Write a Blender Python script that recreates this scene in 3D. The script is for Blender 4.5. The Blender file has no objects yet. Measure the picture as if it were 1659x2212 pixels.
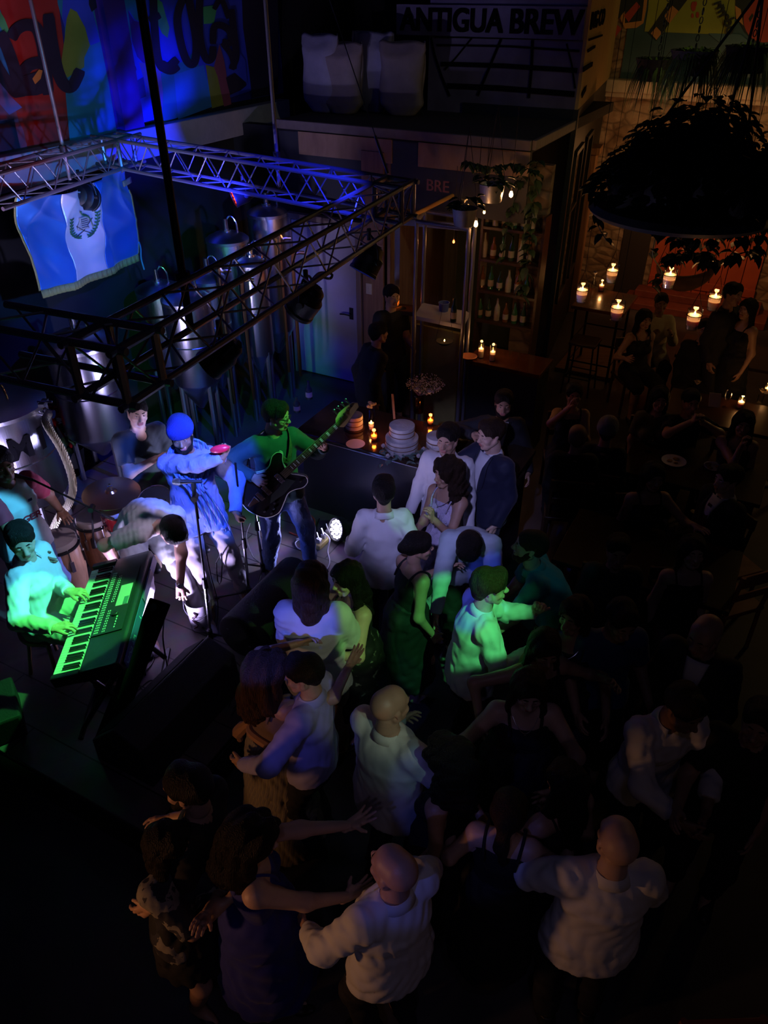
import bpy, bmesh, math, random
import numpy as np
from mathutils import Vector, Matrix, Quaternion
random.seed(7); rng = np.random.default_rng(7)
PI = math.pi; R = math.radians
SC = bpy.context.scene; COL = SC.collection
V = Vector

# ------------------------------------------------------------------ camera
FPX, PITCH, CAMH = 1640.0, R(35), 4.7
cam_d = bpy.data.cameras.new('camera'); cam = bpy.data.objects.new('camera', cam_d); COL.objects.link(cam)
cam.location = (0, 0, CAMH); cam.rotation_euler = (PI/2 - PITCH, 0, 0)
cam_d.sensor_fit = 'VERTICAL'; cam_d.sensor_height = 24; cam_d.lens = 24*FPX/2212; cam_d.clip_start = .05
SC.camera = cam

def P(px, py, z):
    """where the sight line through a photograph point meets the level z"""
    v = (1106-py)/FPX; u = (px-829.5)/FPX
    d = (CAMH-z)/(math.sin(PITCH)-v*math.cos(PITCH))
    return V((u*d, d*(math.cos(PITCH)+v*math.sin(PITCH)), z))
def PY(px, py, y):
    """the same sight line where it is y metres in front"""
    v = (1106-py)/FPX; u = (px-829.5)/FPX
    d = y/(math.cos(PITCH)+v*math.sin(PITCH))
    return V((u*d, y, CAMH-d*(math.sin(PITCH)-v*math.cos(PITCH))))

def RAY(px, py):
    v = (1106-py)/FPX; u = (px-829.5)/FPX
    return V((u, math.cos(PITCH)+v*math.sin(PITCH), -(math.sin(PITCH)-v*math.cos(PITCH))))
def RP(px, py, p0, n):
    """where a sight line meets a wall plane"""
    d = RAY(px, py); c = V((0, 0, CAMH)); t = (V(p0)-c).dot(V(n))/d.dot(V(n)); return c+d*t

# ------------------------------------------------------------------ world, exposure
w = bpy.data.worlds.new('night'); SC.world = w; w.use_nodes = True
w.node_tree.nodes['Background'].inputs[0].default_value = (.10, .12, .25, 1)
w.node_tree.nodes['Background'].inputs[1].default_value = .0045
SC.view_settings.view_transform = 'Standard'; SC.view_settings.look = 'None'
SC.view_settings.exposure = 0; SC.view_settings.gamma = 1; SC.view_settings.use_curve_mapping = False
try:
    SC.cycles.use_denoising = True; SC.cycles.max_bounces = 5; SC.cycles.diffuse_bounces = 2
    SC.cycles.glossy_bounces = 3; SC.cycles.transmission_bounces = 5; SC.cycles.transparent_max_bounces = 8
    SC.cycles.sample_clamp_indirect = 4; SC.cycles.caustics_reflective = False; SC.cycles.caustics_refractive = False
except Exception: pass

# room axes: E1 runs along the bar, E2 away along the mural wall
E1 = V((.883, -.469, 0)); E2 = V((.469, .883, 0)); UP = V((0, 0, 1))

# ------------------------------------------------------------------ lights: lamps of the place and added spots without a fixture
def light(kind, name, loc, col, power, size=.05, target=None, angle=40, blend=.2):
    d = bpy.data.lights.new(name, kind); d.color = col; d.energy = power
    if kind == 'SPOT': d.spot_size = R(angle); d.spot_blend = blend
    d.shadow_soft_size = size
    o = bpy.data.objects.new(name, d); COL.objects.link(o); o.location = loc
    if target is not None: o.rotation_euler = (V(target)-V(loc)).to_track_quat('-Z', 'Y').to_euler()
    return o
GREEN = (.08, 1, .16); BLUE = (.03, .05, 1); VIOL = (.52, .42, 1); CYAN = (.08, .55, 1)
FR = V((-1.0, 3.92, 2.74)); RB = V((.12, 4.95, 3.0)); HR = V((1.6, .8, 5.6)); HL = V((-1.6, -.9, 4.5)); FLP = P(742, 1142, .42)
# floor lights: violet white, two assumed; then added spots on the flag, no fixture
light('SPOT', 'floor_beam', FLP + V((-.10, -.075, .045)), (.5, .48, 1), 190, .05, FLP + V((-.75, -.15, .33)), 100, .5)
light('POINT', 'floor_spill', FLP + V((-.09, -.16, .09)), VIOL, 1.0, .05)
light('SPOT', 'assumed_floor_beam', V((-1.84, 4.24, .44)), (.62, .5, 1), 200, .05, V((-1.65, 4.7, .95)), 105, .6)  # beam of the assumed, unseen floor light behind the keyboard
light('SPOT', 'assumed_tank_beam', V((-3.05, 4.6, .6)), (.55, .48, 1), 230, .08, V((-3.2, 5.9, 1.3)), 85, .4)  # assumed floor lamp lighting the tanks, no fixture built
light('SPOT', 'flag_violet', V((-3.6, 5.1, 1.7)), (.62, .5, 1), 170, .06, V((-2.9, 6.3, 2.75)), 50, .5)  # added spot grazing the flag, above floor level
light('SPOT', 'flag_blue', V((-1.0, 5.3, 2.95)), (.05, .25, 1), 260, .04, V((-2.2, 6.6, 2.8)), 36, .3)
light('SPOT', 'flag_green', V((-1.5, 3.6, 2.2)), (.1, .9, .5), 60, .04, V((-2.3, 6.4, 2.3)), 22, .3)
# green spots: truss heads, and stand-ins for unseen club lights
light('SPOT', 'green_keys', FR, GREEN, 400, .03, V((-2.1, 3.8, 1.14)), 27, .1)
light('SPOT', 'cyan_keys', FR + V((0, .05, .02)), (.08, .55, .8), 300, .03, V((-2.62, 4.12, 1.45)), 27, .12)
light('SPOT', 'green_bass', RB, GREEN, 110, .03, V((-.78, 5.5, 1.75)), 26, .15)
light('SPOT', 'green_guest', HR, (.12, 1, .25), 900, .03, V((.58, 3.68, 1.35)), 8, .1)
light('SPOT', 'blue_guest', HL, (.05, .08, 1), 500, .03, V((.5, 3.62, 1.5)), 4.5, .3)
light('SPOT', 'green_woman', V((2.3, 1.0, 4.8)), (.3, 1, .2), 330, .03, V((-.08, 3.75, 1.3)), 8.5, .15)
light('SPOT', 'green_boy', V((2.4, 1.0, 4.8)), (.3, 1, .25), 260, .03, V((.25, 4.75, 1.48)), 5.5, .15)
light('SPOT', 'green_polo', HR + V((0, .1, .05)), (.05, .7, .8), 45, .03, V((1.2, 4.5, 1.2)), 9, .3)
light('SPOT', 'green_bucket', FR, GREEN, 60, .03, V((-1.8, 7.6, 1.0)), 30, .3)
# blue, pale and tank spots: stand-ins for club lights, some in open air
light('SPOT', 'blue_singer', FR + V((.1, 0, .05)), (.05, .14, 1), 420, .03, V((-1.45, 5.05, 1.6)), 34, .3)
light('SPOT', 'blue_mural', V((-1.0, 6.5, 3.0)), (.01, .02, 1), 1300, .04, RP(300, 235, (-2.81, 9.33, 0), E1), 32, 1)
light('SPOT', 'teal_mural', V((-1.6, 5.6, 4.0)), (.02, .3, .55), 110, .04, RP(230, 200, (-2.81, 9.33, 0), E1), 50, 1)
light('SPOT', 'blue_truss', V((-.15, 5.2, 4.15)), (.02, .03, 1), 520, .03, V((-.75, 6.1, 3.3)), 58, .7)  # added above the rear truss span to light it, no fixture
light('SPOT', 'blue_blazer', HL, (.08, .12, 1), 950, .03, V((-.52, 3.66, 1.3)), 6.5, .4)
light('SPOT', 'blue_near', HL, (.1, .14, 1), 60, .03, V((.35, 2.2, 1.3)), 10, .3)
light('SPOT', 'blue_lavender', HL, (.12, .14, 1), 90, .03, V((-.35, 2.9, 1.2)), 7, .3)
light('SPOT', 'pale_blazer', V((2.0, -1.0, 4.6)), (.8, .9, .6), 120, .05, V((-.4, 3.5, 1.1)), 9.5, .5)
light('SPOT', 'violet_bar', V((-.3, 1.2, 4.4)), (.42, .4, 1), 380, .05, V((.4, 5.1, 1.4)), 20, .5)
light('SPOT', 'tanks_blue', V((.2, 5.6, 2.9)), (.12, .2, 1), 420, .06, V((-1.7, 9.0, 1.7)), 34, .5)  # added to put streaks on the steel tanks
light('SPOT', 'tanks_green', V((-1.6, 4.4, 2.8)), (.1, 1, .35), 160, .05, V((-2.1, 8.2, 1.4)), 34, .5)
# red lamp of the truss, and an added pink spot without a fixture
light('SPOT', 'red_lamp', V((-1.4, 6.35, 3.0)), (1, .06, .03), 35, .04, V((-3.8, 7.7, 4.2)), 56, .9)
light('SPOT', 'pink_truss', V((-3.2, 5.6, 2.4)), (1, .35, .8), 45, .04, V((-2.9, 6.2, 3.4)), 50, .6)
# added fill lights without fixtures, imitating house spill and unseen lamps
light('AREA', 'house_violet', V((.5, 0, 6.0)), (.5, .45, 1), 1.8, .8, V((.6, 5, 1)))
light('POINT', 'house_warm', V((1.6, -.6, 2.0)), (1, .55, .3), 1.6, .3)
light('SPOT', 'house_bluewall', V((.5, 6.6, 6.2)), (.2, .2, 1), 12, .2, V((.3, 10.8, 3.4)), 75, .8)
light('POINT', 'right_warm', V((7.2, 9.0, 3.9)), (1, .62, .22), 24, .2)  # unseen warm point added off right for the ochre wall and mural
light('SPOT', 'door_fill', PY(1500, 400, 11.0), (1, .42, .16), 60, .1, V((5.3, 13.2, 1.7)), 110, .4)  # added in open air to light the red door, no lamp there
light('POINT', 'stone_wall_warm', PY(1400, 330, 12.2), (1, .45, .15), 5, .1)  # warm point at the stone wall, without a fixture
light('SPOT', 'tanks_warm', V((1.0, 6.9, 2.6)), (1, .45, .15), 90, .05, V((-1.3, 9.3, 1.6)), 30, .5)
light('SPOT', 'warm_left', V((-2.9, .9, 1.5)), (1, .42, .16), 48, .1, V((-1.0, 1.9, 1.25)), 50, .6)
light('SPOT', 'violet_front', V((-.4, -.6, 4.4)), (.6, .5, 1), 10, .1, V((-.3, 2.0, 1.2)), 45, .6)
light('SPOT', 'teal_bald', V((1.2, -.4, 5.2)), (.45, .9, .8), 55, .05, V((.12, 2.75, 1.3)), 8, .4)
light('SPOT', 'drum_violet', V((-.5, 3.9, 3.0)), (.85, .65, 1), 90, .05, V((-2.35, 5.45, .95)), 34, .4)
light('SPOT', 'mural_warm', V((6.2, 7.6, 5.6)), (1, .75, .3), 95, .2, V((6.0, 12.2, 4.4)), 56, .6)
light('SPOT', 'fern_warm', V((4.6, 4.6, 5.3)), (1, .9, .45), 70, .1, V((3.2, 6.6, 4.2)), 36, .5)


# ------------------------------------------------------------------ materials
MATS = {}
def mat(name, col, rough=.6, metal=0, bump=0, bscale=40, var=0, vscale=8, coat=0, emit=None, estr=1, trans=0, ior=1.45, sheen=0, kind='noise', spec=.5, stretch=(1, 1, 1)):
    if name in MATS: return MATS[name]
    m = bpy.data.materials.new(name); m.use_nodes = True; nt = m.node_tree; N = nt.nodes; L = nt.links
    b = N['Principled BSDF']; c = tuple(col)+(1,)
    b.inputs['Base Color'].default_value = c; b.inputs['Roughness'].default_value = rough; b.inputs['Metallic'].default_value = metal
    b.inputs['Specular IOR Level'].default_value = spec
    if coat: b.inputs['Coat Weight'].default_value = coat; b.inputs['Coat Roughness'].default_value = .08
    if sheen: b.inputs['Sheen Weight'].default_value = sheen
    if trans: b.inputs['Transmission Weight'].default_value = trans; b.inputs['IOR'].default_value = ior
    if emit: b.inputs['Emission Color'].default_value = tuple(emit)+(1,); b.inputs['Emission Strength'].default_value = estr
    tc = N.new('ShaderNodeTexCoord'); mp = N.new('ShaderNodeMapping'); L.new(tc.outputs['Object'], mp.inputs[0]); mp.inputs['Scale'].default_value = stretch
    if var:
        n = N.new('ShaderNodeTexNoise'); n.inputs['Scale'].default_value = vscale; n.inputs['Detail'].default_value = 5; L.new(mp.outputs[0], n.inputs[0])
        r = N.new('ShaderNodeMapRange'); r.inputs[1].default_value = .3; r.inputs[2].default_value = .7; r.inputs[3].default_value = 1-var; r.inputs[4].default_value = 1+var; L.new(n.outputs[0], r.inputs[0])
        x = N.new('ShaderNodeMix'); x.data_type = 'RGBA'; x.blend_type = 'MULTIPLY'; x.inputs[0].default_value = 1; x.inputs[6].default_value = c
        L.new(r.outputs[0], x.inputs[7]); L.new(x.outputs[2], b.inputs['Base Color'])
    if bump:
        if kind == 'wave':
            n = N.new('ShaderNodeTexWave'); n.inputs['Scale'].default_value = bscale; n.inputs['Distortion'].default_value = 4; n.inputs['Detail'].default_value = 2
        elif kind == 'fold':
            n = N.new('ShaderNodeTexNoise'); n.noise_type = 'RIDGED_MULTIFRACTAL'; n.inputs['Scale'].default_value = bscale; n.inputs['Detail'].default_value = 2; n.inputs['Distortion'].default_value = .8; mp.inputs['Scale'].default_value = (1, 1, .55)
        elif kind == 'brick':
            n = N.new('ShaderNodeTexBrick'); n.inputs['Scale'].default_value = bscale
        else:
            n = N.new('ShaderNodeTexNoise'); n.inputs['Scale'].default_value = bscale; n.inputs['Detail'].default_value = 4
        L.new(mp.outputs[0], n.inputs[0]); u = N.new('ShaderNodeBump'); u.inputs['Strength'].default_value = bump; u.inputs['Distance'].default_value = .02
        L.new(n.outputs[0], u.inputs['Height']); L.new(u.outputs[0], b.inputs['Normal'])
    MATS[name] = m; return m
def ramp_mat(name, stops, rough=.7, scale=3, coord='Object', tex='noise', bump=.3, stretch=(1, 1, 1), interp='LINEAR'):
    m = mat(name, stops[0][1], rough); N = m.node_tree.nodes; L = m.node_tree.links; b = N['Principled BSDF']
    tc = N['Texture Coordinate']; mp = N['Mapping']; mp.inputs['Scale'].default_value = stretch; L.new(tc.outputs[coord], mp.inputs[0])
    if tex == 'noise': t = N.new('ShaderNodeTexNoise'); t.inputs['Detail'].default_value = 6
    elif tex == 'voronoi': t = N.new('ShaderNodeTexVoronoi')
    elif tex == 'wave': t = N.new('ShaderNodeTexWave')
    t.inputs['Scale'].default_value = scale; L.new(mp.outputs[0], t.inputs[0])
    r = N.new('ShaderNodeValToRGB'); r.color_ramp.interpolation = interp
    while len(r.color_ramp.elements) < len(stops): r.color_ramp.elements.new(.5)
    for e, (p_, c_) in zip(r.color_ramp.elements, stops): e.position = p_; e.color = tuple(c_)+(1,)
    o = t.outputs['Color'] if tex == 'voronoi' else t.outputs[0]
    L.new(o, r.inputs[0]); L.new(r.outputs[0], b.inputs['Base Color'])
    if bump:
        u = N.new('ShaderNodeBump'); u.inputs['Strength'].default_value = bump; u.inputs['Distance'].default_value = .03
        L.new(t.outputs[0], u.inputs['Height']); L.new(u.outputs[0], b.inputs['Normal'])
    return m
def thin_glass(n, tint=(1, 1, 1), fac=.10):
    m = mat(n, tint, .03); nt = m.node_tree; N = nt.nodes; t = N.new('ShaderNodeBsdfTransparent'); t.inputs[0].default_value = tuple(tint)+(1,); g = N.new('ShaderNodeBsdfGlossy'); g.inputs['Roughness'].default_value = .03
    f = N.new('ShaderNodeLayerWeight'); f.inputs[0].default_value = .25; r = N.new('ShaderNodeMath'); r.operation = 'MULTIPLY_ADD'; r.inputs[1].default_value = .5; r.inputs[2].default_value = fac*.4; nt.links.new(f.outputs['Fresnel'], r.inputs[0])
    x = N.new('ShaderNodeMixShader'); nt.links.new(r.outputs[0], x.inputs[0]); nt.links.new(t.outputs[0], x.inputs[1]); nt.links.new(g.outputs[0], x.inputs[2]); nt.links.new(x.outputs[0], N['Material Output'].inputs['Surface']); return m
BLACK = mat('black_metal', (.012, .012, .014), .45, .3); BLACKP = mat('black_plastic', (.012, .012, .013), .4, 0, .15, 200)
CHROME = mat('chrome', (.75, .75, .78), .16, 1); STEEL = mat('brushed_steel', (.55, .56, .6), .2, 1, .12, 6, stretch=(30, 30, 1))
ALU = mat('aluminium', (.26, .26, .29), .34, .6); DARKALU = mat('dark_aluminium', (.25, .25, .27), .4, 1)
WHITE = mat('white_paint', (.7, .7, .7), .6, 0, .1, 30, .06); GLASS = thin_glass('glass', (.96, .97, .97))
WOODD = mat('dark_wood', (.055, .028, .016), .35, 0, .15, 6, .35, 5, stretch=(1, 12, 12)); CABLE = mat('black_rubber', (.012, .012, .012), .5)
WAX = mat('candle_wax', (.9, .82, .7), .5); WAX.node_tree.nodes['Principled BSDF'].inputs['Subsurface Weight'].default_value = .3
FLAME = mat('candle_flame', (1, .6, .2), .5, emit=(1, .5, .12), estr=28)
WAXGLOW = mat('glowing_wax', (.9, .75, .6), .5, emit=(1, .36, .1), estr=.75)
PLATE = mat('white_china', (.7, .7, .72), .25); DARK = mat('dark_paint', (.012, .013, .016), .6, 0, .1, 20)

# ------------------------------------------------------------------ mesh builder
class MB:
    def __init__(s): s.v = []; s.f = []; s.mi = []; s.m = 0
    def add(s, vs, fs):
        b = len(s.v); s.v += [tuple(v) for v in vs]; s.f += [tuple(b+i for i in f) for f in fs]; s.mi += [s.m]*len(fs); return s
    def box(s, c, size, rot=None, taper=1):
        x, y, z = [a/2 for a in size]; q = [V((i*x*(taper if k > 0 else 1), j*y*(taper if k > 0 else 1), k*z)) for k in (-1, 1) for j in (-1, 1) for i in (-1, 1)]
        if rot is not None: q = [rot @ a for a in q]
        return s.add([a+V(c) for a in q], [(0, 2, 3, 1), (4, 5, 7, 6), (0, 1, 5, 4), (1, 3, 7, 5), (3, 2, 6, 7), (2, 0, 4, 6)])
    def obox(s, a, ax, ay, az):
        """box from a corner and three edge vectors"""
        a = V(a); q = [a+i*V(ax)+j*V(ay)+k*V(az) for k in (0, 1) for j in (0, 1) for i in (0, 1)]
        return s.add(q, [(0, 2, 3, 1), (4, 5, 7, 6), (0, 1, 5, 4), (1, 3, 7, 5), (3, 2, 6, 7), (2, 0, 4, 6)])
    def ring(s, c, n, r, k, ref=None):
        n = V(n).normalized(); a = V(ref) if ref is not None else (V((0, 0, 1)) if abs(n.z) < .9 else V((1, 0, 0)))
        u = n.cross(a).normalized(); w_ = n.cross(u); return [V(c)+r*(math.cos(2*PI*i/k)*u+math.sin(2*PI*i/k)*w_) for i in range(k)]
    def cyl(s, a, b, r, r2=None, k=10, caps=True):
        a, b = V(a), V(b); r2 = r if r2 is None else r2; n = b-a
        q = s.ring(a, n, r, k)+s.ring(b, n, r2, k); f = [(i, (i+1) % k, k+(i+1) % k, k+i) for i in range(k)]
        if caps: f += [tuple(range(k-1, -1, -1)), tuple(range(k, 2*k))]
        return s.add(q, f)
    def tube(s, pts, r, k=6, closed=False):
        pts = [V(p_) for p_ in pts]; n = len(pts); q = []; rr = r if isinstance(r, (list, tuple)) else [r]*n; ref = None
        for i, p_ in enumerate(pts):
            t = (pts[(i+1) % n]-pts[i-1]) if closed or 0 < i < n-1 else (pts[1]-pts[0] if i == 0 else pts[-1]-pts[-2])
            t = t.normalized() if t.length > 1e-9 else V((0, 0, 1))
            if ref is None: ref = V((0, 0, 1)) if abs(t.z) < .8 else V((1, 0, 0))
            u = t.cross(ref).normalized(); ref = u.cross(t).normalized(); w_ = ref
            q += [p_+rr[i]*(math.cos(2*PI*j/k)*u+math.sin(2*PI*j/k)*w_) for j in range(k)]
        f = [(i*k+j, i*k+(j+1) % k, ((i+1) % n)*k+(j+1) % k, ((i+1) % n)*k+j) for i in range(n if closed else n-1) for j in range(k)]
        if not closed: f += [tuple(range(k-1, -1, -1)), tuple(range((n-1)*k, n*k))]
        return s.add(q, f)
    def lathe(s, prof, c=(0, 0, 0), k=24, ax=None):
        """prof: list of (r,z)"""
        rot = V((0, 0, 1)).rotation_difference(V(ax)).to_matrix() if ax is not None else Matrix.Identity(3); q = []
        for r, z in prof: q += [rot @ V((r*math.cos(2*PI*j/k), r*math.sin(2*PI*j/k), z))+V(c) for j in range(k)]
        f = [(i*k+j, i*k+(j+1) % k, (i+1)*k+(j+1) % k, (i+1)*k+j) for i in range(len(prof)-1) for j in range(k)]
        if prof[0][0] > 1e-4: f.append(tuple(range(k-1, -1, -1)))
        if prof[-1][0] > 1e-4: f.append(tuple(range((len(prof)-1)*k, len(prof)*k)))
        return s.add(q, f)
    def ball(s, c, r, k=10, rot=None):
        r = V((r, r, r)) if not hasattr(r, '__len__') else V(r); q = []; n = max(4, k//2+1)
        for i in range(n+1):
            t = PI*i/n
            for j in range(k):
                p_ = V((r.x*math.sin(t)*math.cos(2*PI*j/k), r.y*math.sin(t)*math.sin(2*PI*j/k), -r.z*math.cos(t)))
                q.append((rot @ p_ if rot is not None else p_)+V(c))
        return s.add(q, [(i*k+j, i*k+(j+1) % k, (i+1)*k+(j+1) % k, (i+1)*k+j) for i in range(n) for j in range(k)])
    def prism(s, poly, n):
        """poly: 3D outline, n: extrusion vector"""
        k = len(poly); q = [V(p_) for p_ in poly]+[V(p_)+V(n) for p_ in poly]
        return s.add(q, [tuple(range(k-1, -1, -1)), tuple(range(k, 2*k))]+[(i, (i+1) % k, k+(i+1) % k, k+i) for i in range(k)])
    def grid(s, fn, nu, nv):
        q = [fn(i/nu, j/nv) for j in range(nv+1) for i in range(nu+1)]
        return s.add(q, [(j*(nu+1)+i, j*(nu+1)+i+1, (j+1)*(nu+1)+i+1, (j+1)*(nu+1)+i) for j in range(nv) for i in range(nu)])
    def build(s, name, m, parent=None, smooth=True, bevel=0, solid=0, subsurf=0, angle=40):
        me = bpy.data.meshes.new(name); me.from_pydata(s.v, [], s.f)
        ms = m if isinstance(m, (list, tuple)) else [m]
        for x in ms: me.materials.append(x)
        if len(ms) > 1: me.polygons.foreach_set('material_index', s.mi)
        bm = bmesh.new(); bm.from_mesh(me); bmesh.ops.recalc_face_normals(bm, faces=bm.faces)
        if smooth:
            for f in bm.faces: f.smooth = True
            for e in bm.edges: e.smooth = not (len(e.link_faces) == 2 and e.calc_face_angle(0) > R(angle))
        bm.to_mesh(me); bm.free(); me.update()
        o = bpy.data.objects.new(name, me); COL.objects.link(o)
        if parent is not None: hang(o, parent)
        if solid: q = o.modifiers.new('s', 'SOLIDIFY'); q.thickness = solid; q.offset = 0
        if bevel: q = o.modifiers.new('b', 'BEVEL'); q.width = bevel; q.segments = 2; q.limit_method = 'ANGLE'
        if subsurf: q = o.modifiers.new('u', 'SUBSURF'); q.levels = subsurf; q.render_levels = subsurf
        return o
WINV = {}
def hang(o, parent):
    o.parent = parent
    if parent.name in WINV: o.matrix_parent_inverse = WINV[parent.name]
def wempty(name, label, cat, loc=(0, 0, 0), rz=0, group=None):
    '''an Empty whose parts are given in room coordinates'''
    o = empty(name, label, cat, loc, rz, group); WINV[o.name] = (Matrix.Translation(V(loc)) @ Matrix.Rotation(rz, 4, 'Z')).inverted(); return o
def tag(o, label=None, cat=None, group=None, kind=None):
    if label: o['label'] = label
    if cat: o['category'] = cat
    if group: o['group'] = group
    if kind: o['kind'] = kind
    return o
def empty(name, label, cat, loc=(0, 0, 0), rz=0, group=None, mtx=None):
    o = bpy.data.objects.new(name, None); COL.objects.link(o); o.empty_display_size = .1
    if mtx is not None: o.matrix_world = mtx
    else: o.location = loc; o.rotation_euler = (0, 0, rz)
    return tag(o, label, cat, group)
def struct(o): o['kind'] = 'structure'; return o
def copy_tree(o, label=None, loc=None, rz=None, group=None):
    c = o.copy(); COL.objects.link(c)
    for ch in o.children:
        d = ch.copy(); COL.objects.link(d); d.parent = c; d.matrix_parent_inverse = ch.matrix_parent_inverse
        for g in ch.children: e = g.copy(); COL.objects.link(e); e.parent = d; e.matrix_parent_inverse = g.matrix_parent_inverse
    if loc is not None: c.location = loc
    if rz is not None: c.rotation_euler = (0, 0, rz)
    if label: c['label'] = label
    if group: c['group'] = group
    return c
def bez(pts, n=8):
    """smooth path (Catmull-Rom) through pts"""
    p = [V(a) for a in pts]; q = [2*p[0]-p[1]]+p+[2*p[-1]-p[-2]]; out = []
    for i in range(1, len(q)-2):
        for k in range(n):
            t = k/n; out.append(.5*((2*q[i])+(q[i+1]-q[i-1])*t+(2*q[i-1]-5*q[i]+4*q[i+1]-q[i+2])*t*t+(-q[i-1]+3*q[i]-3*q[i+1]+q[i+2])*t**3))
    return out+[p[-1]]
def textmesh(s, size, depth, mtx, name, m, parent=None, bold=0, align='CENTER', xs=1, heavy=0):
    c = bpy.data.curves.new(name, 'FONT'); c.body = s; c.size = size; c.extrude = depth; c.offset = bold; c.align_x = align; c.align_y = 'CENTER'
    t = bpy.data.objects.new('tmp', c); COL.objects.link(t); dg = bpy.context.evaluated_depsgraph_get(); dg.update()
    me = bpy.data.meshes.new_from_object(t.evaluated_get(dg)); bpy.data.objects.remove(t); me.name = name
    if heavy:
        bm = bmesh.new()
        for i, (dx, dy) in enumerate(((0, 0), (1, .6), (-1, .6), (1, -.6), (-1, -.6), (1, 0), (-1, 0))): k = me.copy(); k.transform(Matrix.Translation((dx*heavy, dy*heavy, depth*.07*i))); bm.from_mesh(k); bpy.data.meshes.remove(k)
        bm.to_mesh(me); bm.free()
    me.transform(Matrix.Diagonal((xs, 1, 1, 1))); me.transform(mtx); me.materials.clear(); me.materials.append(m)
    o = bpy.data.objects.new(name, me); COL.objects.link(o)
    if parent is not None: hang(o, parent)
    return o
def frame(o, x, y, z=None):
    """matrix with origin o, x axis and y axis given"""
    x = V(x).normalized(); z_ = x.cross(V(y)).normalized(); y_ = z_.cross(x)
    return Matrix(((x.x, y_.x, z_.x, o[0]), (x.y, y_.y, z_.y, o[1]), (x.z, y_.z, z_.z, o[2]), (0, 0, 0, 1)))
# ------------------------------------------------------------------ bodies: smooth implicit surfaces turned into meshes
A_ = np.array
def rc(a, b, ra, rb=None, ax=None, k=1, clip=None):
    return (A_(a, float), A_(b, float), ra, ra if rb is None else rb, None if ax is None else A_(ax, float), k, clip)
def field(prims, res, blend=.03, cuts=(), fold=0, seed=0, keep=None):
    lo = np.min([np.minimum(p[0], p[1])-max(p[2], p[3])-.03 for p in prims], axis=0); hi = np.max([np.maximum(p[0], p[1])+max(p[2], p[3])+.03 for p in prims], axis=0)
    n = np.ceil((hi-lo)/res).astype(int)+1
    ax_ = [(lo[i]+res*np.arange(n[i])).astype(np.float32) for i in range(3)]; Fd = np.full(n, .25, np.float32)
    for a, b, ra, rb, axi, k, clip in prims:
        m = max(ra, rb)+blend+.02; l = np.maximum(((np.minimum(a, b)-m-lo)/res).astype(int), 0); h = np.minimum(((np.maximum(a, b)+m-lo)/res).astype(int)+2, n)
        X, Y, Z = np.meshgrid(ax_[0][l[0]:h[0]], ax_[1][l[1]:h[1]], ax_[2][l[2]:h[2]], indexing='ij')
        d = b-a; L2 = max(float(d@d), 1e-9); px, py, pz = X-a[0], Y-a[1], Z-a[2]
        t = np.clip((px*d[0]+py*d[1]+pz*d[2])/L2, 0, 1); ox, oy, oz = px-t*d[0], py-t*d[1], pz-t*d[2]; q = ox*ox+oy*oy+oz*oz
        if axi is not None: c = ox*axi[0]+oy*axi[1]+oz*axi[2]; q = q+(k*k-1)*c*c
        D = np.sqrt(q)-(ra+(rb-ra)*t)
        if clip is not None:
            for cp, cn in (clip if isinstance(clip, list) else [clip]): D = np.maximum(D, (X-cp[0])*cn[0]+(Y-cp[1])*cn[1]+(Z-cp[2])*cn[2])
        S = Fd[l[0]:h[0], l[1]:h[1], l[2]:h[2]]; hh = np.maximum(blend-np.abs(S-D), 0)/blend; S[...] = np.minimum(S, D)-hh*hh*blend*.25
    if fold or cuts or keep:
        X, Y, Z = np.meshgrid(*ax_, indexing='ij')
        if fold:
            r = np.random.default_rng(seed); g = np.zeros_like(Fd)
            for i in range(6):
                kx, ky, kz = r.normal(size=3)*(26, 26, 15); w_ = kx*X+ky*Y+kz*Z+r.uniform(0, 6)+2.2*np.sin(11*Z+7*X+r.uniform(0, 6)); g += .5-np.abs(np.sin(w_))
            Fd += fold*np.clip(g*.75, -1.6, 1.1)
        for a, b, ra, rb in cuts:
            a, b = A_(a), A_(b); d = b-a; L2 = float(d@d); px, py, pz = X-a[0], Y-a[1], Z-a[2]; t = np.clip((px*d[0]+py*d[1]+pz*d[2])/L2, 0, 1)
            D = np.sqrt((px-t*d[0])**2+(py-t*d[1])**2+(pz-t*d[2])**2)-(ra+(rb-ra)*t); Fd = np.maximum(Fd, -D)
        if keep: Fd = np.maximum(Fd, keep(X, Y, Z))
    return Fd, lo, res
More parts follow.
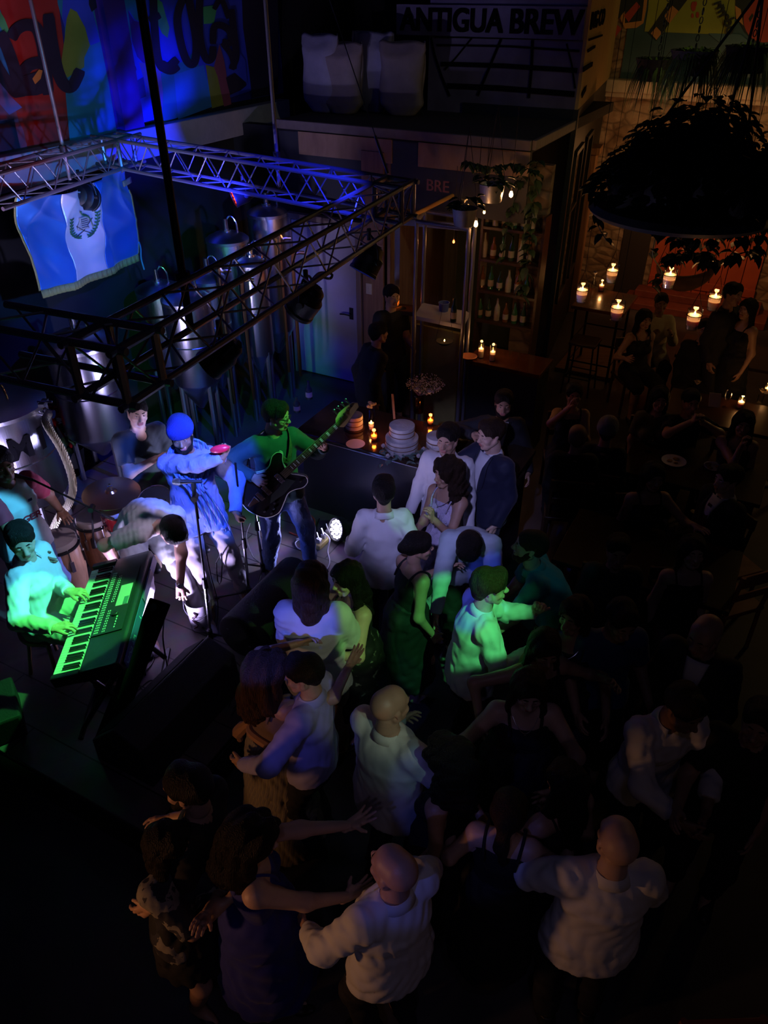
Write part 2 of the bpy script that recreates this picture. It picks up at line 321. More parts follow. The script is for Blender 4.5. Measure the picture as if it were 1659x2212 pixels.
def nets(Fd, lo, res):
    """surface nets of the zero level"""
    Fd = np.pad(Fd, 1, constant_values=.2); lo = lo-res; I = Fd < 0; nx, ny, nz = [k-1 for k in Fd.shape]
    cnt = np.zeros((nx, ny, nz), np.float32); acc = np.zeros((3, nx, ny, nz), np.float32)
    for ax in range(3):
        o = [(0, 0, 0), (1, 0, 0), (0, 1, 0), (1, 1, 0)] if ax == 2 else [(0, 0, 0), (1, 0, 0), (0, 0, 1), (1, 0, 1)] if ax == 1 else [(0, 0, 0), (0, 1, 0), (0, 0, 1), (0, 1, 1)]
        for q in o:
            e = [q[i]+(1 if i == ax else 0) for i in range(3)]
            s0 = (slice(q[0], q[0]+nx), slice(q[1], q[1]+ny), slice(q[2], q[2]+nz)); s1 = (slice(e[0], e[0]+nx), slice(e[1], e[1]+ny), slice(e[2], e[2]+nz))
            f0, f1 = Fd[s0], Fd[s1]; M = I[s0] != I[s1]; den = np.where(M, f0-f1, 1); t = np.where(M, f0/den, 0)
            cnt += M
            for i in range(3): acc[i] += np.where(M, q[i]+(t if i == ax else 0), 0)
    act = cnt > 0; idx = -np.ones((nx, ny, nz), np.int32); ii = np.argwhere(act); idx[act] = np.arange(len(ii))
    vs = np.stack([acc[i][act]/cnt[act] for i in range(3)], 1)+ii; vs = vs*res+lo; faces = []
    for ax in range(3):
        s0 = [slice(1, nx), slice(1, ny), slice(1, nz)]; s0[ax] = slice(0, [nx, ny, nz][ax]); s1 = list(s0); s1[ax] = slice(1, [nx, ny, nz][ax]+1)
        a, b = I[tuple(s0)], I[tuple(s1)]; c = np.argwhere(a != b); off = np.array([0 if i == ax else 1 for i in range(3)]); c = c+off
        sg = I[c[:, 0], c[:, 1], c[:, 2]]; u, v_ = (ax+1) % 3, (ax+2) % 3; du = np.eye(3, dtype=int)[u]; dv = np.eye(3, dtype=int)[v_]
        g = lambda c_: idx[c_[:, 0], c_[:, 1], c_[:, 2]]
        q = np.stack([g(c-du-dv), g(c-dv), g(c), g(c-du)], 1); q[~sg] = q[~sg][:, ::-1]; faces.append(q)
    return vs, np.concatenate(faces)
def solid(prims, res=.013, **k): return nets(*field(prims, res, **k))
def np_mesh(name, parts, mats, parent=None, mtx=None):
    """parts: list of (verts, faces, material index or array)"""
    vs = []; fs = []; ms = []; b = 0
    for v_, f_, m_ in parts:
        vs.append(v_); fs += (np.asarray(f_)+b).tolist() if isinstance(f_, np.ndarray) else [tuple(i+b for i in q) for q in f_]
        ms.append(np.full(len(f_), m_) if np.isscalar(m_) else m_); b += len(v_)
    vs = np.concatenate(vs)
    me = bpy.data.meshes.new(name); me.from_pydata(vs.tolist(), [], fs)
    for m_ in mats: me.materials.append(m_)
    me.polygons.foreach_set('material_index', np.concatenate(ms).astype(np.int32)); me.polygons.foreach_set('use_smooth', np.ones(len(fs), bool))
    if mtx is not None: me.transform(mtx)
    me.update(); o = bpy.data.objects.new(name, me); COL.objects.link(o)
    if parent is not None: hang(o, parent)
    return o
def xf(mtx, v_): m = np.array(mtx); return v_@m[:3, :3].T+m[:3, 3]
def mbp(mb, mi=0): return (A_(mb.v), mb.f, mi)

# ---- heads, in a frame with y forward and the centre of the skull at the origin
def make_head(sex, res):
    w_ = .94 if sex == 'f' else 1
    pr = [rc((0, -.03, .035), (0, .012, .035), .079*w_, .076*w_, (1, 0, 0), 1.06), rc((0, .03, -.005), (0, .042, -.07), .064*w_, .043*w_, (1, 0, 0), 1.0), rc((0, .072, -.098), (0, .068, -.096), .019),
          rc((-.05*w_, -.005, -.04), (-.026, .055, -.094), .027, .02), rc((.05*w_, -.005, -.04), (.026, .055, -.094), .027, .02),
          rc((-.036, .066, .026), (.036, .066, .026), .02), rc((0, .088, .012), (0, .112, -.026), .0075, .0115), rc((-.011, .1, -.03), (.011, .1, -.03), .009),
          rc((-.043, .058, -.028), (-.04, .052, -.04), .022), rc((.043, .058, -.028), (.04, .052, -.04), .022),
          rc((-.016, .09, -.058), (.016, .09, -.058), .008), rc((-.013, .089, -.069), (.013, .089, -.069), .0085),
          rc((0, -.02, -.07), (0, -.03, -.13), .053*w_, .055*w_)]
    for sx in (-1, 1):
        pr += [rc((sx*.078*w_, -.012, .012), (sx*.074*w_, -.002, -.03), .017, .011, (1, 0, 0), 2.4)]
    F_, lo, r = field(pr, res, blend=.014)
    X, Y, Z = np.meshgrid(*[lo[i]+r*np.arange(F_.shape[i]) for i in range(3)], indexing='ij')
    for sx in (-1, 1):
        D = np.sqrt((X-sx*.031)**2+(Y-.098)**2+((Z-.006)*1.25)**2)-.0165; F_ = np.maximum(F_, -D+.0) if False else np.where(-D > F_, np.minimum(-D, F_+.008), F_)
    v_, f_ = nets(F_, lo, r); c = v_[f_].mean(1); lips = (np.abs(c[:, 0]) < .023) & (c[:, 1] > .085) & (np.abs(c[:, 2]+.0635) < .0125)
    parts = [(v_, f_, np.where(lips, 1, 0))]
    for sx in (-1, 1):
        e = MB().ball((sx*.031, .0785, .006), .0122, 12); parts.append(mbp(e, 2)); e = MB().ball((sx*.031, .0865, .006), .0058, 8); parts.append(mbp(e, 3))
        l = MB().ball((sx*.031, .0785, .009), (.0145, .0135, .0105), 12); parts.append(mbp(l, 0))
        b = MB().tube([(sx*.013, .09, .026), (sx*.032, .0885, .031), (sx*.05, .075, .026)], [.0035, .0042, .002], 6); parts.append(mbp(b, 4))
    return parts
HEADS = {}
def head(sex, res=.0055):
    if (sex, res) not in HEADS: HEADS[sex, res] = make_head(sex, res)
    return HEADS[sex, res]
# ---- hands: wrist at the origin, fingers along y, palm faces -z, thumb on +x
POSES = {'relax': ((12, 20, 14),)*1+((16, 25, 18), (20, 28, 20), (24, 30, 22)), 'flat': ((3, 4, 3), (2, 4, 3), (3, 5, 3), (6, 6, 4)), 'grip': ((62, 70, 40), (66, 74, 42), (70, 76, 42), (72, 74, 40)),
         'play': ((30, 30, 18), (24, 32, 20), (30, 34, 20), (34, 34, 20)), 'point': ((2, 4, 3), (70, 80, 45), (76, 82, 45), (78, 80, 42)), 'thumb': ((55, 75, 40), (66, 80, 45), (70, 82, 45), (74, 80, 42)), 'spread': ((4, 6, 5), (3, 6, 5), (5, 8, 6), (8, 12, 8)), 'hold': ((40, 42, 24), (42, 46, 26), (46, 48, 26), (50, 48, 26))}
HANDS = {}
def hand(pose, res=.0042):
    if (pose, res) in HANDS: return HANDS[pose, res]
    pr = [rc((.012, 0, 0), (.02, .075, 0), .021, .02, (0, 0, 1), 1.5), rc((-.012, 0, 0), (-.022, .07, 0), .021, .018, (0, 0, 1), 1.5), rc((0, -.03, 0), (0, .01, 0), .026, .027, (0, 0, 1), 1.25), rc((.02, .02, -.008), (.03, .045, -.01), .018, .014)]
    sp = 1.6 if pose in ('spread', 'play') else 1
    for i, (bx, ln) in enumerate(((.029, .072), (.0095, .08), (-.0105, .074), (-.029, .058))):
        p_ = V((bx, .082-(.004 if i in (0, 2) else .012 if i == 3 else 0), .002)); a = 0; fan = -R((8, 2, -4, -11)[i])*sp; r = .0092 if i < 3 else .008
        for j, fr in enumerate((.46, .3, .24)):
            a += R(POSES[pose][i][j]); d = V((-math.sin(fan)*math.cos(a), math.cos(fan)*math.cos(a), -math.sin(a))); q = p_+d*ln*fr; pr.append(rc(p_, q, r, r*.9)); p_ = q; r *= .9
    td = {'thumb': V((.75, .35, .55)), 'grip': V((.15, .75, -.62)), 'hold': V((.35, .7, -.6)), 'point': V((.35, .8, -.4)), 'spread': V((.85, .5, -.1)), 'flat': V((.6, .8, -.05))}.get(pose, V((.55, .78, -.25))).normalized()
    b = V((.033, .03, -.008)); m1 = b+td*.034; d2 = td.lerp(V((-.1, .9, -.2)), .25 if pose != 'thumb' else 0).normalized(); pr += [rc(b, m1, .0125, .0108), rc(m1, m1+d2*.028, .0105, .0085)]
    HANDS[pose, res] = solid(pr, res, blend=.007); return HANDS[pose, res]
SHOE = {}
def shoe(kind):
    if kind not in SHOE:
        if kind == 'heel': pr = [rc((0, .11, .02), (0, .17, .018), .036, .022, (0, 0, 1), 1.6, ((0, 0, 0), (0, 0, -1))), rc((0, -.02, .07), (0, .11, .03), .027, .03, (0, 0, 1), 1.5), rc((0, -.045, .0), (0, -.035, .06), .008, .016)]
        else: pr = [rc((0, -.045, .035), (0, .02, .045), .042, .044, clip=((0, 0, 0), (0, 0, -1))), rc((0, .02, .035), (.004, .16, .02), .046, .038, (0, 0, 1), 1.15, ((0, 0, 0), (0, 0, -1))), rc((0, -.02, .05), (0, -.02, .1), .042, .04, clip=((0, -.02, .095), (0, .2, 1)))]
        v_, f_ = solid(pr, .007, blend=.02); c = v_[f_].mean(1); SHOE[kind] = (v_, f_, (c[:, 2] < .02).astype(int) if kind != 'heel' else 0)
    return SHOE[kind]

SKIN = [mat('skin_light', (.62, .40, .30), .45, 0, .1, 250, .06, 20), mat('skin_medium', (.46, .27, .18), .45, 0, .1, 250, .06, 20), mat('skin_brown', (.28, .15, .09), .45, 0, .1, 250, .06, 20)]
LIP = mat('lips', (.40, .14, .12), .4); EYEW = mat('eye_white', (.7, .68, .66), .2); IRIS = mat('iris', (.03, .015, .01), .1)
for m_ in SKIN: m_.node_tree.nodes['Principled BSDF'].inputs['Subsurface Weight'].default_value = .06
def hairmat(n, c, rough=.5): return mat('hair_'+n, c, rough, 0, .8, 3, .3, 2, stretch=(60, 60, 5), spec=.18)
HB = hairmat('black', (.012, .009, .008)); HBR = hairmat('brown', (.06, .03, .018)); HD = hairmat('dark_brown', (.03, .017, .011)); HG = hairmat('grey', (.25, .24, .23)); HL = hairmat('light_brown', (.16, .085, .05))
def cloth(n, c, rough=.8, bump=.5, bs=7, var=.06, sheen=.1, **k): return mat(n, c, rough, 0, bump, bs, var, 10, sheen=sheen, kind='fold', **k)

def hair_geo(style, res=.006):
    """hair in the head frame"""
    cap = lambda t, z0=0: [rc((0, -.034, .038+z0), (0, .012, .04+z0), .079+t, .075+t)]
    face = lambda fz, back=.0: [((0, .13, .01+fz), (0, .075, -.09), .07, .085), ((-.03, .125, .035+fz), (.03, .125, .035+fz), .04, .04), ((0, .02, -.16), (0, .1, -.16), .09, .1)]
    ears = [((.1, .0, -.012), (-.1, .0, -.012), .03, .03), ((.09, .06, -.0), (-.09, .06, -.0), .03, .03)]
    if style == 'buzz': return solid(cap(.006)+[rc((0, -.06, -.0), (0, -.055, -.03), .058, .045)], res, cuts=face(.0)+ears)
    if style == 'short': return solid(cap(.010, .004)+[rc((0, -.055, .0), (0, -.055, -.035), .058, .044), rc((-.03, .045, .09), (.04, .04, .093), .028)], res, cuts=face(.005)+ears, fold=.0025, seed=3)
    if style == 'quiff': return solid(cap(.012, .006)+[rc((0, -.055, .0), (0, -.06, -.05), .062, .045), rc((-.03, .062, .095), (.035, .05, .105), .032)], res, cuts=face(.005)+ears, fold=.005, seed=4)
    if style == 'bun': return solid(cap(.012)+[rc((0, -.06, .0), (0, -.06, -.04), .06, .04), rc((0, -.115, .0), (0, -.125, -.01), .042)], res, cuts=face(.012)+ears[:0], fold=.003, seed=5)
    if style == 'pony': return solid(cap(.012)+[rc((0, -.06, .0), (0, -.06, -.04), .06, .04), rc((0, -.115, .02), (0, -.15, -.08), .03, .035), rc((0, -.15, -.08), (.02, -.12, -.28), .035, .014)], res, cuts=face(.012)+ears[:0], fold=.004, seed=5)
    if style == 'bob': return solid(cap(.016)+[rc((-.06, -.03, .0), (-.068, -.035, -.17), .05, .036), rc((.06, -.03, .0), (.068, -.035, -.17), .05, .036), rc((0, -.06, .0), (0, -.075, -.19), .075, .055)], res, cuts=face(.0), fold=.006, seed=6)
    if style == 'long': return solid(cap(.016)+[rc((-.06, -.03, .0), (-.085, -.0, -.2), .048, .034), rc((-.085, -.0, -.2), (-.09, .035, -.36), .034, .018), rc((.06, -.03, .0), (.085, -.0, -.2), .048, .034), rc((.085, -.0, -.2), (.09, .03, -.36), .034, .018), rc((0, -.06, .0), (0, -.085, -.2), .075, .07), rc((0, -.085, -.2), (0, -.1, -.38), .07, .04)], res, cuts=face(.0), fold=.006, seed=7)
    if style == 'curly': return solid(cap(.026)+[rc((-.06, -.04, .0), (-.09, -.03, -.2), .06, .06), rc((.06, -.04, .0), (.09, -.03, -.2), .06, .06), rc((0, -.08, .0), (0, -.1, -.25), .09, .09), rc((0, -.1, -.25), (0, -.1, -.36), .09, .05)], res, cuts=face(.0), fold=.016, seed=8)
    if style == 'beard': return solid([rc((-.055, .0, -.03), (-.034, .05, -.088), .026), rc((.055, .0, -.03), (.034, .05, -.088), .026), rc((-.034, .05, -.088), (0, .077, -.1), .026, .024), rc((.034, .05, -.088), (0, .077, -.1), .026, .024), rc((-.022, .095, -.047), (.022, .095, -.047), .007)], res, cuts=[((-.014, .12, -.064), (.014, .12, -.064), .022, .022), ((0, .1, -.015), (0, .12, -.015), .045, .045), ], blend=.012)
    if style == 'beanie': return solid(cap(.022, .012)+[rc((0, -.06, .07), (0, -.03, .1), .07, .06)], res, keep=lambda X, Y, Z: -(Z-.012-.12*np.maximum(-Y, 0)*0-.1*(Y)), blend=.03)
    if style == 'cap': return solid(cap(.018, .008)+[rc((0, .1, .05), (0, .15, .035), .06, .055, (0, 0, 1), 6)], res, keep=lambda X, Y, Z: -(Z-.02), blend=.01)
def sleeve_less(t): return t in ('tank', 'dress')
HAIRS = {}
def hair(style, res):
    if (style, res) not in HAIRS: HAIRS[style, res] = hair_geo(style, res)
    return HAIRS[style, res]

def rx(a): return Matrix.Rotation(-R(a), 3, 'X')   # positive leans forward
def ik(S, T, l1, l2, hint):
    d = T-S; D = min(max(d.length, abs(l1-l2)+.02), (l1+l2)*.995); n = d.normalized(); T = S+n*D
    a = (l1*l1-l2*l2+D*D)/(2*D); h = math.sqrt(max(l1*l1-a*a, 0)); q = V(hint)-n*V(hint).dot(n); q = q.normalized() if q.length > 1e-4 else V((0, 0, -1)); return S+n*a+q*h, T

def person(label, at, z0=0, yaw=0, H=1.7, sex='m', fat=1, lean=0, side=0, twist=0, head_=(0, 5, 0), L=None, Rr=None, feet=None, sit=0, knees=None,
           top='shirt', tcol=None, sleeve=1, bottom='pants', bcol=None, hair_='short', hcol=None, skin=1, beard=None, shoes='shoe', scol=None, res=.014,
           world=False, category='person', hem=.1, collar=True, neckcut=.0, bottomlen=1, group=None, hat=None, pelvis=None, fold=None, extras=None, show_legs=True, belly=0, slcol=None, hres=None):
    """one figure: a continuous body with its clothing and hair as parts. at = head point in the photograph, or the spot of the pelvis when world=True"""
    s = H/1.7; f = sex == 'f'; W = (.9 if f else 1)*s
    ph = pelvis if pelvis is not None else ((sit+.1) if sit else .925*s)
    head_ = (head_[0], head_[1]*.35 if 0 < head_[1] < 45 else head_[1], head_[2])
    rt = lambda k: Matrix.Rotation(R(side)*k, 3, 'Y') @ rx(lean*k)
    F0 = rt(.3); F1 = rt(.7); F2 = rt(1) @ Matrix.Rotation(R(-twist), 3, 'Z')
    pel = V((0, 0, ph)); wa = pel+F0 @ V((0, 0, .15*s)); ch = wa+F1 @ V((0, 0, .17*s)); nb = ch+F2 @ V((0, -.012, .165*s))
    Hr = Matrix.Rotation(R(-head_[0]), 3, 'Z') @ rx(head_[1]) @ Matrix.Rotation(R(head_[2]), 3, 'Y')
    nd = (F2 @ V((0, .02, 1))+Hr @ V((0, 0, 1))).normalized(); nt = nb+nd*.085*s; hc = nt+Hr @ V((0, .02, .1*s)); hs = s*.96 if f else s
    Ry = Matrix.Rotation(-R(yaw), 3, 'Z')
    if world: root_loc = V((at[0], at[1], z0))
    else: q = P(at[0], at[1], z0+hc.z); o_ = Ry @ hc; root_loc = V((q.x-o_.x, q.y-o_.y, z0))
    root = empty('person', label, category, root_loc, -R(yaw), group); inv = (Matrix.Translation(root_loc) @ Matrix.Rotation(-R(yaw), 4, 'Z')).inverted()
    # joints
    hip = [pel+F0 @ V((sx*.09*s, 0, -.03*s)) for sx in (-1, 1)]; feet = feet or ((-.11, .0), (.11, .02)); kn = []; an = []
    for i, sx in enumerate((-1, 1)):
        ft = feet[i]; t = V((ft[0]*s, ft[1]*s, (ft[2] if len(ft) > 2 else 0)+.085*s)); k_, a_ = ik(hip[i], t, .43*s, .42*s, (knees[i] if knees else (sx*.15, 1, .15))); kn.append(k_); an.append(a_)
    sh = [ch+F2 @ V((sx*(.158 if sleeve_less(top) else .15)*W*(.5+.5*fat), -.005, .118*s)) for sx in (-1, 1)]; el = []; wr = []; hm = []
    for i, (sx, A) in enumerate(((-1, L), (1, Rr))):
        A = A or {}; t = A.get('at', None)
        if t is None: T = sh[i]+F2 @ V(A.get('rel', (sx*.04, .07, -.51)))*s
        elif A.get('w', False): T = inv @ V(t)
        else: T = V(t)
        e, w1 = ik(sh[i], T, .285*s, .255*s, A.get('hint', (sx*.3, -.7, -.7))); el.append(e); wr.append(w1)
        fd = (w1-e).normalized(); d = V(A['dir']) if 'dir' in A else fd
        if A.get('w', False) and 'dir' in A: d = inv.to_3x3() @ d
        if 'wd' in A: d = inv.to_3x3() @ V(A['wd'])
        d = d.normalized(); pn = V(A.get('palm', (-sx*.8, .2, -.3)))
        if 'wp' in A: pn = inv.to_3x3() @ V(A['wp'])
        z = -(pn-d*pn.dot(d)).normalized(); x = d.cross(z)
        th = 1 if x.dot(V(A.get('thumbto', (-sx*.3, 1, .3)))) > 0 else -1
        m = Matrix(((x.x*th, d.x, z.x, w1.x), (x.y*th, d.y, z.y, w1.y), (x.z*th, d.z, z.z, w1.z), (0, 0, 0, 1))) @ Matrix.Diagonal((hs*.97,)*3+(1,)); hm.append((m, A.get('pose', 'relax'), th))
    y0, y1, y2 = F0 @ V((0, 1, 0)), F1 @ V((0, 1, 0)), F2 @ V((0, 1, 0)); fw = fat*s
    def torso(p_, hemz=None, top_=True, hp=True):
        c = None if hemz is None else (A_(pel+F0 @ V((0, 0, -hemz))), A_(F0 @ V((0, 0, -1))))
        hw, ww, cw = ((.158, .122, .140) if f else (.146, .136, .155)); o = []
        if hp: o.append(rc(pel+F0 @ V((0, -.005, -.09*s)), wa, hw*fw+p_, ww*fw+p_, y0, 1.42, c))
        else: o.append(rc(pel+F0 @ V((0, 0, .05*s)), wa, hw*fw*.95+p_, ww*fw+p_, y0, 1.42, c))
        if top_:
            o += [rc(wa, ch, ww*fw+p_, cw*fw+p_, y1, 1.45, c), rc(ch, nb-(nb-ch)*.32, cw*fw*.98+p_, .07*s+p_, y2, 1.35), rc(sh[0]+(ch-sh[0])*.12, sh[1]+(ch-sh[1])*.12, .06*W+p_*.6), rc(sh[0], nb-nd*.03, .046*W+p_*.5, .044*s+p_*.4), rc(sh[1], nb-nd*.03, .046*W+p_*.5, .044*s+p_*.4)]
            if f: o += [rc(ch+F2 @ V((sx*.068*s, .07*s, -.01*s)), ch+F2 @ V((sx*.072*s, .085*s, -.025*s)), .058*s+p_*.5) for sx in (-1, 1)]
            if belly: o.append(rc(wa+F1 @ V((0, .05*s, -.05)), wa+F1 @ V((0, .055*s, .03)), (.1+belly)*s+p_))
        return o
    def arm(i, p_, frac=1.0):
        a, b, c = sh[i], el[i], wr[i]; o = []
        if frac <= .5: q = a+(b-a)*(frac*2); n = (b-a).normalized(); return [rc(a, b, .056*W+p_, .046*W+p_, clip=(A_(q), A_(n)))]
        o.append(rc(a, b, .055*W*(fat**.5)+p_, .042*W*(fat**.5)+p_)); fr = (frac-.5)*2; q = b+(c-b)*fr; n = (c-b).normalized(); o.append(rc(b, c, .042*W*(fat**.5)+p_, .028*W+p_*(.8 if frac >= .99 else 1), clip=(A_(q), A_(n)))); return o
    def legs(p_, frac=1.0, wide=0):
        o = []
        for i in (0, 1):
            a, b, c = hip[i], kn[i], an[i]; o.append(rc(a, b, .083*fw+p_, .055*s+p_+wide*.5))
            if frac > .5: q = b+(c-b)*((frac-.5)*2); o.append(rc(b, c, .052*s+p_+wide*.5, .038*s+p_+wide, clip=(A_(q), A_((c-b).normalized()))))
        return o
    # body
    pr = torso(0)+arm(0, 0, 2)+arm(1, 0, 2)+legs(0, 2)+[rc(nb-nd*.02, nt, .056*W*fat**.5, .052*W*fat**.5)]
    for i in (0, 1): b_, c_ = kn[i], an[i]; bk = (c_-b_).cross(V((1, 0, 0))).normalized(); pr.append(rc(b_.lerp(c_, .2)-bk*.0, b_.lerp(c_, .45), .05*s, .045*s)); pr.append(rc(c_, c_+V((0, .08, -.055))*s, .033*s, .03*s)); pr.append(rc(c_+V((0, .04, -.055))*s, c_+V((0, .13, -.065))*s, .026*s, .02*s))
    bres = max(res, .014) if (top in ('shirt', 'suit', 'blazer') and bottom == 'pants') else res
    v_, f_ = solid(pr, bres, blend=.035); parts = [(v_, f_, 0)]
    hM = Matrix.Translation(hc) @ Hr.to_4x4() @ Matrix.Diagonal((hs, hs, hs, 1)); hres = .0055 if res <= .012 else .0075
    for a, b, c in head('f' if f else 'm', hres): parts.append((xf(hM, a), b, c))
    for m, ps, th in hm:
        a, b = hand(ps, .0042 if res <= .012 else .0055); parts.append((xf(m, a), b[:, ::-1] if th < 0 else b, 0))
    sk = SKIN[skin]; hcol = hcol or HB
    np_mesh('body', parts, [sk, LIP, EYEW, IRIS, hcol], root)
    # hair
    fr = .006 if res <= .012 else .009
    if hair_: a, b = hair(hair_, fr); np_mesh('hair', [(xf(hM, a), b, 0)], [hcol], root)
    if beard: a, b = hair('beard', .005); np_mesh('beard', [(xf(hM, a), b, 0)], [hcol], root)
    if hat: a, b = hair(hat[0], fr); np_mesh(hat[0], [(xf(hM, a), b, 0)], [hat[1]], root)
    # clothing
    tcol = tcol or MATS['white_shirt']; bcol = bcol or MATS['black_trousers']; sd = int(abs(root_loc.x*100+root_loc.y*777)) % 999; fo = fold if fold is not None else .004
    ncut = [(nb-nd*(.03+neckcut*.3), nt+nd*.1, .058*s+neckcut*.2, .06*s+neckcut*.3)]
    if neckcut: ncut.append((nb+F2 @ V((0, .06, -neckcut)), nb+F2 @ V((0, .14, .05)), .03+neckcut*.35, .06+neckcut*.4))
    pad = .016
    if top in ('shirt', 'tee', 'polo', 'suit', 'blazer', 'jacket'):
        cw_ = .140 if f else .165
        if top in ('suit', 'blazer', 'jacket'): pad = .024
        hz = hem*s; tp = torso(pad, hz)
        tp += [rc(pel+F0 @ V((0, 0, -.12)), wa, (.172 if not f else .168)*fw+pad, (.152 if not f else .137)*fw+pad, y0, 1.42, (A_(pel+F0 @ V((0, 0, -hz))), A_(F0 @ V((0, 0, -1)))))]
        for i in (0, 1): tp.append(rc(hip[i]+(wa-pel)*.15, hip[i].lerp(kn[i], .7), .083*fw+pad+.012, .07*fw+pad+.01, None, 1, (A_(pel+F0 @ V((0, 0, -hz))), A_(F0 @ V((0, 0, -1))))))
        sl = {'tee': .36, 'polo': .36}.get(top, 1) if sleeve == 1 else sleeve
        tob = np_mesh({'suit': 'suit_jacket', 'blazer': 'blazer', 'jacket': 'jacket', 'tee': 't_shirt', 'polo': 'polo_shirt'}.get(top, 'shirt'), [solid(tp+([] if slcol else arm(0, pad+.002, sl)+arm(1, pad+.002, sl)), res, blend=.03, cuts=ncut, fold=fo, seed=sd)+(0,)], [tcol], root)
        if slcol:
            for i in (0, 1): np_mesh('sleeve', [solid(arm(i, pad+.005, sl), res, blend=.02, fold=fo, seed=sd)+(0,)], [slcol], root)
        if top in ('suit', 'jacket'):
            c0 = ch+F2 @ V((0, cw_*fw/1.45+.03, 0)); g_ = MB(); n_ = 10
            def sfp(u, t): 
                z_ = (-.15+.34*t)*s; hw = .006+.058*t*s; x_ = (u-.5)*2*hw; return ch+F2 @ V((x_, (cw_*fw+pad)/1.45*math.sqrt(max(.1, 1-(z_/(.34*s))**2*.9))*(1-.9*(x_/.2)**2)+.012+(.0 if z_ < .1*s else -(z_-.1*s)*.55), z_))
            g_.grid(sfp, 6, 12).build('shirt_front', MATS['white_shirt'], root, solid=.004)
            for sx in (-1, 1): MB().grid(lambda u, t: sfp(.5+sx*.5, t)+F2 @ V((sx*u*.05*math.sin(PI*min(1, t*1.1))**.5*s if t < .9 else sx*u*.02, .008-u*.012, 0)), 3, 12).build('lapel', tcol, tob, solid=.006)
        if collar and top in ('shirt', 'polo', 'suit', 'blazer'):
            cm = MB(); Q = Matrix.Translation(nb+nd*.0) @ V((0, 0, 1)).rotation_difference(nd).to_matrix().to_4x4(); n = 22; yaw2 = math.atan2((F2 @ V((0, 1, 0))).x, (F2 @ V((0, 1, 0))).y)
            prof = [(.062, .0), (.060, .04), (.064, .046), (.07, .036), (.088, .004)]
            def cf(u, t):
                i = t*4; j = min(int(i), 3); r_, z_ = [prof[j][q]+(prof[j+1][q]-prof[j][q])*(i-j) for q in (0, 1)]; g = (.05 if top != 'shirt' else .09); a = PI/2-yaw2+2*PI*(g+(1-2*g)*u); z_ -= .02*abs(math.cos(PI*u))*1.0; return Q @ V((r_*s*math.cos(a)*1.02, r_*s*math.sin(a), z_*s))
            cm.grid(cf, n, 4).build('collar', tcol if top != 'suit' else MATS['white_shirt'], tob, solid=.004)
    elif top in ('tank', 'dress'):
        tp = torso(.009, hem*s)[:-2*0 or None]; cc = (A_(ch+F2 @ V((0, 0, (.085 if f else .1)*s))), A_(F2 @ V((0, 0, 1)))); tp = [p_[:6]+(([p_[6]] if p_[6] else [])+[cc],) for p_ in tp]
        pts = [(solid(tp, res, blend=.03, cuts=ncut, fold=fo*.5, seed=sd))+(0,)]
        st = MB()
        for sx in (-1, 1): st.tube(bez([ch+F2 @ (V((sx*.075, .115 if f else .1, .04))*s), ch+F2 @ (V((sx*.09, .085, .13))*s), ch+F2 @ (V((sx*.095, .0, .178))*s), ch+F2 @ (V((sx*.09, -.07, .13))*s), ch+F2 @ (V((sx*.08, -.105, .05))*s)], 4), .009 if top == 'tank' else .007, 6)
        pts.append(mbp(st)); 
        if bottom == 'dress':
            hz = ph-bottomlen*.9*s; sk_ = [rc(wa, pel, (.125 if f else .14)*fw+.012, .165*fw+.014, y0, 1.35), rc(pel, V((0, 0, max(hz, .03))), .165*fw+.014, (.17+.16*bottomlen)*s, None, 1, ((0, 0, max(hz, .03)), (0, 0, -1)))]
            if sit: sk_ = sk_[:1]+legs(.03, 1)
            pts.append(solid(sk_, max(res, .014), blend=.04, fold=.012*bottomlen, seed=sd)+(0,)); np_mesh('dress', pts, [tcol], root)
        else: np_mesh('top', pts, [tcol], root)
    if bottom == 'pants':
        hw_ = (.158 if f else .150)*fw+.014; c = (A_(wa), A_(F0 @ V((0, 0, 1))))
        np_mesh('trousers', [solid([rc(pel+F0 @ V((0, -.005, -.09*s)), wa, hw_, .142*fw+.004, y0, 1.4, c)]+legs(.014, .98, .01), max(res, .013), blend=.035, fold=fo*1.2, seed=sd+1)+(0,)], [bcol], root)
    elif bottom in ('skirt', 'shorts'):
        bl = bottomlen*.9*s; hz = max(ph-bl, .04)
        sk_ = [rc(wa, pel, .135*fw+.012, .165*fw+.014, y0, 1.35, (A_(wa), A_(F0 @ V((0, 0, 1))))), rc(pel, V((0, 0, hz)), .168*fw+.012, (.16+.12*bottomlen)*s, None, 1, ((0, 0, hz), (0, 0, -1)))]
        if sit: sk_ = [rc(pel, wa, .165*fw, .14*fw, y0, 1.35)]+legs(.03, .5)
        np_mesh('skirt', [solid(sk_, max(res, .013), blend=.04, fold=.008, seed=sd+1)+(0,)], [bcol], root)
    if shoes and show_legs:
        for i in (0, 1):
            a = an[i]; d = feet[i][3] if len(feet[i]) > 3 else (-1, 1)[i]*12; M = Matrix.Translation((a.x, a.y, a.z-.088*s)) @ Matrix.Rotation(-R(d), 4, 'Z') @ Matrix.Diagonal((s, s, s, 1)); x = shoe('heel' if shoes == 'heel' else 'shoe')
            np_mesh('shoe', [(xf(M, x[0]), x[1], x[2])], [scol or BLACKP, MATS['white_paint'] if scol else BLACKP], root)
    J = dict(root=root, hip=hip, pel=pel, wa=wa, ch=ch, nb=nb, nt=nt, hc=hc, hM=hM, sh=sh, el=el, wr=wr, hm=[h[0] for h in hm], F2=F2, F1=F1, y2=y2, kn=kn, an=an, s=s, inv=inv, W=W, mw=inv.inverted())
    if extras: extras(J)
    return J
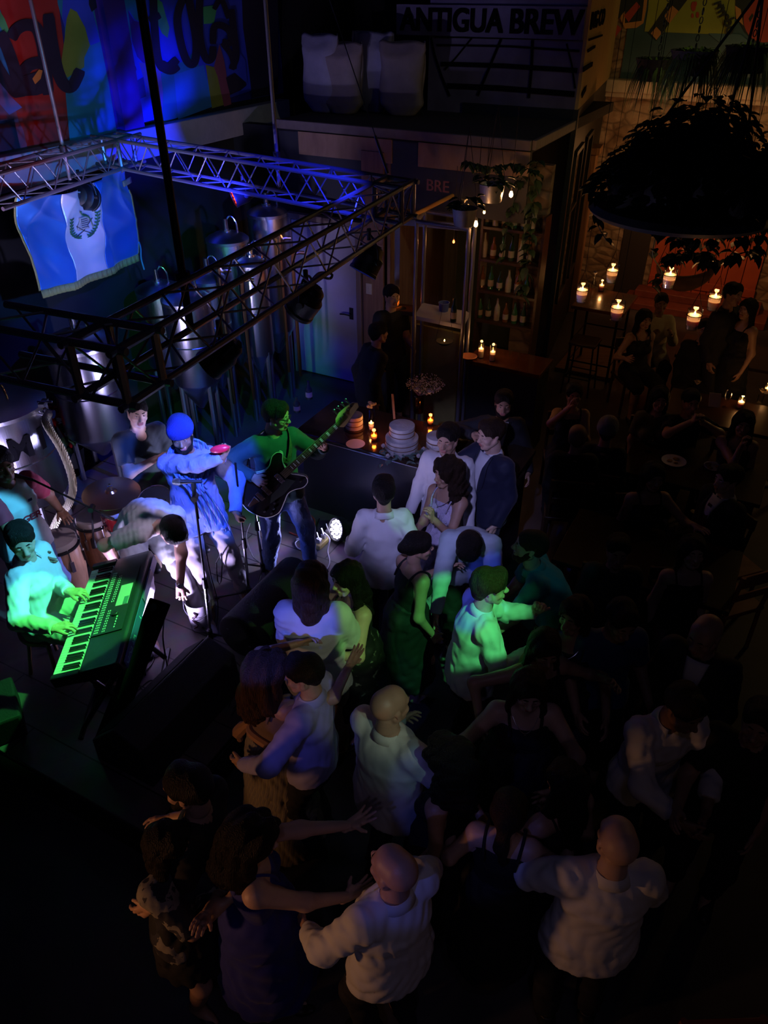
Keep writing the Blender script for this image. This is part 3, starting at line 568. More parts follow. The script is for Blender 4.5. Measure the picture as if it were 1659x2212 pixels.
def glasses(J, m=None):
    g = MB(); M = J['hM']
    for sx in (-1, 1): g.tube([M @ V((sx*.031+.019*math.cos(a), .104, .004+.014*math.sin(a))) for a in [i*PI/6 for i in range(12)]], .0022, 5, True); g.tube([M @ V((sx*.05, .102, .01)), M @ V((sx*.074, .06, .012)), M @ V((sx*.08, -.0, .008))], .0022, 5)
    g.tube([M @ V((-.012, .106, .006)), M @ V((.012, .106, .006))], .002, 5).build('glasses', m or BLACKP, J['root'])
def watch(J, i, m=None, face=True):
    M = J['hm'][i]; g = MB(); a = M @ V((0, -.035, 0)); b = M @ V((0, -.017, 0)); g.cyl(a, b, .032, k=16)
    if face: g.cyl(M @ V((0, -.026, .02)), M @ V((0, -.026, .036)), .02, k=16)
    g.build('wristwatch', m or BLACKP, J['root'])
def necklace(J, m=None):
    F, c = J['F2'], J['ch']; g = MB(); g.tube(bez([c+F @ V((-.075, .035, .15)), c+F @ V((-.045, .09, .11)), c+F @ V((0, .118, .085)), c+F @ V((.045, .09, .11)), c+F @ V((.075, .035, .15))], 4), .0018, 5); g.ball(c+F @ V((0, .124, .08)), .006, 8); g.build('necklace', m or CHROME, J['root'])
def front_text(J, s_, size, off, m, name='lettering', xs=1, depth=.002):
    F, c = J['F2'], J['ch']; return textmesh(s_, size, depth, frame(c+F @ V(off), F @ V((-1, 0, 0)), F @ V((0, .1, 1))), name, m, J['root'], .0015, xs=xs)
# ================================================================== the room
mat('white_shirt', (.72, .72, .74), .75, 0, .5, 7, .03, 10, sheen=.1, kind='fold'); mat('black_trousers', (.012, .012, .016), .8, 0, .3, 15)
FLOORM = ramp_mat('worn_concrete', [(.3, (.035, .033, .035)), (.6, (.07, .064, .066)), (.8, (.05, .045, .045))], .55, 1.6, bump=.15)
# stage boards: planks with seams
m = mat('stage_boards', (.2, .17, .16), .6); N = m.node_tree.nodes; L_ = m.node_tree.links
br = N.new('ShaderNodeTexBrick'); br.inputs['Scale'].default_value = 1; br.offset = .37; br.inputs['Mortar Size'].default_value = .006
br.inputs['Brick Width'].default_value = 1.3; br.inputs['Row Height'].default_value = .33; br.inputs['Color1'].default_value = (.22, .18, .165, 1); br.inputs['Color2'].default_value = (.15, .13, .125, 1); br.inputs['Mortar'].default_value = (.01, .01, .01, 1)
N['Mapping'].inputs['Rotation'].default_value = (0, 0, R(28)); L_.new(N['Mapping'].outputs[0], br.inputs[0])
nz = N.new('ShaderNodeTexNoise'); nz.inputs['Scale'].default_value = 7; nz.inputs['Detail'].default_value = 6; L_.new(N['Mapping'].outputs[0], nz.inputs[0])
mx = N.new('ShaderNodeMix'); mx.data_type = 'RGBA'; mx.blend_type = 'MULTIPLY'; mx.inputs[0].default_value = .8; L_.new(br.outputs[0], mx.inputs[6]); L_.new(nz.outputs[1], mx.inputs[7]); L_.new(mx.outputs[2], N['Principled BSDF'].inputs['Base Color'])
m.node_tree.nodes['Principled BSDF'].inputs['Base Color'].default_value = (.2, .17, .16, 1); STAGEM = m

struct(MB().obox((-7, 0, -.15), (16, 0, 0), (0, 17, 0), (0, 0, .15)).build('floor', FLOORM, smooth=False))
SZ = .3; c0 = V((-1.48, 2.75, 0)); bx = E1*-3.6
back = E2*4.1
struct(MB().obox(c0, bx, back, (0, 0, SZ)).build('stage_riser', STAGEM, smooth=False, bevel=.006))
struct(MB().obox(c0-E2*.012-E1*0, bx, E2*.01, (0, 0, SZ-.03)).obox(c0+E1*.002, E1*.01, back, (0, 0, SZ-.03)).build('trim_1', BLACKP, smooth=False))
B0 = V((-.33, 9.88, 0)); M0 = V((-2.81, 9.33, 0))
def BW(t, z, o=0): return B0+E1*t-E2*o+UP*z
def ML(t, z, o=0): return M0+E2*t+E1*o+UP*z
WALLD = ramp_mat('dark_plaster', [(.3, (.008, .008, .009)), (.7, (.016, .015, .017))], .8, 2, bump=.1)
# mural wall and its ledge
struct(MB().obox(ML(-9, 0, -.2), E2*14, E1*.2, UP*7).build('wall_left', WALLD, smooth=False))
LEDGE = mat('ledge_plaster', (.42, .40, .46), .7, 0, .15, 20, .08)
struct(MB().obox(ML(-9, 3.06, 0), E2*11.9, E1*.17, UP*.3).build('trim_2', LEDGE, smooth=False, bevel=.01))
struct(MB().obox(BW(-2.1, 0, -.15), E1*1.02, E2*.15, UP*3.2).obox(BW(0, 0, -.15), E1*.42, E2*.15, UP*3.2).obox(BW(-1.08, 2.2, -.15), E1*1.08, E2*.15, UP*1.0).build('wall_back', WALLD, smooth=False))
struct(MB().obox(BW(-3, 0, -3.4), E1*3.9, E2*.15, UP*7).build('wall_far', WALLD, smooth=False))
# roof slab over the bar and its timber edge
def onz(px, py, z): return P(px, py, z)
r1, r2 = P(600, 258, 3.3), P(1150, 305, 3.3)
ROOFM = mat('grey_roof_felt', (.03, .03, .033), .8, 0, .3, 25)
corner = V((2.3, 10.3, 0))
rr = V((2.3, 10.3, 3.3)); far1 = r1+E2*3.2; far2 = corner+V((0, 0, 3.3))+E2*2
struct(MB().prism([r1, r2, rr, far2, far1], (0, 0, -.12)).build('ceiling', ROOFM, smooth=False))
RIM = mat('pale_rim_board', (.16, .13, .12), .6, 0, .2, 20, .15)
t3 = MB(); e = (r2-r1).normalized(); t3.obox(r1-UP*.09-E2*.05, r2-r1, E2*.05, UP*.1); g = (rr-r2).normalized(); t3.obox(r2-UP*.09, rr-r2, g.cross(UP)*.05, UP*.1)
struct(t3.build('trim_3', RIM, smooth=False, bevel=.008))
PLY = ramp_mat('plywood', [(.25, (.24, .15, .09)), (.5, (.34, .22, .14)), (.8, (.2, .12, .08))], .6, 2.2, tex='noise', stretch=(1, 5, 1), bump=.1)
o = wempty('fascia_board', 'long dark plywood fascia board under the sack-loaded roof edge', 'board', r1)
for i, (a, b) in enumerate(((645, 848), (905, 1147))):
    q0 = RP(a, 283+(a-645)*.09, r1, E2); q1 = RP(b, 283+(b-645)*.09, r1, E2); q2 = RP(b, 332+(b-645)*.105, r1, E2)
    MB().obox(q0-E2*.02, q1-q0, E2*.02, UP*(q2.z-q1.z)).build('plywood_panel', PLY, o, bevel=.003)
FASC = mat('dark_fascia', (.03, .033, .036), .6, 0, .1, 20)
MB().obox(r1-E2*0+UP*-.1, r2-r1, E2*.04, UP*-.75).build('backing', FASC, o, smooth=False)
# door in the back wall
DOORM = mat('white_door_paint', (.36, .34, .40), .5, 0, .08, 12, .08, 3)
dr = MB().obox(BW(-.98, .03, .04), E1*.96, E2*.045, UP*2.12); d_ = struct(dr.build('door_1', DOORM, bevel=.006))
fr = MB().obox(BW(-1.06, 0, .06), E1*.07, E2*.1, UP*2.22).obox(BW(-.01, 0, .06), E1*.07, E2*.1, UP*2.22).obox(BW(-1.06, 2.16, .06), E1*1.12, E2*.1, UP*.07); struct(fr.build('trim_4', mat('door_frame_wood', (.2, .15, .12), .5), smooth=False, bevel=.004))
h = MB().cyl(BW(-.1, 1.02, .04), BW(-.1, 1.02, .1), .012).tube([BW(-.1, 1.02, .09), BW(-.18, 1.025, .095), BW(-.25, 1.015, .09)], .011, 8).obox(BW(-.13, .95, .047), E1*.06, E2*.008, UP*.16); h.build('door_handle', BLACK, d_)
# wooden wall panel with a switch, right of the door
BROWNP = ramp_mat('brown_panel', [(.3, (.17, .09, .06)), (.7, (.26, .15, .10))], .5, 3, stretch=(8, 8, .6), bump=.1)
struct(MB().obox(BW(.08, 0, .03), E1*.3, E2*.03, UP*3.05).build('trim_5', BROWNP, smooth=False))
o = MB().obox(BW(.13, 1.34, .045), E1*.085, E2*.015, UP*.14).obox(BW(.155, 1.375, .05), E1*.035, E2*.006, UP*.07).build('light_switch', mat('switch_plate', (.5, .47, .42), .35), bevel=.004)
tag(o, 'cream light switch plate on the brown panel beside the white door', 'switch')
# recess behind the bar
YEL = mat('ochre_paint', (.26,.23,.07), .7, 0, .1, 15, .1)
struct(MB().obox(BW(.42, 0, -2.2), E1*1.58, E2*.1, UP*3.2).build('wall_recess', mat('recess_plaster', (.12, .10, .05), .75, 0, .2, 10, .15, 4), smooth=False))
struct(MB().obox(BW(.42, 0, 0), E1*.04, E2*-0+E2*2.2, UP*3.2).build('wall_jamb', BROWNP, smooth=False))
# sign building: corner, side face
SB0 = V((2.3, 10.3, 0)); sd = (V((3.75, 14.5, 0))-SB0).normalized(); sn = V((sd.y, -sd.x, 0))
def SF(px, py): return RP(px, py, SB0, E2)
def SS(px, py): return RP(px, py, SB0, sn)
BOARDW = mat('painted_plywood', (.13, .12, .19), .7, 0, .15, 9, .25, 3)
tl = SF(928, 60); gz = SF(1240, 288).z
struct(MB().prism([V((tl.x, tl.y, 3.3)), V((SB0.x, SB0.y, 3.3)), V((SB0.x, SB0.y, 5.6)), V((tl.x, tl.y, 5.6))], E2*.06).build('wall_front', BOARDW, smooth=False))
OCH = ramp_mat('ochre_boards', [(.2, (.42, .27, .09)), (.5, (.55, .36, .13)), (.8, (.34, .21, .07))], .65, 3, stretch=(10, 10, .8), bump=.2)
L3 = 4.5
ztop = SS(1299, 190).z; zb = SS(1240, 288).z
GRN = mat('dark_green_paint', (.012, .018, .015), .55, 0, .1, 15, .1)
struct(MB().prism([SB0+UP*3.42, SB0+sd*L3+UP*3.42, SB0+sd*L3+UP*6, SB0+UP*6], sn*.04).build('wall_side', OCH, smooth=False))
struct(MB().prism([SB0, SB0+sd*L3, SB0+sd*L3+UP*3.42, SB0+UP*3.42], sn*.03).build('wall_side_lower', GRN, smooth=False))
struct(MB().prism([SB0+UP*3.30-sn*.0, SB0-E1*1.45+UP*3.30, SB0-E1*1.45+UP*3.42, SB0+UP*3.42], -E2*.03).obox(SB0-sn*.0+UP*0-E2*.03, sn*.06, sd*.12, UP*3.42).build('trim_6', GRN, smooth=False))
# side windows
for i, (a, b, z0, z1) in enumerate(((.35, 1.15, .9, 2.9), (1.55, 2.3, .9, 2.9))):
    w_ = MB()
    for p_, q, r_ in ((SB0+sd*a+UP*z0, sd*(b-a), UP*.06), (SB0+sd*a+UP*(z1-.06), sd*(b-a), UP*.06), (SB0+sd*a+UP*z0, sd*.06, UP*(z1-z0)), (SB0+sd*(b-.06)+UP*z0, sd*.06, UP*(z1-z0)), (SB0+sd*a+UP*(z0+.6*(z1-z0)), sd*(b-a), UP*.04)): w_.obox(p_+sn*.03, q, sn*.04, r_)
    wo = struct(w_.build('window_%d' % (i+1), mat('window_frame_green', (.045,.045,.035), .5), smooth=False, bevel=.004))
    MB().obox(SB0+sd*(a+.05)+UP*(z0+.05)+sn*.035, sd*(b-a-.1), sn*.008, UP*(z1-z0-.1)).build('pane', mat('dark_glass', (.01, .012, .014), .08), wo, smooth=False)
# the brewery sign: lettering band and globe lines
sg = wempty('brewery_sign', 'pale wall sign reading ANTIGUA BREW in black letters around a corner', 'sign', SF(1050, 60))
b0, b1, b2, b3 = SF(860, 9), SF(1266, 14), SF(1254, 82), SF(860, 74)
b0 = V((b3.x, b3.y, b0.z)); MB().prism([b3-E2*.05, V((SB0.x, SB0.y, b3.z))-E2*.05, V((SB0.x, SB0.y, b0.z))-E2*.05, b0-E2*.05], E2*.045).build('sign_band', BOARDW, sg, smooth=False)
INK = mat('sign_black', (.004, .004, .005), .9, spec=.05)
zm = (b0.z+b3.z)/2-.005; lw = SF(870, 40); rw = SF(1256, 45)
for wd, xa, xb in (('ANTIGUA', 868, 1092), ('BREW', 1104, 1262)):
    a_, b_ = SF(xa, 40), SF(xb, 42); mid = (a_+b_)/2; Ln = (b_-a_).length
    t_ = textmesh(wd, .3, .004, Matrix.Identity(4), 'lettering', INK, heavy=.012); wd_ = t_.dimensions.x if t_.dimensions.x > 0 else 1
    xs_ = [v.co.x for v in t_.data.vertices]; ys_ = [v.co.y for v in t_.data.vertices]; wx = max(xs_)-min(xs_); wy = max(ys_)-min(ys_)
    t_.data.transform(Matrix.Diagonal((Ln/wx, (b0.z-b3.z)*.78/wy, 1, 1))); t_.data.transform(frame(V((mid.x, mid.y, zm))-E2*.056, E1, UP)); hang(t_, sg)
a_, b_ = SS(1268, 42), SS(1297, 42)
t_ = textmesh('ING CO', .3, .004, Matrix.Identity(4), 'lettering', INK, heavy=.01); xs_ = [v.co.x for v in t_.data.vertices]; wx = max(xs_)-min(xs_); t_.data.transform(Matrix.Diagonal(((b_-a_).length/wx, .95*(b0.z-b3.z)*.8/.22*.72, 1, 1))); t_.data.transform(frame(((a_+b_)/2)*1+sn*.05, sd, UP)); hang(t_, sg)
def line(pts, w0, nm, pl, off, up=UP):
    q = [pl(*p_) for p_ in pts]; g_ = MB(); off = V(off)
    for a_, b_ in zip(q, q[1:]):
        t_ = (b_-a_).normalized(); n_ = t_.cross(off.normalized()); g_.obox(a_+off-n_*w0/2-t_*w0*.2, (b_-a_)+t_*w0*.4, n_*w0, off*.2)
    return g_.build(nm, INK, sg, smooth=False)
for pts, w0 in (([(945, 97), (1100, 100), (1252, 110)], .022), ([(955, 138), (1090, 142), (1246, 152)], .05), ([(968, 185), (1080, 190), (1240, 203)], .06), ([(940, 80), (1250, 86)], .014), ([(1020, 82), (985, 125), (962, 150)], .022), ([(1083, 84), (1058, 145), (1033, 205)], .034), ([(1151, 88), (1149, 145), (1143, 210)], .036), ([(1225, 95), (1236, 140), (1243, 190)], .022), ([(932, 82), (940, 120), (955, 165), (972, 207)], .03)): line(pts, w0, 'globe_line', SF, -E2*.012)
for pts, w0 in (([(1262, 86), (1292, 76)], .02), ([(1260, 110), (1276, 100)], .03), ([(1250, 150), (1270, 138)], .05), ([(1248, 205), (1256, 190)], .06)): line(pts, w0, 'globe_line', SS, sn*.05)
# grain sacks on the roof
SACK = [mat('sack_plastic', (.2, .2, .28), .6, 0, .5, 8, .15, 6), mat('sack_paper', (.19, .16, .17), .75, 0, .5, 8, .15, 6)]
def sack(px, py, w_, h_, mi, lab, lean=0, z=3.3):
    c = P(px, py, z); r_ = empty('grain_sack', lab, 'sack', c, R(-28+lean), 'grain sacks on the roof')
    def fn(u, v_):
        a = 2*PI*u; k = 1 if v_ < .82 else 1-.75*((v_-.82)/.18)**.8; b_ = .55+.45*min(1, v_*6); x = math.cos(a); y = math.sin(a)
        x = math.copysign(abs(x)**.6, x); y = math.copysign(abs(y)**.7, y); wv = 1+.05*math.sin(9*v_+3*a+px)
        return V((x*w_/2*b_*wv*(1+.06*(v_ > .85)), y*w_*.24*b_*k*wv, h_*v_+.012*math.sin(5*a+px)*(v_ > .8)))
    MB().grid(fn, 36, 26).add([(0, 0, 0)], []).build('bag', SACK[mi], r_, solid=.006)
    textmesh('GRAN' if mi else '25 KG', .07, .002, frame((0, -w_*.3-.012, h_*.55), (1, 0, 0), (0, .05, 1)), 'print', mat('faded_print', (.09, .08, .09), .8), r_) if False else None
for a in ((645, 160, .38, .62, 0, 'tall pale grain sack at the back left end of the sack group', 10), (698, 243, .5, .86, 0, 'broad bluish grain sack, front left of the row on the roof', -4), (742, 246, .52, .78, 1, 'brownish grain sack beside the broad bluish one', 5), (808, 243, .52, .88, 0, 'bluish grain sack in the middle with folded open top', -2), (868, 250, .55, .8, 1, 'brown grain sack at the right end of the row', 6), (795, 205, .45, .8, 1, 'grain sack mostly hidden behind the middle one', 3)): sack(*a[:6], a[6])

# ------------------------------------------------------------------ painted mural on the left wall
def paint(n, c): return mat('mural_'+n, c, .65, 0, .1, 14, .12, 3)
mur = wempty('wall_mural', 'large colourful street mural on the upper left wall', 'mural', ML(-1, 3.4))
PT = {'red': paint('red', (.4, .03, .025)), 'blue': paint('blue', (.04, .07, .62)), 'teal': paint('teal', (.02, .22, .34)), 'olive': paint('olive', (.24, .28, .04)), 'green': paint('green', (.08, .45, .16)), 'black': paint('black', (.02, .015, .04)), 'purple': paint('purple', (.08,.02,.25)), 'lilac': paint('lilac', (.2,.14,.4)), 'pink': paint('pink', (.25,.07,.12)), 'sky': paint('sky', (.03, .22, .5)), 'darkblue': paint('darkblue', (.03, .03, .25)), 'orange': paint('orange', (.7, .25, .05))}
_lay = [0]
def mp_(poly, c, name='painted_shape', n=E1, p0=None, parent=None, base=.012):
    _lay[0] += 1; p0 = p0 or ML(0, 0); off = base+.0006*_lay[0]; q = [RP(x, y, V(p0)+V(n)*off, n) for x, y in poly]
    return MB().prism(q, V(n)*.0005).build(name, PT[c], parent or mur, smooth=False)
def stroke(pts, w_, c, **k):
    """thick brush stroke through photograph points"""
    q = bez([(x, y, 0) for x, y in pts], 6); n = len(q); L1 = []; R1 = []
    for i, p_ in enumerate(q):
        t_ = (q[min(i+1, n-1)]-q[max(i-1, 0)]).normalized(); s_ = V((-t_.y, t_.x, 0)); ww = w_/2*(1 if 0 < i < n-1 else .8); L1.append((p_+s_*ww)); R1.append(p_-s_*ww)
    _lay[0] += 1; n_ = k.get('n', E1); p0 = k.get('p0') or ML(0, 0); off = k.get('base', .012)+.0006*_lay[0]; m_ = MB()
    A1 = [RP(a.x, a.y, V(p0)+V(n_)*off, n_) for a in L1]; A2 = [RP(a.x, a.y, V(p0)+V(n_)*off, n_) for a in R1]
    k_ = len(A1); m_.add(A1+A2, [(i, i+1, k_+i+1, k_+i) for i in range(k_-1)]); return m_.build('letter_stroke', PT[c], k.get('parent') or mur, smooth=False)
MB().obox(ML(-9, 3.42, .001), E2*12.0, E1*.009, UP*2.6).build('painted_ground', PT['darkblue'], mur, smooth=False)
mp_([(-140, -60), (-10, -60), (20, 60), (60, 330), (-140, 380)], 'pink')
mp_([(-20, -60), (60, -60), (100, 40), (150, 320), (60, 340), (20, 180)], 'red')
mp_([(50, -60), (118, -60), (128, 20), (148, 180), (150, 325), (90, 330), (80, 100)], 'red')
mp_([(0, 20), (14, 60), (26, 110), (40, 160), (16, 170), (-20, 90)], 'sky'); mp_([(0, 24), (10, 40), (22, 72), (12, 78), (-4, 50)], 'green')
mp_([(-30, 250), (0, 258), (36, 255), (50, 280), (62, 330), (-30, 345)], 'pink'); mp_([(0, 262), (30, 256), (44, 320), (0, 330)], 'black'); mp_([(0, 176), (20, 205), (48, 232), (20, 248), (0, 225)], 'lilac')
mp_([(118, -60), (190, -60), (228, 90), (258, 290), (152, 320), (142, 205), (140, 60), (125, 10)], 'teal')
mp_([(136, -10), (190, -20), (216, 90), (196, 98), (178, 60), (152, 20), (140, 60), (134, 40)], 'blue')
mp_([(152, 18), (166, 26), (184, 60), (194, 98), (182, 125), (182, 145), (145, 168), (132, 138), (140, 80), (144, 40)], 'olive')
mp_([(190, -60), (250, -60), (262, 60), (282, 285), (255, 300), (235, 180), (205, 30)], 'purple')
mp_([(190, -60), (246, -60), (224, 4), (198, 26), (192, 10)], 'black')
for l in ([(24, 84), (36, 64), (56, 54), (78, 60), (90, 90), (98, 140), (104, 205)], [(88, 134), (62, 142), (48, 165), (52, 190), (74, 188), (94, 172)], [(104, 30), (112, 90), (124, 150), (138, 182), (156, 186), (174, 150)], [(0, 70), (18, 110), (36, 165), (44, 210)], [(-20, 120), (10, 170), (40, 205)]): stroke(l, 26, 'black')
mp_([(20, 150), (48, 165), (96, 150), (108, 196), (80, 206), (46, 208), (30, 190)], 'black'); mp_([(70, 170), (84, 150), (92, 152), (88, 170), (76, 182)], 'orange')
# pillar between the panels
q0 = RP(222, 100, M0, E1); q1 = RP(268, 100, M0, E1); struct(MB().obox(V((q0.x, q0.y, 3.36)), V((q1.x-q0.x, q1.y-q0.y, 0)), E1*.11, UP*2.6).build('trim_7', PT['purple'], smooth=False))
# second panel
mp_([(270, -60), (540, -60), (560, 190), (440, 230), (290, 270), (278, 200)], 'blue', base=.03)
mp_([(240, -60), (330, -60), (300, 46), (290, 40), (278, 22), (284, 82), (276, 80), (262, 52)], 'teal', base=.03)
mp_([(276, 22), (290, 45), (302, 48), (316, 40), (322, 140), (308, 135), (296, 122), (286, 92), (282, 60)], 'purple', base=.03)
mp_([(346, 160), (400, 130), (420, 110), (436, 160), (440, 235), (352, 265), (350, 200)], 'teal', base=.03); mp_([(376, 162), (440, 140), (452, 190), (460, 230), (385, 258)], 'sky', base=.03)
mp_([(444, 140), (462, 145), (480, 190), (486, 226), (458, 234)], 'olive', base=.03); mp_([(474, 95), (484, 130), (500, 225), (484, 230), (470, 165), (462, 145)], 'pink', base=.03)
mp_([(300, 135), (345, 140), (352, 200), (350, 262), (330, 220), (312, 175)], 'lilac', base=.03); mp_([(330, -10), (350, 5), (366, 60), (362, 82), (350, 72), (338, 45)], 'green', base=.03); mp_([(438, 15), (470, 10), (462, 50), (440, 52)], 'green', base=.03)
mp_([(290, 178), (310, 166), (316, 208), (297, 216)], 'darkblue', base=.03); mp_([(488, 168), (525, 148), (532, 185), (520, 195), (497, 205)], 'black', base=.03)
mp_([(520, -60), (600, -60), (600, 200), (545, 212), (535, 130), (525, 60)], 'black', base=.03); mp_([(515, 110), (530, 130), (534, 180), (505, 155)], 'blue', base=.03)
for x, y, s_ in ((268, 68, 4), (278, 96, 7), (281, 130, 8), (275, 145, 9), (288, 150, 7), (276, 154, 6)): mp_([(x+s_*math.cos(a*PI/4), y+s_*1.3*math.sin(a*PI/4)) for a in range(8)], 'darkblue', base=.03)
for a in range(6): mp_([(268, 96), (268+15*math.cos(a*PI/3+.3), 96+12*math.sin(a*PI/3+.3)), (270+4*math.cos(a*PI/3+.8), 97+4*math.sin(a*PI/3+.8))], 'darkblue', base=.03)
for l, w_ in [(a_, b_*1.15) for a_, b_ in (([(330, -30), (334, 60), (342, 130), (358, 148), (384, 128)], 15), ([(322, 44), (346, 32)], 14), ([(345, 140), (368, 150), (384, 140)], 20), ([(408, -30), (384, 30), (390, 90), (404, 132), (420, 135), (424, 90), (412, 20), (404, -20)], 15), ([(432, -20), (430, 50), (434, 95), (446, 128), (458, 125), (460, 100)], 14), ([(460, 95), (462, 60), (478, 55), (496, 68), (498, 92), (480, 90)], 13), ([(500, 20), (505, 70), (510, 120), (500, 150)], 13), ([(480, 92), (500, 120), (506, 150)], 11), ([(462, 20), (478, 0), (494, 40)], 10))]: stroke(l, w_, 'black', base=.03)

# ------------------------------------------------------------------ stone wall at the back right
S0 = V((3.5, 14.1, 0)); ml_ = ramp_mat('rubble_stone', [(.2, (.10, .055, .03)), (.45, (.26, .17, .10)), (.62, (.36, .27, .17)), (.85, (.2, .11, .07))], .85, 3.5, bump=.9)
def SW(px, py): return RP(px, py, S0, -E2)
N = ml_.node_tree.nodes; vn = N.new('ShaderNodeTexVoronoi'); vn.feature = 'DISTANCE_TO_EDGE'; vn.inputs['Scale'].default_value = 1; mr_ = N.new('ShaderNodeMapRange'); mr_.inputs[2].default_value = .12; mr_.inputs[3].default_value = .5; ml_.node_tree.links.new(vn.outputs[0], mr_.inputs[0]); mc_ = N.new('ShaderNodeMix'); mc_.data_type = 'RGBA'; mc_.blend_type = 'MULTIPLY'; mc_.inputs[0].default_value = 1; ml_.node_tree.links.new(N['Color Ramp'].outputs[0], mc_.inputs[6]); ml_.node_tree.links.new(mr_.outputs[0], mc_.inputs[7]); ml_.node_tree.links.new(mc_.outputs[2], N['Principled BSDF'].inputs['Base Color']); mp2 = N.new('ShaderNodeMapping'); mp2.inputs['Scale'].default_value = (3.4, 3.4, 6.5); ml_.node_tree.links.new(N['Texture Coordinate'].outputs['Object'], mp2.inputs[0]); ml_.node_tree.links.new(mp2.outputs[0], vn.inputs[0])
bp = N.new('ShaderNodeBump'); bp.inputs['Strength'].default_value = .8; bp.inputs['Distance'].default_value = .08; ml_.node_tree.links.new(vn.outputs[0], bp.inputs['Height']); ml_.node_tree.links.new(N['Bump'].outputs[0], bp.inputs['Normal']); ml_.node_tree.links.new(bp.outputs[0], N['Principled BSDF'].inputs['Normal'])
struct(MB().obox(S0-E1*1.5, E1*9, E2*.3, UP*7).build('wall_right', ml_, smooth=False))
zc0, zc1 = SW(1320, 207).z, SW(1320, 168).z
CORN = mat('lime_cornice', (.5, .42, .3), .75, 0, .4, 12, .2, 4)
struct(MB().obox(S0-E1*.5+UP*zc0-E2*.16, E1*7, E2*.16, UP*(zc1-zc0)*.3).obox(S0-E1*.5+UP*(zc0+(zc1-zc0)*.3)-E2*.24, E1*7, E2*.24, UP*(zc1-zc0)*.7).build('trim_8', CORN, smooth=False, bevel=.02))
mu2 = wempty('painted_mural', 'green and orange mural with black lettering above the stone wall cornice', 'mural', S0+UP*(zc1+.5))
MB().obox(S0+E1*.32+UP*zc1-E2*.02, E1*6.4, E2*.018, UP*1.8).build('painted_ground', paint('night_teal', (.04, .10, .12)), mu2, smooth=False)
PT.update(lime=paint('lime', (.30, .34, .05)), rust=paint('rust', (.42, .06, .04)), amber=paint('amber', (.55, .26, .08)), night=paint('night', (.02, .03, .03)), slate=paint('slate', (.06, .14, .17)))
_lay[0] = 0
def m2(poly, c): mp_(poly, c, n=-E2, p0=S0, parent=mu2, base=.03)
m2([(1405, -60), (1600, -60), (1585, 60), (1570, 75), (1392, 68), (1400, 20)], 'lime'); m2([(1360, -60), (1405, -60), (1396, 20), (1390, 50), (1375, 60), (1350, 62), (1340, 40), (1350, 0)], 'amber'); m2([(1350, -60), (1398, -60), (1386, 45), (1350, 50)], 'night')
m2([(1320, 60), (1332, 45), (1420, -60), (1375, -60), (1318, 42)], 'night'); m2([(1348, 34), (1375, 4), (1383, 14), (1358, 48)], 'rust'); m2([(1320, 68), (1334, 54), (1343, 62), (1328, 82)], 'rust')
m2([(1400, 70), (1490, -60), (1530, -60), (1418, 88)], 'night'); m2([(1434, 36), (1452, 12), (1466, 24), (1446, 51)], 'amber'); m2([(1406, 72), (1418, 58), (1430, 71), (1418, 86)], 'amber')
m2([(1530, 72), (1600, 74), (1625, 96), (1560, 96)], 'slate'); m2([(1590, -60), (1640, -60), (1650, 20), (1625, 60), (1640, 100), (1610, 70), (1588, 30)], 'night'); m2([(1588, 12), (1600, 20), (1606, 55), (1590, 40)], 'amber')
m2([(1650+44*math.cos(a*PI/12), 42+50*math.sin(a*PI/12)) for a in range(24)], 'rust'); m2([(1617, 40), (1625, 28), (1628, 34), (1620, 48)], 'night')
for x, y, s_ in ((1498, 14, 8), (1507, 32, 5), (1496, 34, 4), (1503, 8, 4)): m2([(x+s_*.7*math.cos(a*PI/4), y+s_*1.4*math.sin(a*PI/4)) for a in range(8)], 'rust')
for ch_, x, y, rot in (('r', 1554, 8, -70), ('m', 1562, 22, -60), ('e', 1570, 36, -50), ('b', 1576, 48, -65), ('o', 1580, 64, -60)):
    p_ = SW(x, y)-E2*.06; textmesh(ch_, .2, .003, frame(p_, E1, UP) @ Matrix.Rotation(R(rot), 4, 'Z'), 'letter', PT['night'], mu2, .006)
# red double door with steps and dark shutter
RED = mat('red_door_paint', (.45, .085, .035), .5, 0, .15, 10, .18, 3)
dl = SW(1392, 655); dz = 0.0; W_ = 1.75; topz = 2.35
d2 = MB()
for i in range(7): d2.obox(V((dl.x, dl.y, dz))+E1*(i*W_/7)-E2*.05, E1*(W_/7-.012), E2*.05, UP*topz)
for z in (.3, 1.3, 2.05): d2.obox(V((dl.x, dl.y, dz+z))-E2*.075, E1*W_, E2*.03, UP*.14)
d2 = struct(d2.build('door_2', RED, smooth=False, bevel=.004)); MB().cyl(V((dl.x, dl.y, 1.1))+E1*.8-E2*.08, V((dl.x, dl.y, 1.1))+E1*.8-E2*.15, .03).build('door_handle', BLACK, d2)
DR = mat('red_step_tile', (.2, .05, .03), .5, 0, .2, 12, .2)
struct(MB().obox(V((dl.x, dl.y, 0))-E1*.3-E2*.7, E1*(W_+.6), E2*.7, UP*.12).obox(V((dl.x, dl.y, .12))-E1*.15-E2*.35, E1*(W_+.3), E2*.35, UP*.12).build('trim_9', DR, smooth=False, bevel=.01))
a_, b_ = SW(1325, 640), SW(1382, 640)
struct(MB().obox(V((a_.x, a_.y, 0))-E2*.04, V((b_.x-a_.x, b_.y-a_.y, 0)), E2*.04, UP*2.6).build('door_3', mat('dark_shutter', (.03, .025, .02), .6, 0, .1, 20), smooth=False))
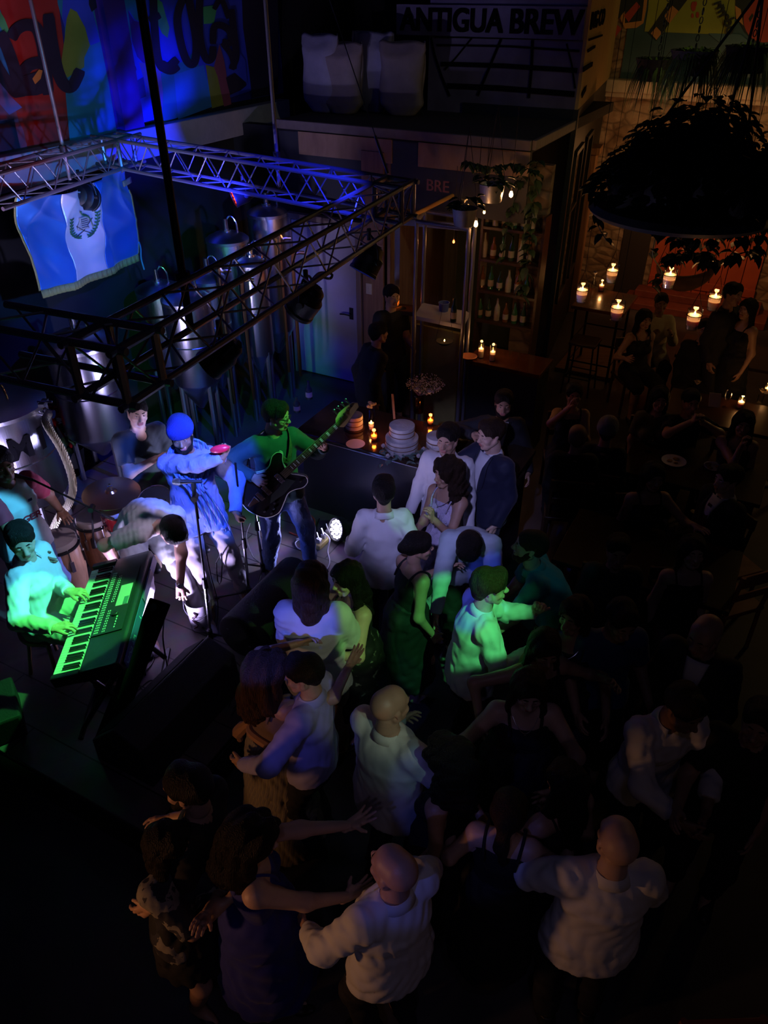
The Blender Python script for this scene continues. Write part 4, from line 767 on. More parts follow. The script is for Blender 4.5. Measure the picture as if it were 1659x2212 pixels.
# plinth with an orange-lit post on the side wall
OW = ramp_mat('rough_pine', [(.3, (.32, .16, .07)), (.7, (.45, .25, .12))], .6, 3, stretch=(8, 8, .6), bump=.3)
o = wempty('timber_post', 'rough pine post against the green side wall beyond the windows', 'post', SB0+sd*2.75)
MB().obox(SB0+sd*2.6+sn*.03, sd*.34, sn*.1, UP*2.5).build('post', OW, o, bevel=.01); MB().obox(SB0+sd*2.56+sn*.02+UP*2.5, sd*.42, sn*.16, UP*.1).build('cap', OW, o, bevel=.01)
# ================================================================== lighting truss
TZ = 3.45; TS = .25
tA, tB, tC, tD = P(250, 288, TZ), P(893, 392, TZ), P(252, 757, TZ), P(-60, 700, TZ); tE = P(-60, 372, TZ)
truss = wempty('lighting_truss', 'four-sided aluminium lighting truss frame hanging over the stage', 'truss', (tA+tB)/2)
def span(a, b, ref, tk=TS):
    """one truss span between two corner points; ref: inward direction"""
    d = (b-a).normalized(); q = V(ref); q = (q-d*q.dot(d)).normalized(); c = [V((0, 0, 0)), q*tk, -UP*tk, q*tk-UP*tk]; Ln = (b-a).length
    for k in c: MB().tube([a+k-d*.05, b+k+d*.05], .0175, 8).build('chord', ALU, truss)
    n = max(2, round(Ln/tk/1.7)); lt = MB()
    for i, j in ((0, 1), (2, 3), (0, 2), (1, 3)):
        for t in range(n):
            p0, p1, pm = a+c[i]+d*(Ln*t/n), a+c[i]+d*(Ln*(t+1)/n), a+c[j]+d*(Ln*(t+.5)/n); lt.cyl(p0, pm, .0062, k=5); lt.cyl(pm, p1, .0062, k=5)
    lt.build('lattice', ALU, truss)
def tcorner(p_, d1, d2, tk=TS):
    g = MB(); c = [V(p_)+d1*x+d2*y-UP*z for x in (0, tk) for y in (0, tk) for z in (0, tk)]
    for i in range(8):
        for j in range(i+1, 8):
            if abs((c[i]-c[j]).length-tk) < .04: g.cyl(c[i], c[j], .02, k=7)
    g.cyl(c[0], c[7], .008, k=5); g.cyl(c[1], c[6], .008, k=5); g.build('corner_block', ALU, truss)
iAB = (tC-tB).normalized(); iBC = (tA-tB).normalized()
span(tA, tB, iAB); span(tE, tA, iBC*-1 if 0 else (tB-tA).normalized()); span(tB, tC, iBC); span(tD, tC, -(tC-tB).normalized())
tcorner(tA, (tB-tA).normalized(), (tE-tA).normalized()); tcorner(tB, -(tB-tA).normalized(), iAB); tcorner(tC, -(tC-tB).normalized(), (tD-tC).normalized())
POLEM = mat('pole_paint', (.25, .25, .28), .4, .6)
def pole(p_, r, lab, m_=POLEM, z1=6.2):
    o = wempty('hanging_pole', lab, 'pole', (p_.x, p_.y, p_.z)); MB().cyl(p_+UP*-.26, V((p_.x, p_.y, z1)), r, k=12).build('tube', m_, o); MB().cyl(p_-UP*.03, p_+UP*.03, r*1.9, k=12).build('clamp', BLACK, o)
pole(P(395, 600, TZ), .021, 'near black pole holding the front side of the lighting truss', BLACK)
pole(P(137, 322, TZ), .017, 'slim grey pole left of the flag corner, in front of the red mural')
pole(P(598, 335, TZ), .017, 'slim blue-lit pole at the middle of the rear truss span')
q = P(838, 375, TZ); o = MB().tube([q, q+V((-.75, .9, 1.9))], .0045, 6).tube([q, q+V((-.1, .12, .25))], .011, 8).build('guy_cable', ALU); tag(o, 'thin steel cable running up from the far right truss corner', 'cable', kind=None)
# par cans, seen from behind
LENS = mat('dark_lens', (.05, .05, .06), .1, 0)
def parcan(top, aim, lab, r=.12, lens=None, dots=None, drop=.3, body=None, name='stage_light'):
    """top: hanging point; aim: direction the lens faces"""
    c = V(top)-UP*drop; a = V(aim).normalized(); o = wempty(name, lab, 'stage light', top); bd = body or BLACKP
    s_ = a.cross(UP).normalized(); dep = .11
    MB().lathe([(0, -dep*.95), (r*.5, -dep*.95), (r*.72, -dep*.8), (r*.8, -dep*.4), (r, -dep*.2), (r, dep*.75), (r*1.05, dep*.8), (r*1.05, dep), (r*.93, dep), (r*.9, dep*.8), (0, dep*.78)], c, 28, a).build('housing', bd, o)
    g = MB(); arc = [c+s_*(r*1.14)*math.cos(t)+UP*((r*1.14)*math.sin(t)+(drop-r*1.3)*max(0, math.sin(t))**.5*.9) for t in [PI*i/14 for i in range(15)]]
    g.tube(arc, .008, 6); g.cyl(c+s_*r*.95, c+s_*r*1.25, .022, k=10); g.cyl(c-s_*r*.95, c-s_*r*1.25, .022, k=10); g.cyl(c+UP*(drop-.06), V(top)+UP*.02, .016, k=8); g.build('yoke', bd, o)
    dp = MB(); u = s_; w_ = u.cross(a)
    for rr_, k_ in ((0, 1), (r*.38, 6), (r*.74, 12)):
        for i in range(k_): t = 2*PI*i/k_; dp.lathe([(0, .012), (r*.1, .009), (r*.13, 0)], c+a*dep*.8+u*rr_*math.cos(t)+w_*rr_*math.sin(t), 10, a)
    dp.build('led_lens', lens or LENS, o)
    bk = MB(); q0 = c-a*dep*.98; bk.obox(q0-u*.035-w_*.03, u*.07, w_*.028, -a*.006); bk.build('display', mat('led_display', (.02, .02, .03), .2), o)
    bk = MB().obox(q0-u*.035+w_*.02, u*.07, w_*.012, -a*.005); bk.build('print', mat('pale_print', (.5, .5, .5), .6), o)
    return c
REDLED = mat('red_led', (1, .05, .02), .3, emit=(1, .035, .012), estr=5); WLED = mat('white_led', (1, 1, 1), .3, emit=(.72, .68, 1), estr=9); BLED = mat('blue_led', (.1, .1, 1), .3, emit=(.05, .07, 1), estr=6); GLED = mat('green_led', (.1, 1, .2), .3, emit=(.1, 1, .2), estr=4)
def tp(px, py, z=TZ-TS): return P(px, py, z)
parcan(tp(168, 372), V((.15, 1, -.35)), 'black stage light seen from behind in front of the flag', .125, drop=.22)
parcan(tp(523, 385), V((-.95, -.4, -.3)), 'red glowing stage light under the rear truss span', .09, REDLED, drop=.13)
parcan(tp(797, 500), V((-.5, -.35, -.9)), 'round black stage light hanging nearest the right truss corner', .105, BLED, drop=.2)
parcan(tp(660, 590), V((-.6, .2, -.8)), 'black stage light halfway along the right truss side, over the white door', .1, BLED, drop=.17)
parcan(tp(472, 700), V((-.8, -.1, -.6)), 'black stage light near the front truss corner, above the man in the v-neck', .085, GLED, drop=.17)
# safety cable loop
g = MB(); a = P(700, 615, TZ-.3); g.tube(bez([P(668, 612, TZ-.28), P(690, 590, TZ-.3), P(716, 592, TZ-.33), P(712, 602, TZ-.34), P(688, 600, TZ-.35), P(664, 625, TZ-.4)], 5), .009, 6); o = g.build('power_lead', CABLE); tag(o, 'looped black power lead hanging from the right truss side', 'cable')

# ------------------------------------------------------------------ flag
f0, f1 = P(28, 424, 3.16), P(268, 352, 3.16); fx = (f1-f0); fn = fx.normalized().cross(UP)*-1
fn = V((-fn.x, -fn.y, 0)) if fn.y > 0 else V((fn.x, fn.y, 0))
flag = wempty('flag', 'sky blue and white satin flag with gold fringe hung from the truss', 'flag', (f0+f1)/2)
bl = PY(78, 626, f0.y-.02); br_ = PY(295, 548, f1.y+.02)
def flagpt(u, v_):
    top = f0.lerp(f1, u)-UP*.10*math.sin(PI*u)*(1-v_)**2; bot = bl.lerp(br_, u)-UP*.05*math.sin(PI*u); p_ = top.lerp(bot, v_)
    w_ = .03*(1-abs(math.sin(13*u*(1-.45*v_)+5*v_+.8*math.sin(5*v_)))**.6)+.02*(1-abs(math.sin(8*v_-9*u)))*(1-v_*.6)+.012*math.sin(9*u*2+3*v_+1.2*math.sin(4*v_))+.012*math.sin(21*u-6*v_)*(1-.3*v_)+.009*math.sin(14*v_+8*u)+.03*math.sin(5*(u-v_))
    return p_+fn*w_
SAT = dict(rough=.3, bump=.5, bscale=4, kind='fold', sheen=.3, spec=.9)
FB = mat('blue_satin', (.02, .2, .7), metal=.45, **SAT); FW_ = mat('white_satin', (.78, .74, .82), metal=.3, **SAT); GOLD = mat('gold_fringe', (.34, .28, .08), .7, 0, .8, 90, stretch=(1, 1, .1))
for nm, m_, a, b in (('left_band', FB, 0, .335), ('white_band', FW_, .335, .665), ('right_band', FB, .665, 1)): MB().grid(lambda u, v_: flagpt(a+(b-a)*u, v_), 34, 60).build(nm.replace('left_', 'blue_').replace('right_', 'blue_'), m_, flag, solid=.003)
MB().grid(lambda u, v_: flagpt(u, 1)-UP*.075*v_+fn*.004*math.sin(160*u), 160, 2).build('fringe', GOLD, flag, solid=.006)
MB().grid(lambda u, v_: flagpt(0, v_)+(f0-f1).normalized()*.022*u, 2, 40).build('fringe', GOLD, flag, solid=.006); MB().grid(lambda u, v_: flagpt(1, .28+.72*v_)-(f0-f1).normalized()*.018*u, 2, 40).build('fringe', GOLD, flag, solid=.006)
def fp(x, y, o=.012): return flagpt(.5+x, .42+y)+fn*o
EMG = mat('wreath_green', (.02, .12, .05), .6); EMD = mat('emblem_dark', (.04, .035, .04), .5); PAR_ = mat('parchment', (.42, .38, .34), .7)
g = MB()
for sx in (-1, 1):
    st_ = [(sx*(.02+.095*math.sin(t)), .17-.26*(1-math.cos(t))/1.35) for t in [i*.2 for i in range(10)]]; g.tube([fp(*q) for q in st_], .003, 5)
    for i in range(1, 10):
        x, y = st_[i]
        for s2 in (-1, 1): d = V((sx*.3+s2*.5*sx, -1)).normalized()*.034 if 0 else V((s2*.6, -1)).normalized()*.038; g.add([fp(x, y), fp(x+d.x*.5-d.y*.25, y+d.y*.5+d.x*.2), fp(x+d.x, y+d.y), fp(x+d.x*.5+d.y*.25, y+d.y*.5-d.x*.2)], [(0, 1, 2, 3)])
g.build('laurel_wreath', EMG, flag, solid=.003, smooth=False)
MB().grid(lambda u, v_: fp(-.045+.09*u+.008*math.sin(PI*2*v_), -.075+.15*v_, .014), 8, 10).build('scroll', PAR_, flag, solid=.004)
g = MB()
for i in range(5): g.tube([fp(-.03+.003*i, -.045+.024*i, .02), fp(.028+.003*i, -.045+.024*i, .02)], .0026, 4)
g.tube([fp(-.07, .15), fp(.0, .09), (fp(.075, -.03))], .004, 5); g.tube([fp(.07, .15), fp(.0, .09), fp(-.06, .02)], .004, 5); g.build('crossed_rifles', EMD, flag)
g = MB(); g.tube(bez([fp(-.03, -.14, .02), fp(-.02, -.11, .022), fp(.02, -.08, .022), fp(.055, -.02, .022), (fp(.07, .07, .02))], 4), [.006]*5+[.011]*4+[.006]*4+[.004]*4, 6); g.ball(fp(-.033, -.145, .022), .011, 8); g.build('quetzal', EMG, flag)
g = MB()
for v_ in (.02, .17): g.grid(lambda u, w2: flagpt(.955+.1*u, v_+.06*w2)+fn*.012, 4, 3)
g.build('tape', mat('olive_tape', (.22, .2, .12), .7), flag, solid=.003)
MB().tube(bez([flagpt(1, .86)+fn*.01, flagpt(1.03, .95), flagpt(1.04, 1.08), flagpt(1.055, 1.22)], 5), .009, 6).build('cord', mat('blue_cord', (.1, .35, .5), .7), flag)

# ------------------------------------------------------------------ brewing tanks
TANK = mat('tank_steel', (.5, .5, .54), .27, 1, .06, 3, stretch=(40, 40, 1)); TANKM = mat('tank_matt', (.42, .42, .44), .34, 1, .1, 12)
def tank(c, r, z0, z1, lab, cone=.3, dome=.1, legs=4, extra=None, lid=True, name='brewing_tank'):
    o = empty(name, lab, 'tank', (c.x, c.y, 0), 0, None); n = 40
    MB().lathe([(r*.12, z0-cone), (r*.97, z0), (r, z0+.02), (r, z1-.02), (r*.99, z1)], (0, 0, 0), n).build('shell', TANK, o)
    lid_ = MB().lathe([(r*1.015, z1-.03), (r*1.02, z1+.005), (r*.9, z1+dome*.35), (r*.55, z1+dome*.8), (.04, z1+dome), (0, z1+dome)], (0, 0, 0), n).build('lid', TANKM, o)
    for k in range(legs):
        a = PI/4+k*PI/2; MB().cyl((r*.86*math.cos(a), r*.86*math.sin(a), 0), (r*.86*math.cos(a), r*.86*math.sin(a), z0+.05), .028, k=8).build('leg', TANKM, o)
    g = MB(); g.tube([(r*1.01*math.cos(t*PI/20), r*1.01*math.sin(t*PI/20), (z0+z1)/2) for t in range(40)], .006, 5, True); g.build('weld_band', STEEL, o)
    g = MB(); g.lathe([(0, z1+dome+.14), (.03, z1+dome+.14), (.03, z1+dome+.02), (.06, z1+dome+.02), (.06, z1+dome-.03)], (0, 0, 0), 14); g.tube(bez([(0, 0, z1+dome+.1), (.06, 0, z1+dome+.17), (.12, 0, z1+dome+.1), (.13, 0, z1+dome-.06)], 4), .011, 8); g.build('valve', CHROME, lid_)
    return o
cM = V((-3.42, 6.0, 0)); t1 = tank(cM, .42, .75, 1.66, 'steel tank marked M1 at the left edge with a yellow hose', extra=1, dome=.05)
d_ = V((0, 0, 0))-cM; ca = math.atan2(-cM.y, -cM.x)
ang = ca+.42; lf = V((math.cos(ang), math.sin(ang), 0))
def cyl_text(o, s_, r, z, a0, size, m_):
    for i, ch in enumerate(s_):
        a = a0+i*size*.78/r; n_ = V((math.cos(a), math.sin(a), 0)); textmesh(ch, size, .003, frame(n_*(r+.003)+UP*z, UP.cross(n_), UP), 'lettering', m_, o, .012)
cyl_text(t1, 'M1', .42, 1.38, ca+.22, .27, INK)
g = MB(); hp = V((math.cos(ca+.95)*.46, math.sin(ca+.95)*.46, 1.60)); g.tube([hp*.9+UP*.16, hp+UP*.02], .03, 10); g.cyl(hp-V((.05, 0, 0)), hp+V((.07, -.02, -.01)), .038, k=12); g.box(hp+UP*.09, (.05, .12, .03)); g.cyl(hp+UP*.1+V((-.05, 0, 0)), hp+UP*.1+V((.08, 0, .0)), .01); g.build('hose_fitting', CHROME, t1)
HOSE = mat('ribbed_yellow_hose', (.62, .58, .36), .5, 0, .9, 30, kind='wave', stretch=(1, 1, 1))
hw = cM+hp; hpts = bez([hw+V((.03, -.02, 0)), PY(100, 915, 5.5), PY(135, 975, 5.35), PY(157, 1040, 5.25), PY(150, 1085, 5.2), PY(128, 1115, 5.2), PY(112, 1150, 5.15)], 14)
g = MB(); g.tube(hpts, [.031+.0028*(i % 2) for i in range(len(hpts))], 12); o = g.build('hose', HOSE); tag(o, 'thick yellow ribbed hose curving down from the tank fitting', 'hose')
c2 = PY(172, 760, 7.1); t2 = tank(V((c2.x, 7.1, 0)), .33, .8, 1.78, 'steel tank behind the poinsettia and left of the standing man', dome=.12)
for (px, Y, r, z0, z1, lab) in ((400, 8.0, .26, .95, 1.9, 'tall steel fermenter below the black truss pole'), (505, 9.2, .25, .95, 2.2, 'tall slim fermenter second from the white door'), (592, 9.6, .24, .95, 2.4, 'tallest slim fermenter next to the white door'), (455, 8.5, .2, .95, 1.95, 'narrow fermenter between two taller ones'), (345, 8.6, .26, .9, 1.8, 'dark fermenter at the left of the tank row'), (550, 8.9, .18, .9, 2.0, 'narrow fermenter in front of the tallest one')):
    q = PY(px, 640, Y); tank(V((q.x, Y, 0)), r, z0, z1, lab, cone=.35, dome=.09)
BRASS = mat('copper_pipe', (.5, .25, .1), .3, 1)
for px, Y, a, b in ((478, 8.3, .5, 2.1), (612, 9.2, .5, 2.2), (638, 9.3, .4, 2.0), (525, 8.6, .4, 1.9)):
    q = PY(px, 640, Y); o = MB().tube(bez([(q.x, Y, a), (q.x, Y, b-.1), (q.x+.05, Y, b), (q.x+.14, Y+.02, b)], 4), .022, 8).build('copper_pipe', BRASS); tag(o, 'upright copper pipe '+{478: 'leftmost, beside the second slim fermenter', 612: 'right in front of the tallest fermenter', 638: 'nearest the white door frame', 525: 'between the second slim fermenter and the tallest one'}[px], 'pipe', 'copper pipes between the fermenters')

# ================================================================== instruments
# keyboard
KP = [P(115, 1452, 1.09), P(262, 1449, 1.19), P(320, 1202, 1.19), P(217, 1207, 1.09)]
ko = KP[0].lerp(KP[2], .5); kx = ((KP[3]-KP[0])+(KP[2]-KP[1])).normalized(); kw = ((KP[1]-KP[0])+(KP[2]-KP[3]))/2; kd = kw-kx*kw.dot(kx); KL = ((KP[3]-KP[0]).length+(KP[2]-KP[1]).length)/2; KD = kd.length; kd = kd.normalized(); kn_ = kx.cross(kd); kn_ = kn_ if kn_.z > 0 else -kn_
kb = wempty('keyboard', 'large black stage keyboard with green-lit keys played by the seated man', 'keyboard', ko)
def K(u, v_, h=0): return ko+kx*(u-.5)*KL+kd*(v_-.5)*KD+kn_*h
KBM = mat('keyboard_shell', (.018, .02, .024), .38, 0, .06, 120); KBP = mat('keyboard_panel', (.02, .025, .027), .35)
body = MB(); prof = [(0, -.02), (0, -.075), (1, -.11), (1.05, -.06), (1.03, .0), (.99, .012), (.42, .0), (.40, -.022)]
body.prism([K(0, v_, h) for v_, h in prof], kx*KL).build('case', KBM, kb, bevel=.006, smooth=False)
for u in (0, 1): MB().prism([K(u-.012*(1-u)-(.0 if u else 0), v_, h) for v_, h in ((0, .006), (0, -.07), (.42, -.07), (.42, .008))], kx*KL*.035*(1 if u == 0 else -1)).build('cheek', KBM, kb, smooth=False, bevel=.003)
KEYW = mat('white_key', (.82, .82, .8), .25); KEYB = mat('black_key', (.01, .01, .01), .25)
nw = 45; u0, u1 = .035, .935
for i in range(nw):
    a = u0+(u1-u0)*i/nw; w_ = (u1-u0)/nw*.93; MB().obox(K(a, .01, -.045), kx*KL*w_, kd*KD*.385, kn_*.043).build('white_key', KEYW, kb, smooth=False)
for i in range(nw-1):
    if (i % 7) in (0, 1, 3, 4, 5):
        a = u0+(u1-u0)*(i+1)/nw-(u1-u0)/nw*.28; MB().obox(K(a, .15, -.01), kx*KL*(u1-u0)/nw*.56, kd*KD*.245, kn_*.02).build('black_key', KEYB, kb, smooth=False)
cp_ = MB().prism([K(.27, .435, .006), K(.27, .93, .0155), K(.86, .93, .0155), K(.86, .435, .006)], kn_*.003).build('control_panel', KBP, kb, smooth=False)
MB().prism([K(.49, .70, .0155), K(.49, .9, .0185), K(.68, .9, .0185), K(.68, .70, .0155)], kn_*.003).build('screen', mat('lcd_screen', (.35, .38, .33), .3, emit=(.35, .5, .35), estr=.12), cp_, smooth=False)
MB().prism([K(.49, .82, .0205), K(.49, .895, .0216), K(.56, .895, .0216), K(.56, .82, .0205)], kn_*.001).build('screen_window', mat('lcd_dark', (.1, .16, .18), .3), kb, smooth=False)
MB().lathe([(.022, 0), (.022, .012), (.018, .016), (0, .016)], K(.42, .74, .014), 20, kn_).build('dial', BLACKP, cp_)
BTN = mat('pale_button', (.6, .62, .6), .4)
g = MB()
for rw in (.47, .495, .52, .6, .63):
    for i in range(26):
        if rw > .55 and (i in (9, 10, 11) or i > 23): continue
        g.obox(K(.285+i*.0215, rw, .008+(rw-.43)*.018), kx*KL*.011, kd*KD*.014, kn_*.003)
for i in range(5): g.obox(K(.30+.022*i, .78, .015), kx*KL*.012, kd*KD*.016, kn_*.003)
g.build('button_rows', BTN, cp_, smooth=False)['kind'] = 'stuff'
MB().prism([K(.03, 1.052, -.085), K(.03, 1.055, -.02), K(.97, 1.055, -.02), K(.97, 1.052, -.085)], kd*.006).build('rear_plate', mat('blue_plate', (.05, .09, .3), .35), kb, smooth=False)
for u_, s_, sz in ((.16, 'A2 EXO', .075), (.42, 'J', .05)): textmesh(s_, sz, .001, frame(K(u_, 1.065, -.05), -kx, kn_), 'lettering', mat('cyan_print', (.2, .6, .7), .5), kb, .001)
MB().obox(K(.55, 1.06, -.07), kx*.32, kd*.012, kn_*.05).build('socket_plate', mat('grey_plate', (.2, .2, .26), .4, .4), kb, smooth=False)
# keyboard stand
ks = wempty('keyboard_stand', 'black crossed-leg stand carrying the keyboard', 'stand', (ko.x, ko.y, SZ))
kc = V((ko.x, ko.y, 0)); kh = kd.copy(); kh.z = 0; kh.normalize(); kxh = V((kx.x, kx.y, 0)).normalized()
for u_ in (-.3, .3):
    for sx in (-1, 1):
        a = kc+kxh*u_*1.05+kh*sx*.24; b = kc+kxh*u_*1.05-kh*sx*.2; MB().tube([V((a.x, a.y, SZ+.02)), V((b.x, b.y, .99+(-.03 if sx > 0 else .03)))], .019, 8).build('leg', BLACK, ks)
for sx, zz in ((1, SZ+.02), (-1, SZ+.02)): a = kc+kh*sx*.24; MB().tube([a-kxh*.42+UP*zz, a+kxh*.42+UP*zz], .02, 8).build('foot_bar', BLACK, ks)
for sx, zz in ((1, 1.035), (-1, .975)): a = kc+kh*sx*.17; MB().tube([a-kxh*.36+UP*zz, a+kxh*.36+UP*zz], .014, 8).build('rest_bar', BLACK, ks)
# conga
def conga(c, r, z0, h, lab, tilt=(0, 0)):
    o = empty('conga', lab, 'drum', (c.x, c.y, z0)); WD = ramp_mat('conga_wood', [(.3, (.30, .13, .06)), (.6, (.5, .27, .15)), (.8, (.25, .1, .05))], .3, 1.5, stretch=(14, 14, 1), bump=.05)
    MB().lathe([(r*.72, 0), (r*.8, .05), (r*1.0, h*.3), (r*1.14, h*.6), (r*1.08, h*.85), (r*.98, h-.03)], (0, 0, 0), 36).build('shell', WD, o)
    MB().lathe([(r*1.0, h-.05), (r*1.05, h-.05), (r*1.05, h+.0), (r*1.0, h+.012), (r*.9, h+.01), (0, h+.008)], (0, 0, 0), 36).build('skin', mat('drum_skin', (.42, .36, .32), .6, 0, .2, 12, .15, 4), o)
    MB().tube([(r*1.09*math.cos(t*PI/18), r*1.09*math.sin(t*PI/18), h-.045) for t in range(36)], .014, 8, True).build('rim', BLACK, o)
    for k in range(6):
        a = k*PI/3+.3; cc, ss = math.cos(a), math.sin(a); MB().box((r*1.13*cc, r*1.13*ss, h-.19), (.03, .03, .1), Matrix.Rotation(a, 3, 'Z')).tube([(r*1.1*cc, r*1.1*ss, h-.03), (r*1.15*cc, r*1.15*ss, h-.2)], .006, 6).build('tuning_lug', CHROME, o)
    return o
pc = P(122, 1165, 1.04); conga(pc, .145, SZ, .74, 'wooden conga drum with a pale skin, nearest the keyboard player')
pc2 = P(176, 1128, .98); conga(pc2+V((.05, .1, 0)), .13, SZ, .66, 'second conga partly hidden behind the first, yellowish rim')
# drum kit
REDSH = mat('red_drum_lacquer', (.32, .01, .02), .18, .2, coat=.6); BRZ = mat('cymbal_bronze', (.46, .30, .18), .28, .95, .25, 3, .1, 3)
def drum(c, r, h, lab, ax=(0, 0, 1), nm='tom_drum'):
    ax = V(ax).normalized(); o = wempty(nm, lab, 'drum', c); MB().lathe([(r, -h/2), (r, h/2)], c, 32, ax).build('shell', REDSH, o)
    for s_ in (-1, 1):
        rg = MB(); cc = c+ax*s_*h/2; rg.tube(rg.ring(cc, ax, r*1.02, 36), .009, 7, True); rg.build('hoop', CHROME, o)
    MB().lathe([(r*.98, h/2-.002), (r*.97, h/2+.004), (0, h/2+.004)], c, 32, ax).lathe([(r*.98, -h/2+.002), (0, -h/2-.004)], c, 32, ax).build('head', mat('drum_head', (.55, .55, .58), .4), o)
    u = ax.orthogonal().normalized(); w_ = ax.cross(u)
    for k in range(6): a = k*PI/3; d = u*math.cos(a)+w_*math.sin(a); MB().cyl(c+d*r*1.01, c+d*(r+.025), .012, k=8).tube([c+d*(r+.02)-ax*h*.5, c+d*(r+.02)+ax*h*.5], .004, 5).build('lug', CHROME, o)
    return o
cc = P(240, 1062, 1.22)
cy = wempty('cymbal', 'large bronze cymbal over the red drums', 'cymbal', (cc.x, cc.y, SZ)); cax = V((.06, -.05, 1)).normalized()
MB().lathe([(.012, .03), (.035, .026), (.05, .008), (.14, .0), (.235, -.014), (.236, -.017), (.14, -.003), (.05, .005), (.012, .026)], cc, 48, cax).build('bronze_disc', BRZ, cy)
g = MB(); g.tube([cc+UP*.05, V((cc.x, cc.y, SZ+.3))], .011, 8); g.cyl(cc+UP*.03, cc+UP*.055, .018); g.ball(cc+UP*.065, .014, 8)
for k in range(3): a = k*2*PI/3+.5; g.tube([V((cc.x, cc.y, SZ+.42)), V((cc.x+.24*math.cos(a), cc.y+.24*math.sin(a), SZ+.01))], .009, 7)
g.build('tripod', CHROME, cy)
drum(P(262, 1110, .98), .15, .2, 'red lacquered tom drum directly below the cymbal', (.05, -.25, 1)); drum(P(345, 1098, .95), .16, .22, 'red lacquered tom drum behind the bending man', (-.1, -.5, 1))
drum(P(300, 1170, .62)+V((-.05, .25, 0)), .24, .34, 'red bass drum low behind the bending man', (-.35, 1, .0), 'bass_drum')
tag(MB().tube([P(358, 1080, 1.25), P(365, 1100, 1.1)], .006, 6).cyl(P(366, 1098, 1.1), P(375, 1110, 1.0), .012).build('drum_clamp', CHROME), 'chrome clamp rod on the tom behind the bending man', 'clamp')
# microphones and stands
MESH_ = mat('mic_grille', (.3, .36, .4), .35, .8, .8, 300)
def mic(p_, d, m_=BLACKP, nm='microphone', lab='', parent=None):
    d = V(d).normalized(); o = parent if parent is not None else wempty(nm, lab, 'microphone', p_)
    MB().lathe([(.010, 0), (.013, .06), (.017, .14), (.019, .15)], p_, 14, d).build('mic_body', m_, o); MB().lathe([(.018, .15), (.025, .165), (.026, .185), (.018, .205), (0, .212)], p_, 16, d).build('mic_grille', MESH_, o); return o
def micstand(foot, top, tip, lab, wfoot=3, rot=.3, micm=True, h0=None, micdir=None, hang_=None):
    """foot on the boards, top of the post, tip of the boom"""
    foot, top, tip = V(foot), V(top), V(tip); o = wempty('microphone_stand', lab, 'microphone stand', foot)
    mid = foot.lerp(top, .45); MB().tube([foot+UP*.1, mid], .013, 8).build('lower_tube', CHROME, o); MB().tube([mid, top], .009, 8).build('upper_tube', BLACK, o); MB().cyl(mid-UP*.04, mid+UP*.045, .023, .018, 12).build('clutch', BLACKP, o)
    MB().cyl(foot+UP*.07, foot+UP*.16, .022, k=12).build('hub', BLACKP, o)
    for k in range(3): a = rot+k*2*PI/3; e_ = foot+V((.3*math.cos(a), .3*math.sin(a), .012)); MB().tube([foot+UP*.12, e_], .009, 7).cyl(e_-V((.02*math.cos(a), .02*math.sin(a), 0)), e_+V((.02*math.cos(a), .02*math.sin(a), 0)), .013).build('leg', BLACK, o)
    if (tip-top).length > .05:
        d = (tip-top).normalized(); MB().tube([top-d*.18, tip], .008, 8).build('boom', BLACK, o); MB().cyl(top-V((0, .03, 0)), top+V((0, .03, 0)), .022, k=12).build('boom_clamp', BLACKP, o)
    if micm: d = V(micdir) if micdir is not None else (tip-top); mic(tip, d, parent=o)
    return o
b_tip = P(72, 1037, 1.72); micstand(P(205, 1225, SZ)+V((0, .0, 0)), P(198, 1098, 1.45), b_tip, 'boom stand reaching over the conga to the player at the left edge', micdir=(-1, .15, .22))
ft = P(458, 1392, SZ); top = V((ft.x-.09, ft.y+.03, 0)); tpz = PY(421, 1075, ft.y+.02); micstand(ft, tpz, tpz+V((.0, 0, .06)), 'straight stand with a microphone in front of the man in the blue beanie', rot=.1, micm=False)
o = wempty('microphone', 'black vocal microphone clipped level on the centre stand, head to the left', 'microphone', tpz+UP*.09); q = PY(437, 1040, ft.y+.02); mic(q, (-1, 0, -.02), parent=o); MB().cyl(tpz+UP*.03, q+V((-.06, 0, 0)), .014, .018, 10).build('clip', BLACKP, o); tag(o, cat='microphone')
ft = P(541, 1300, SZ); q = PY(508, 1000, ft.y+.05); micstand(ft, q, q+V((.0, .0, .03)), 'stand between the man in the beanie and the bass player', rot=.9, micm=False)
ft = P(596, 1262, SZ)+V((-.12, .1, 0)); q = PY(536, 985, ft.y); micstand(ft, q, q+V((.02, 0, .02)), 'slim stand close beside the bass guitar', rot=.4, micm=False)
# conga microphone
o = wempty('clip_microphone', 'small microphone clipped over the near conga', 'microphone', P(98, 1170, 1.1)); q = P(98, 1172, 1.12); MB().ball(q, (.026, .03, .035), 12).build('windscreen', mat('foam', (.012, .012, .012), .9, 0, .6, 200), o); MB().tube(bez([q, q+V((.02, -.02, -.1)), q+V((.07, -.06, -.22)), q+V((.06, -.05, -.35))], 4), .006, 6).build('gooseneck', CHROME, o)
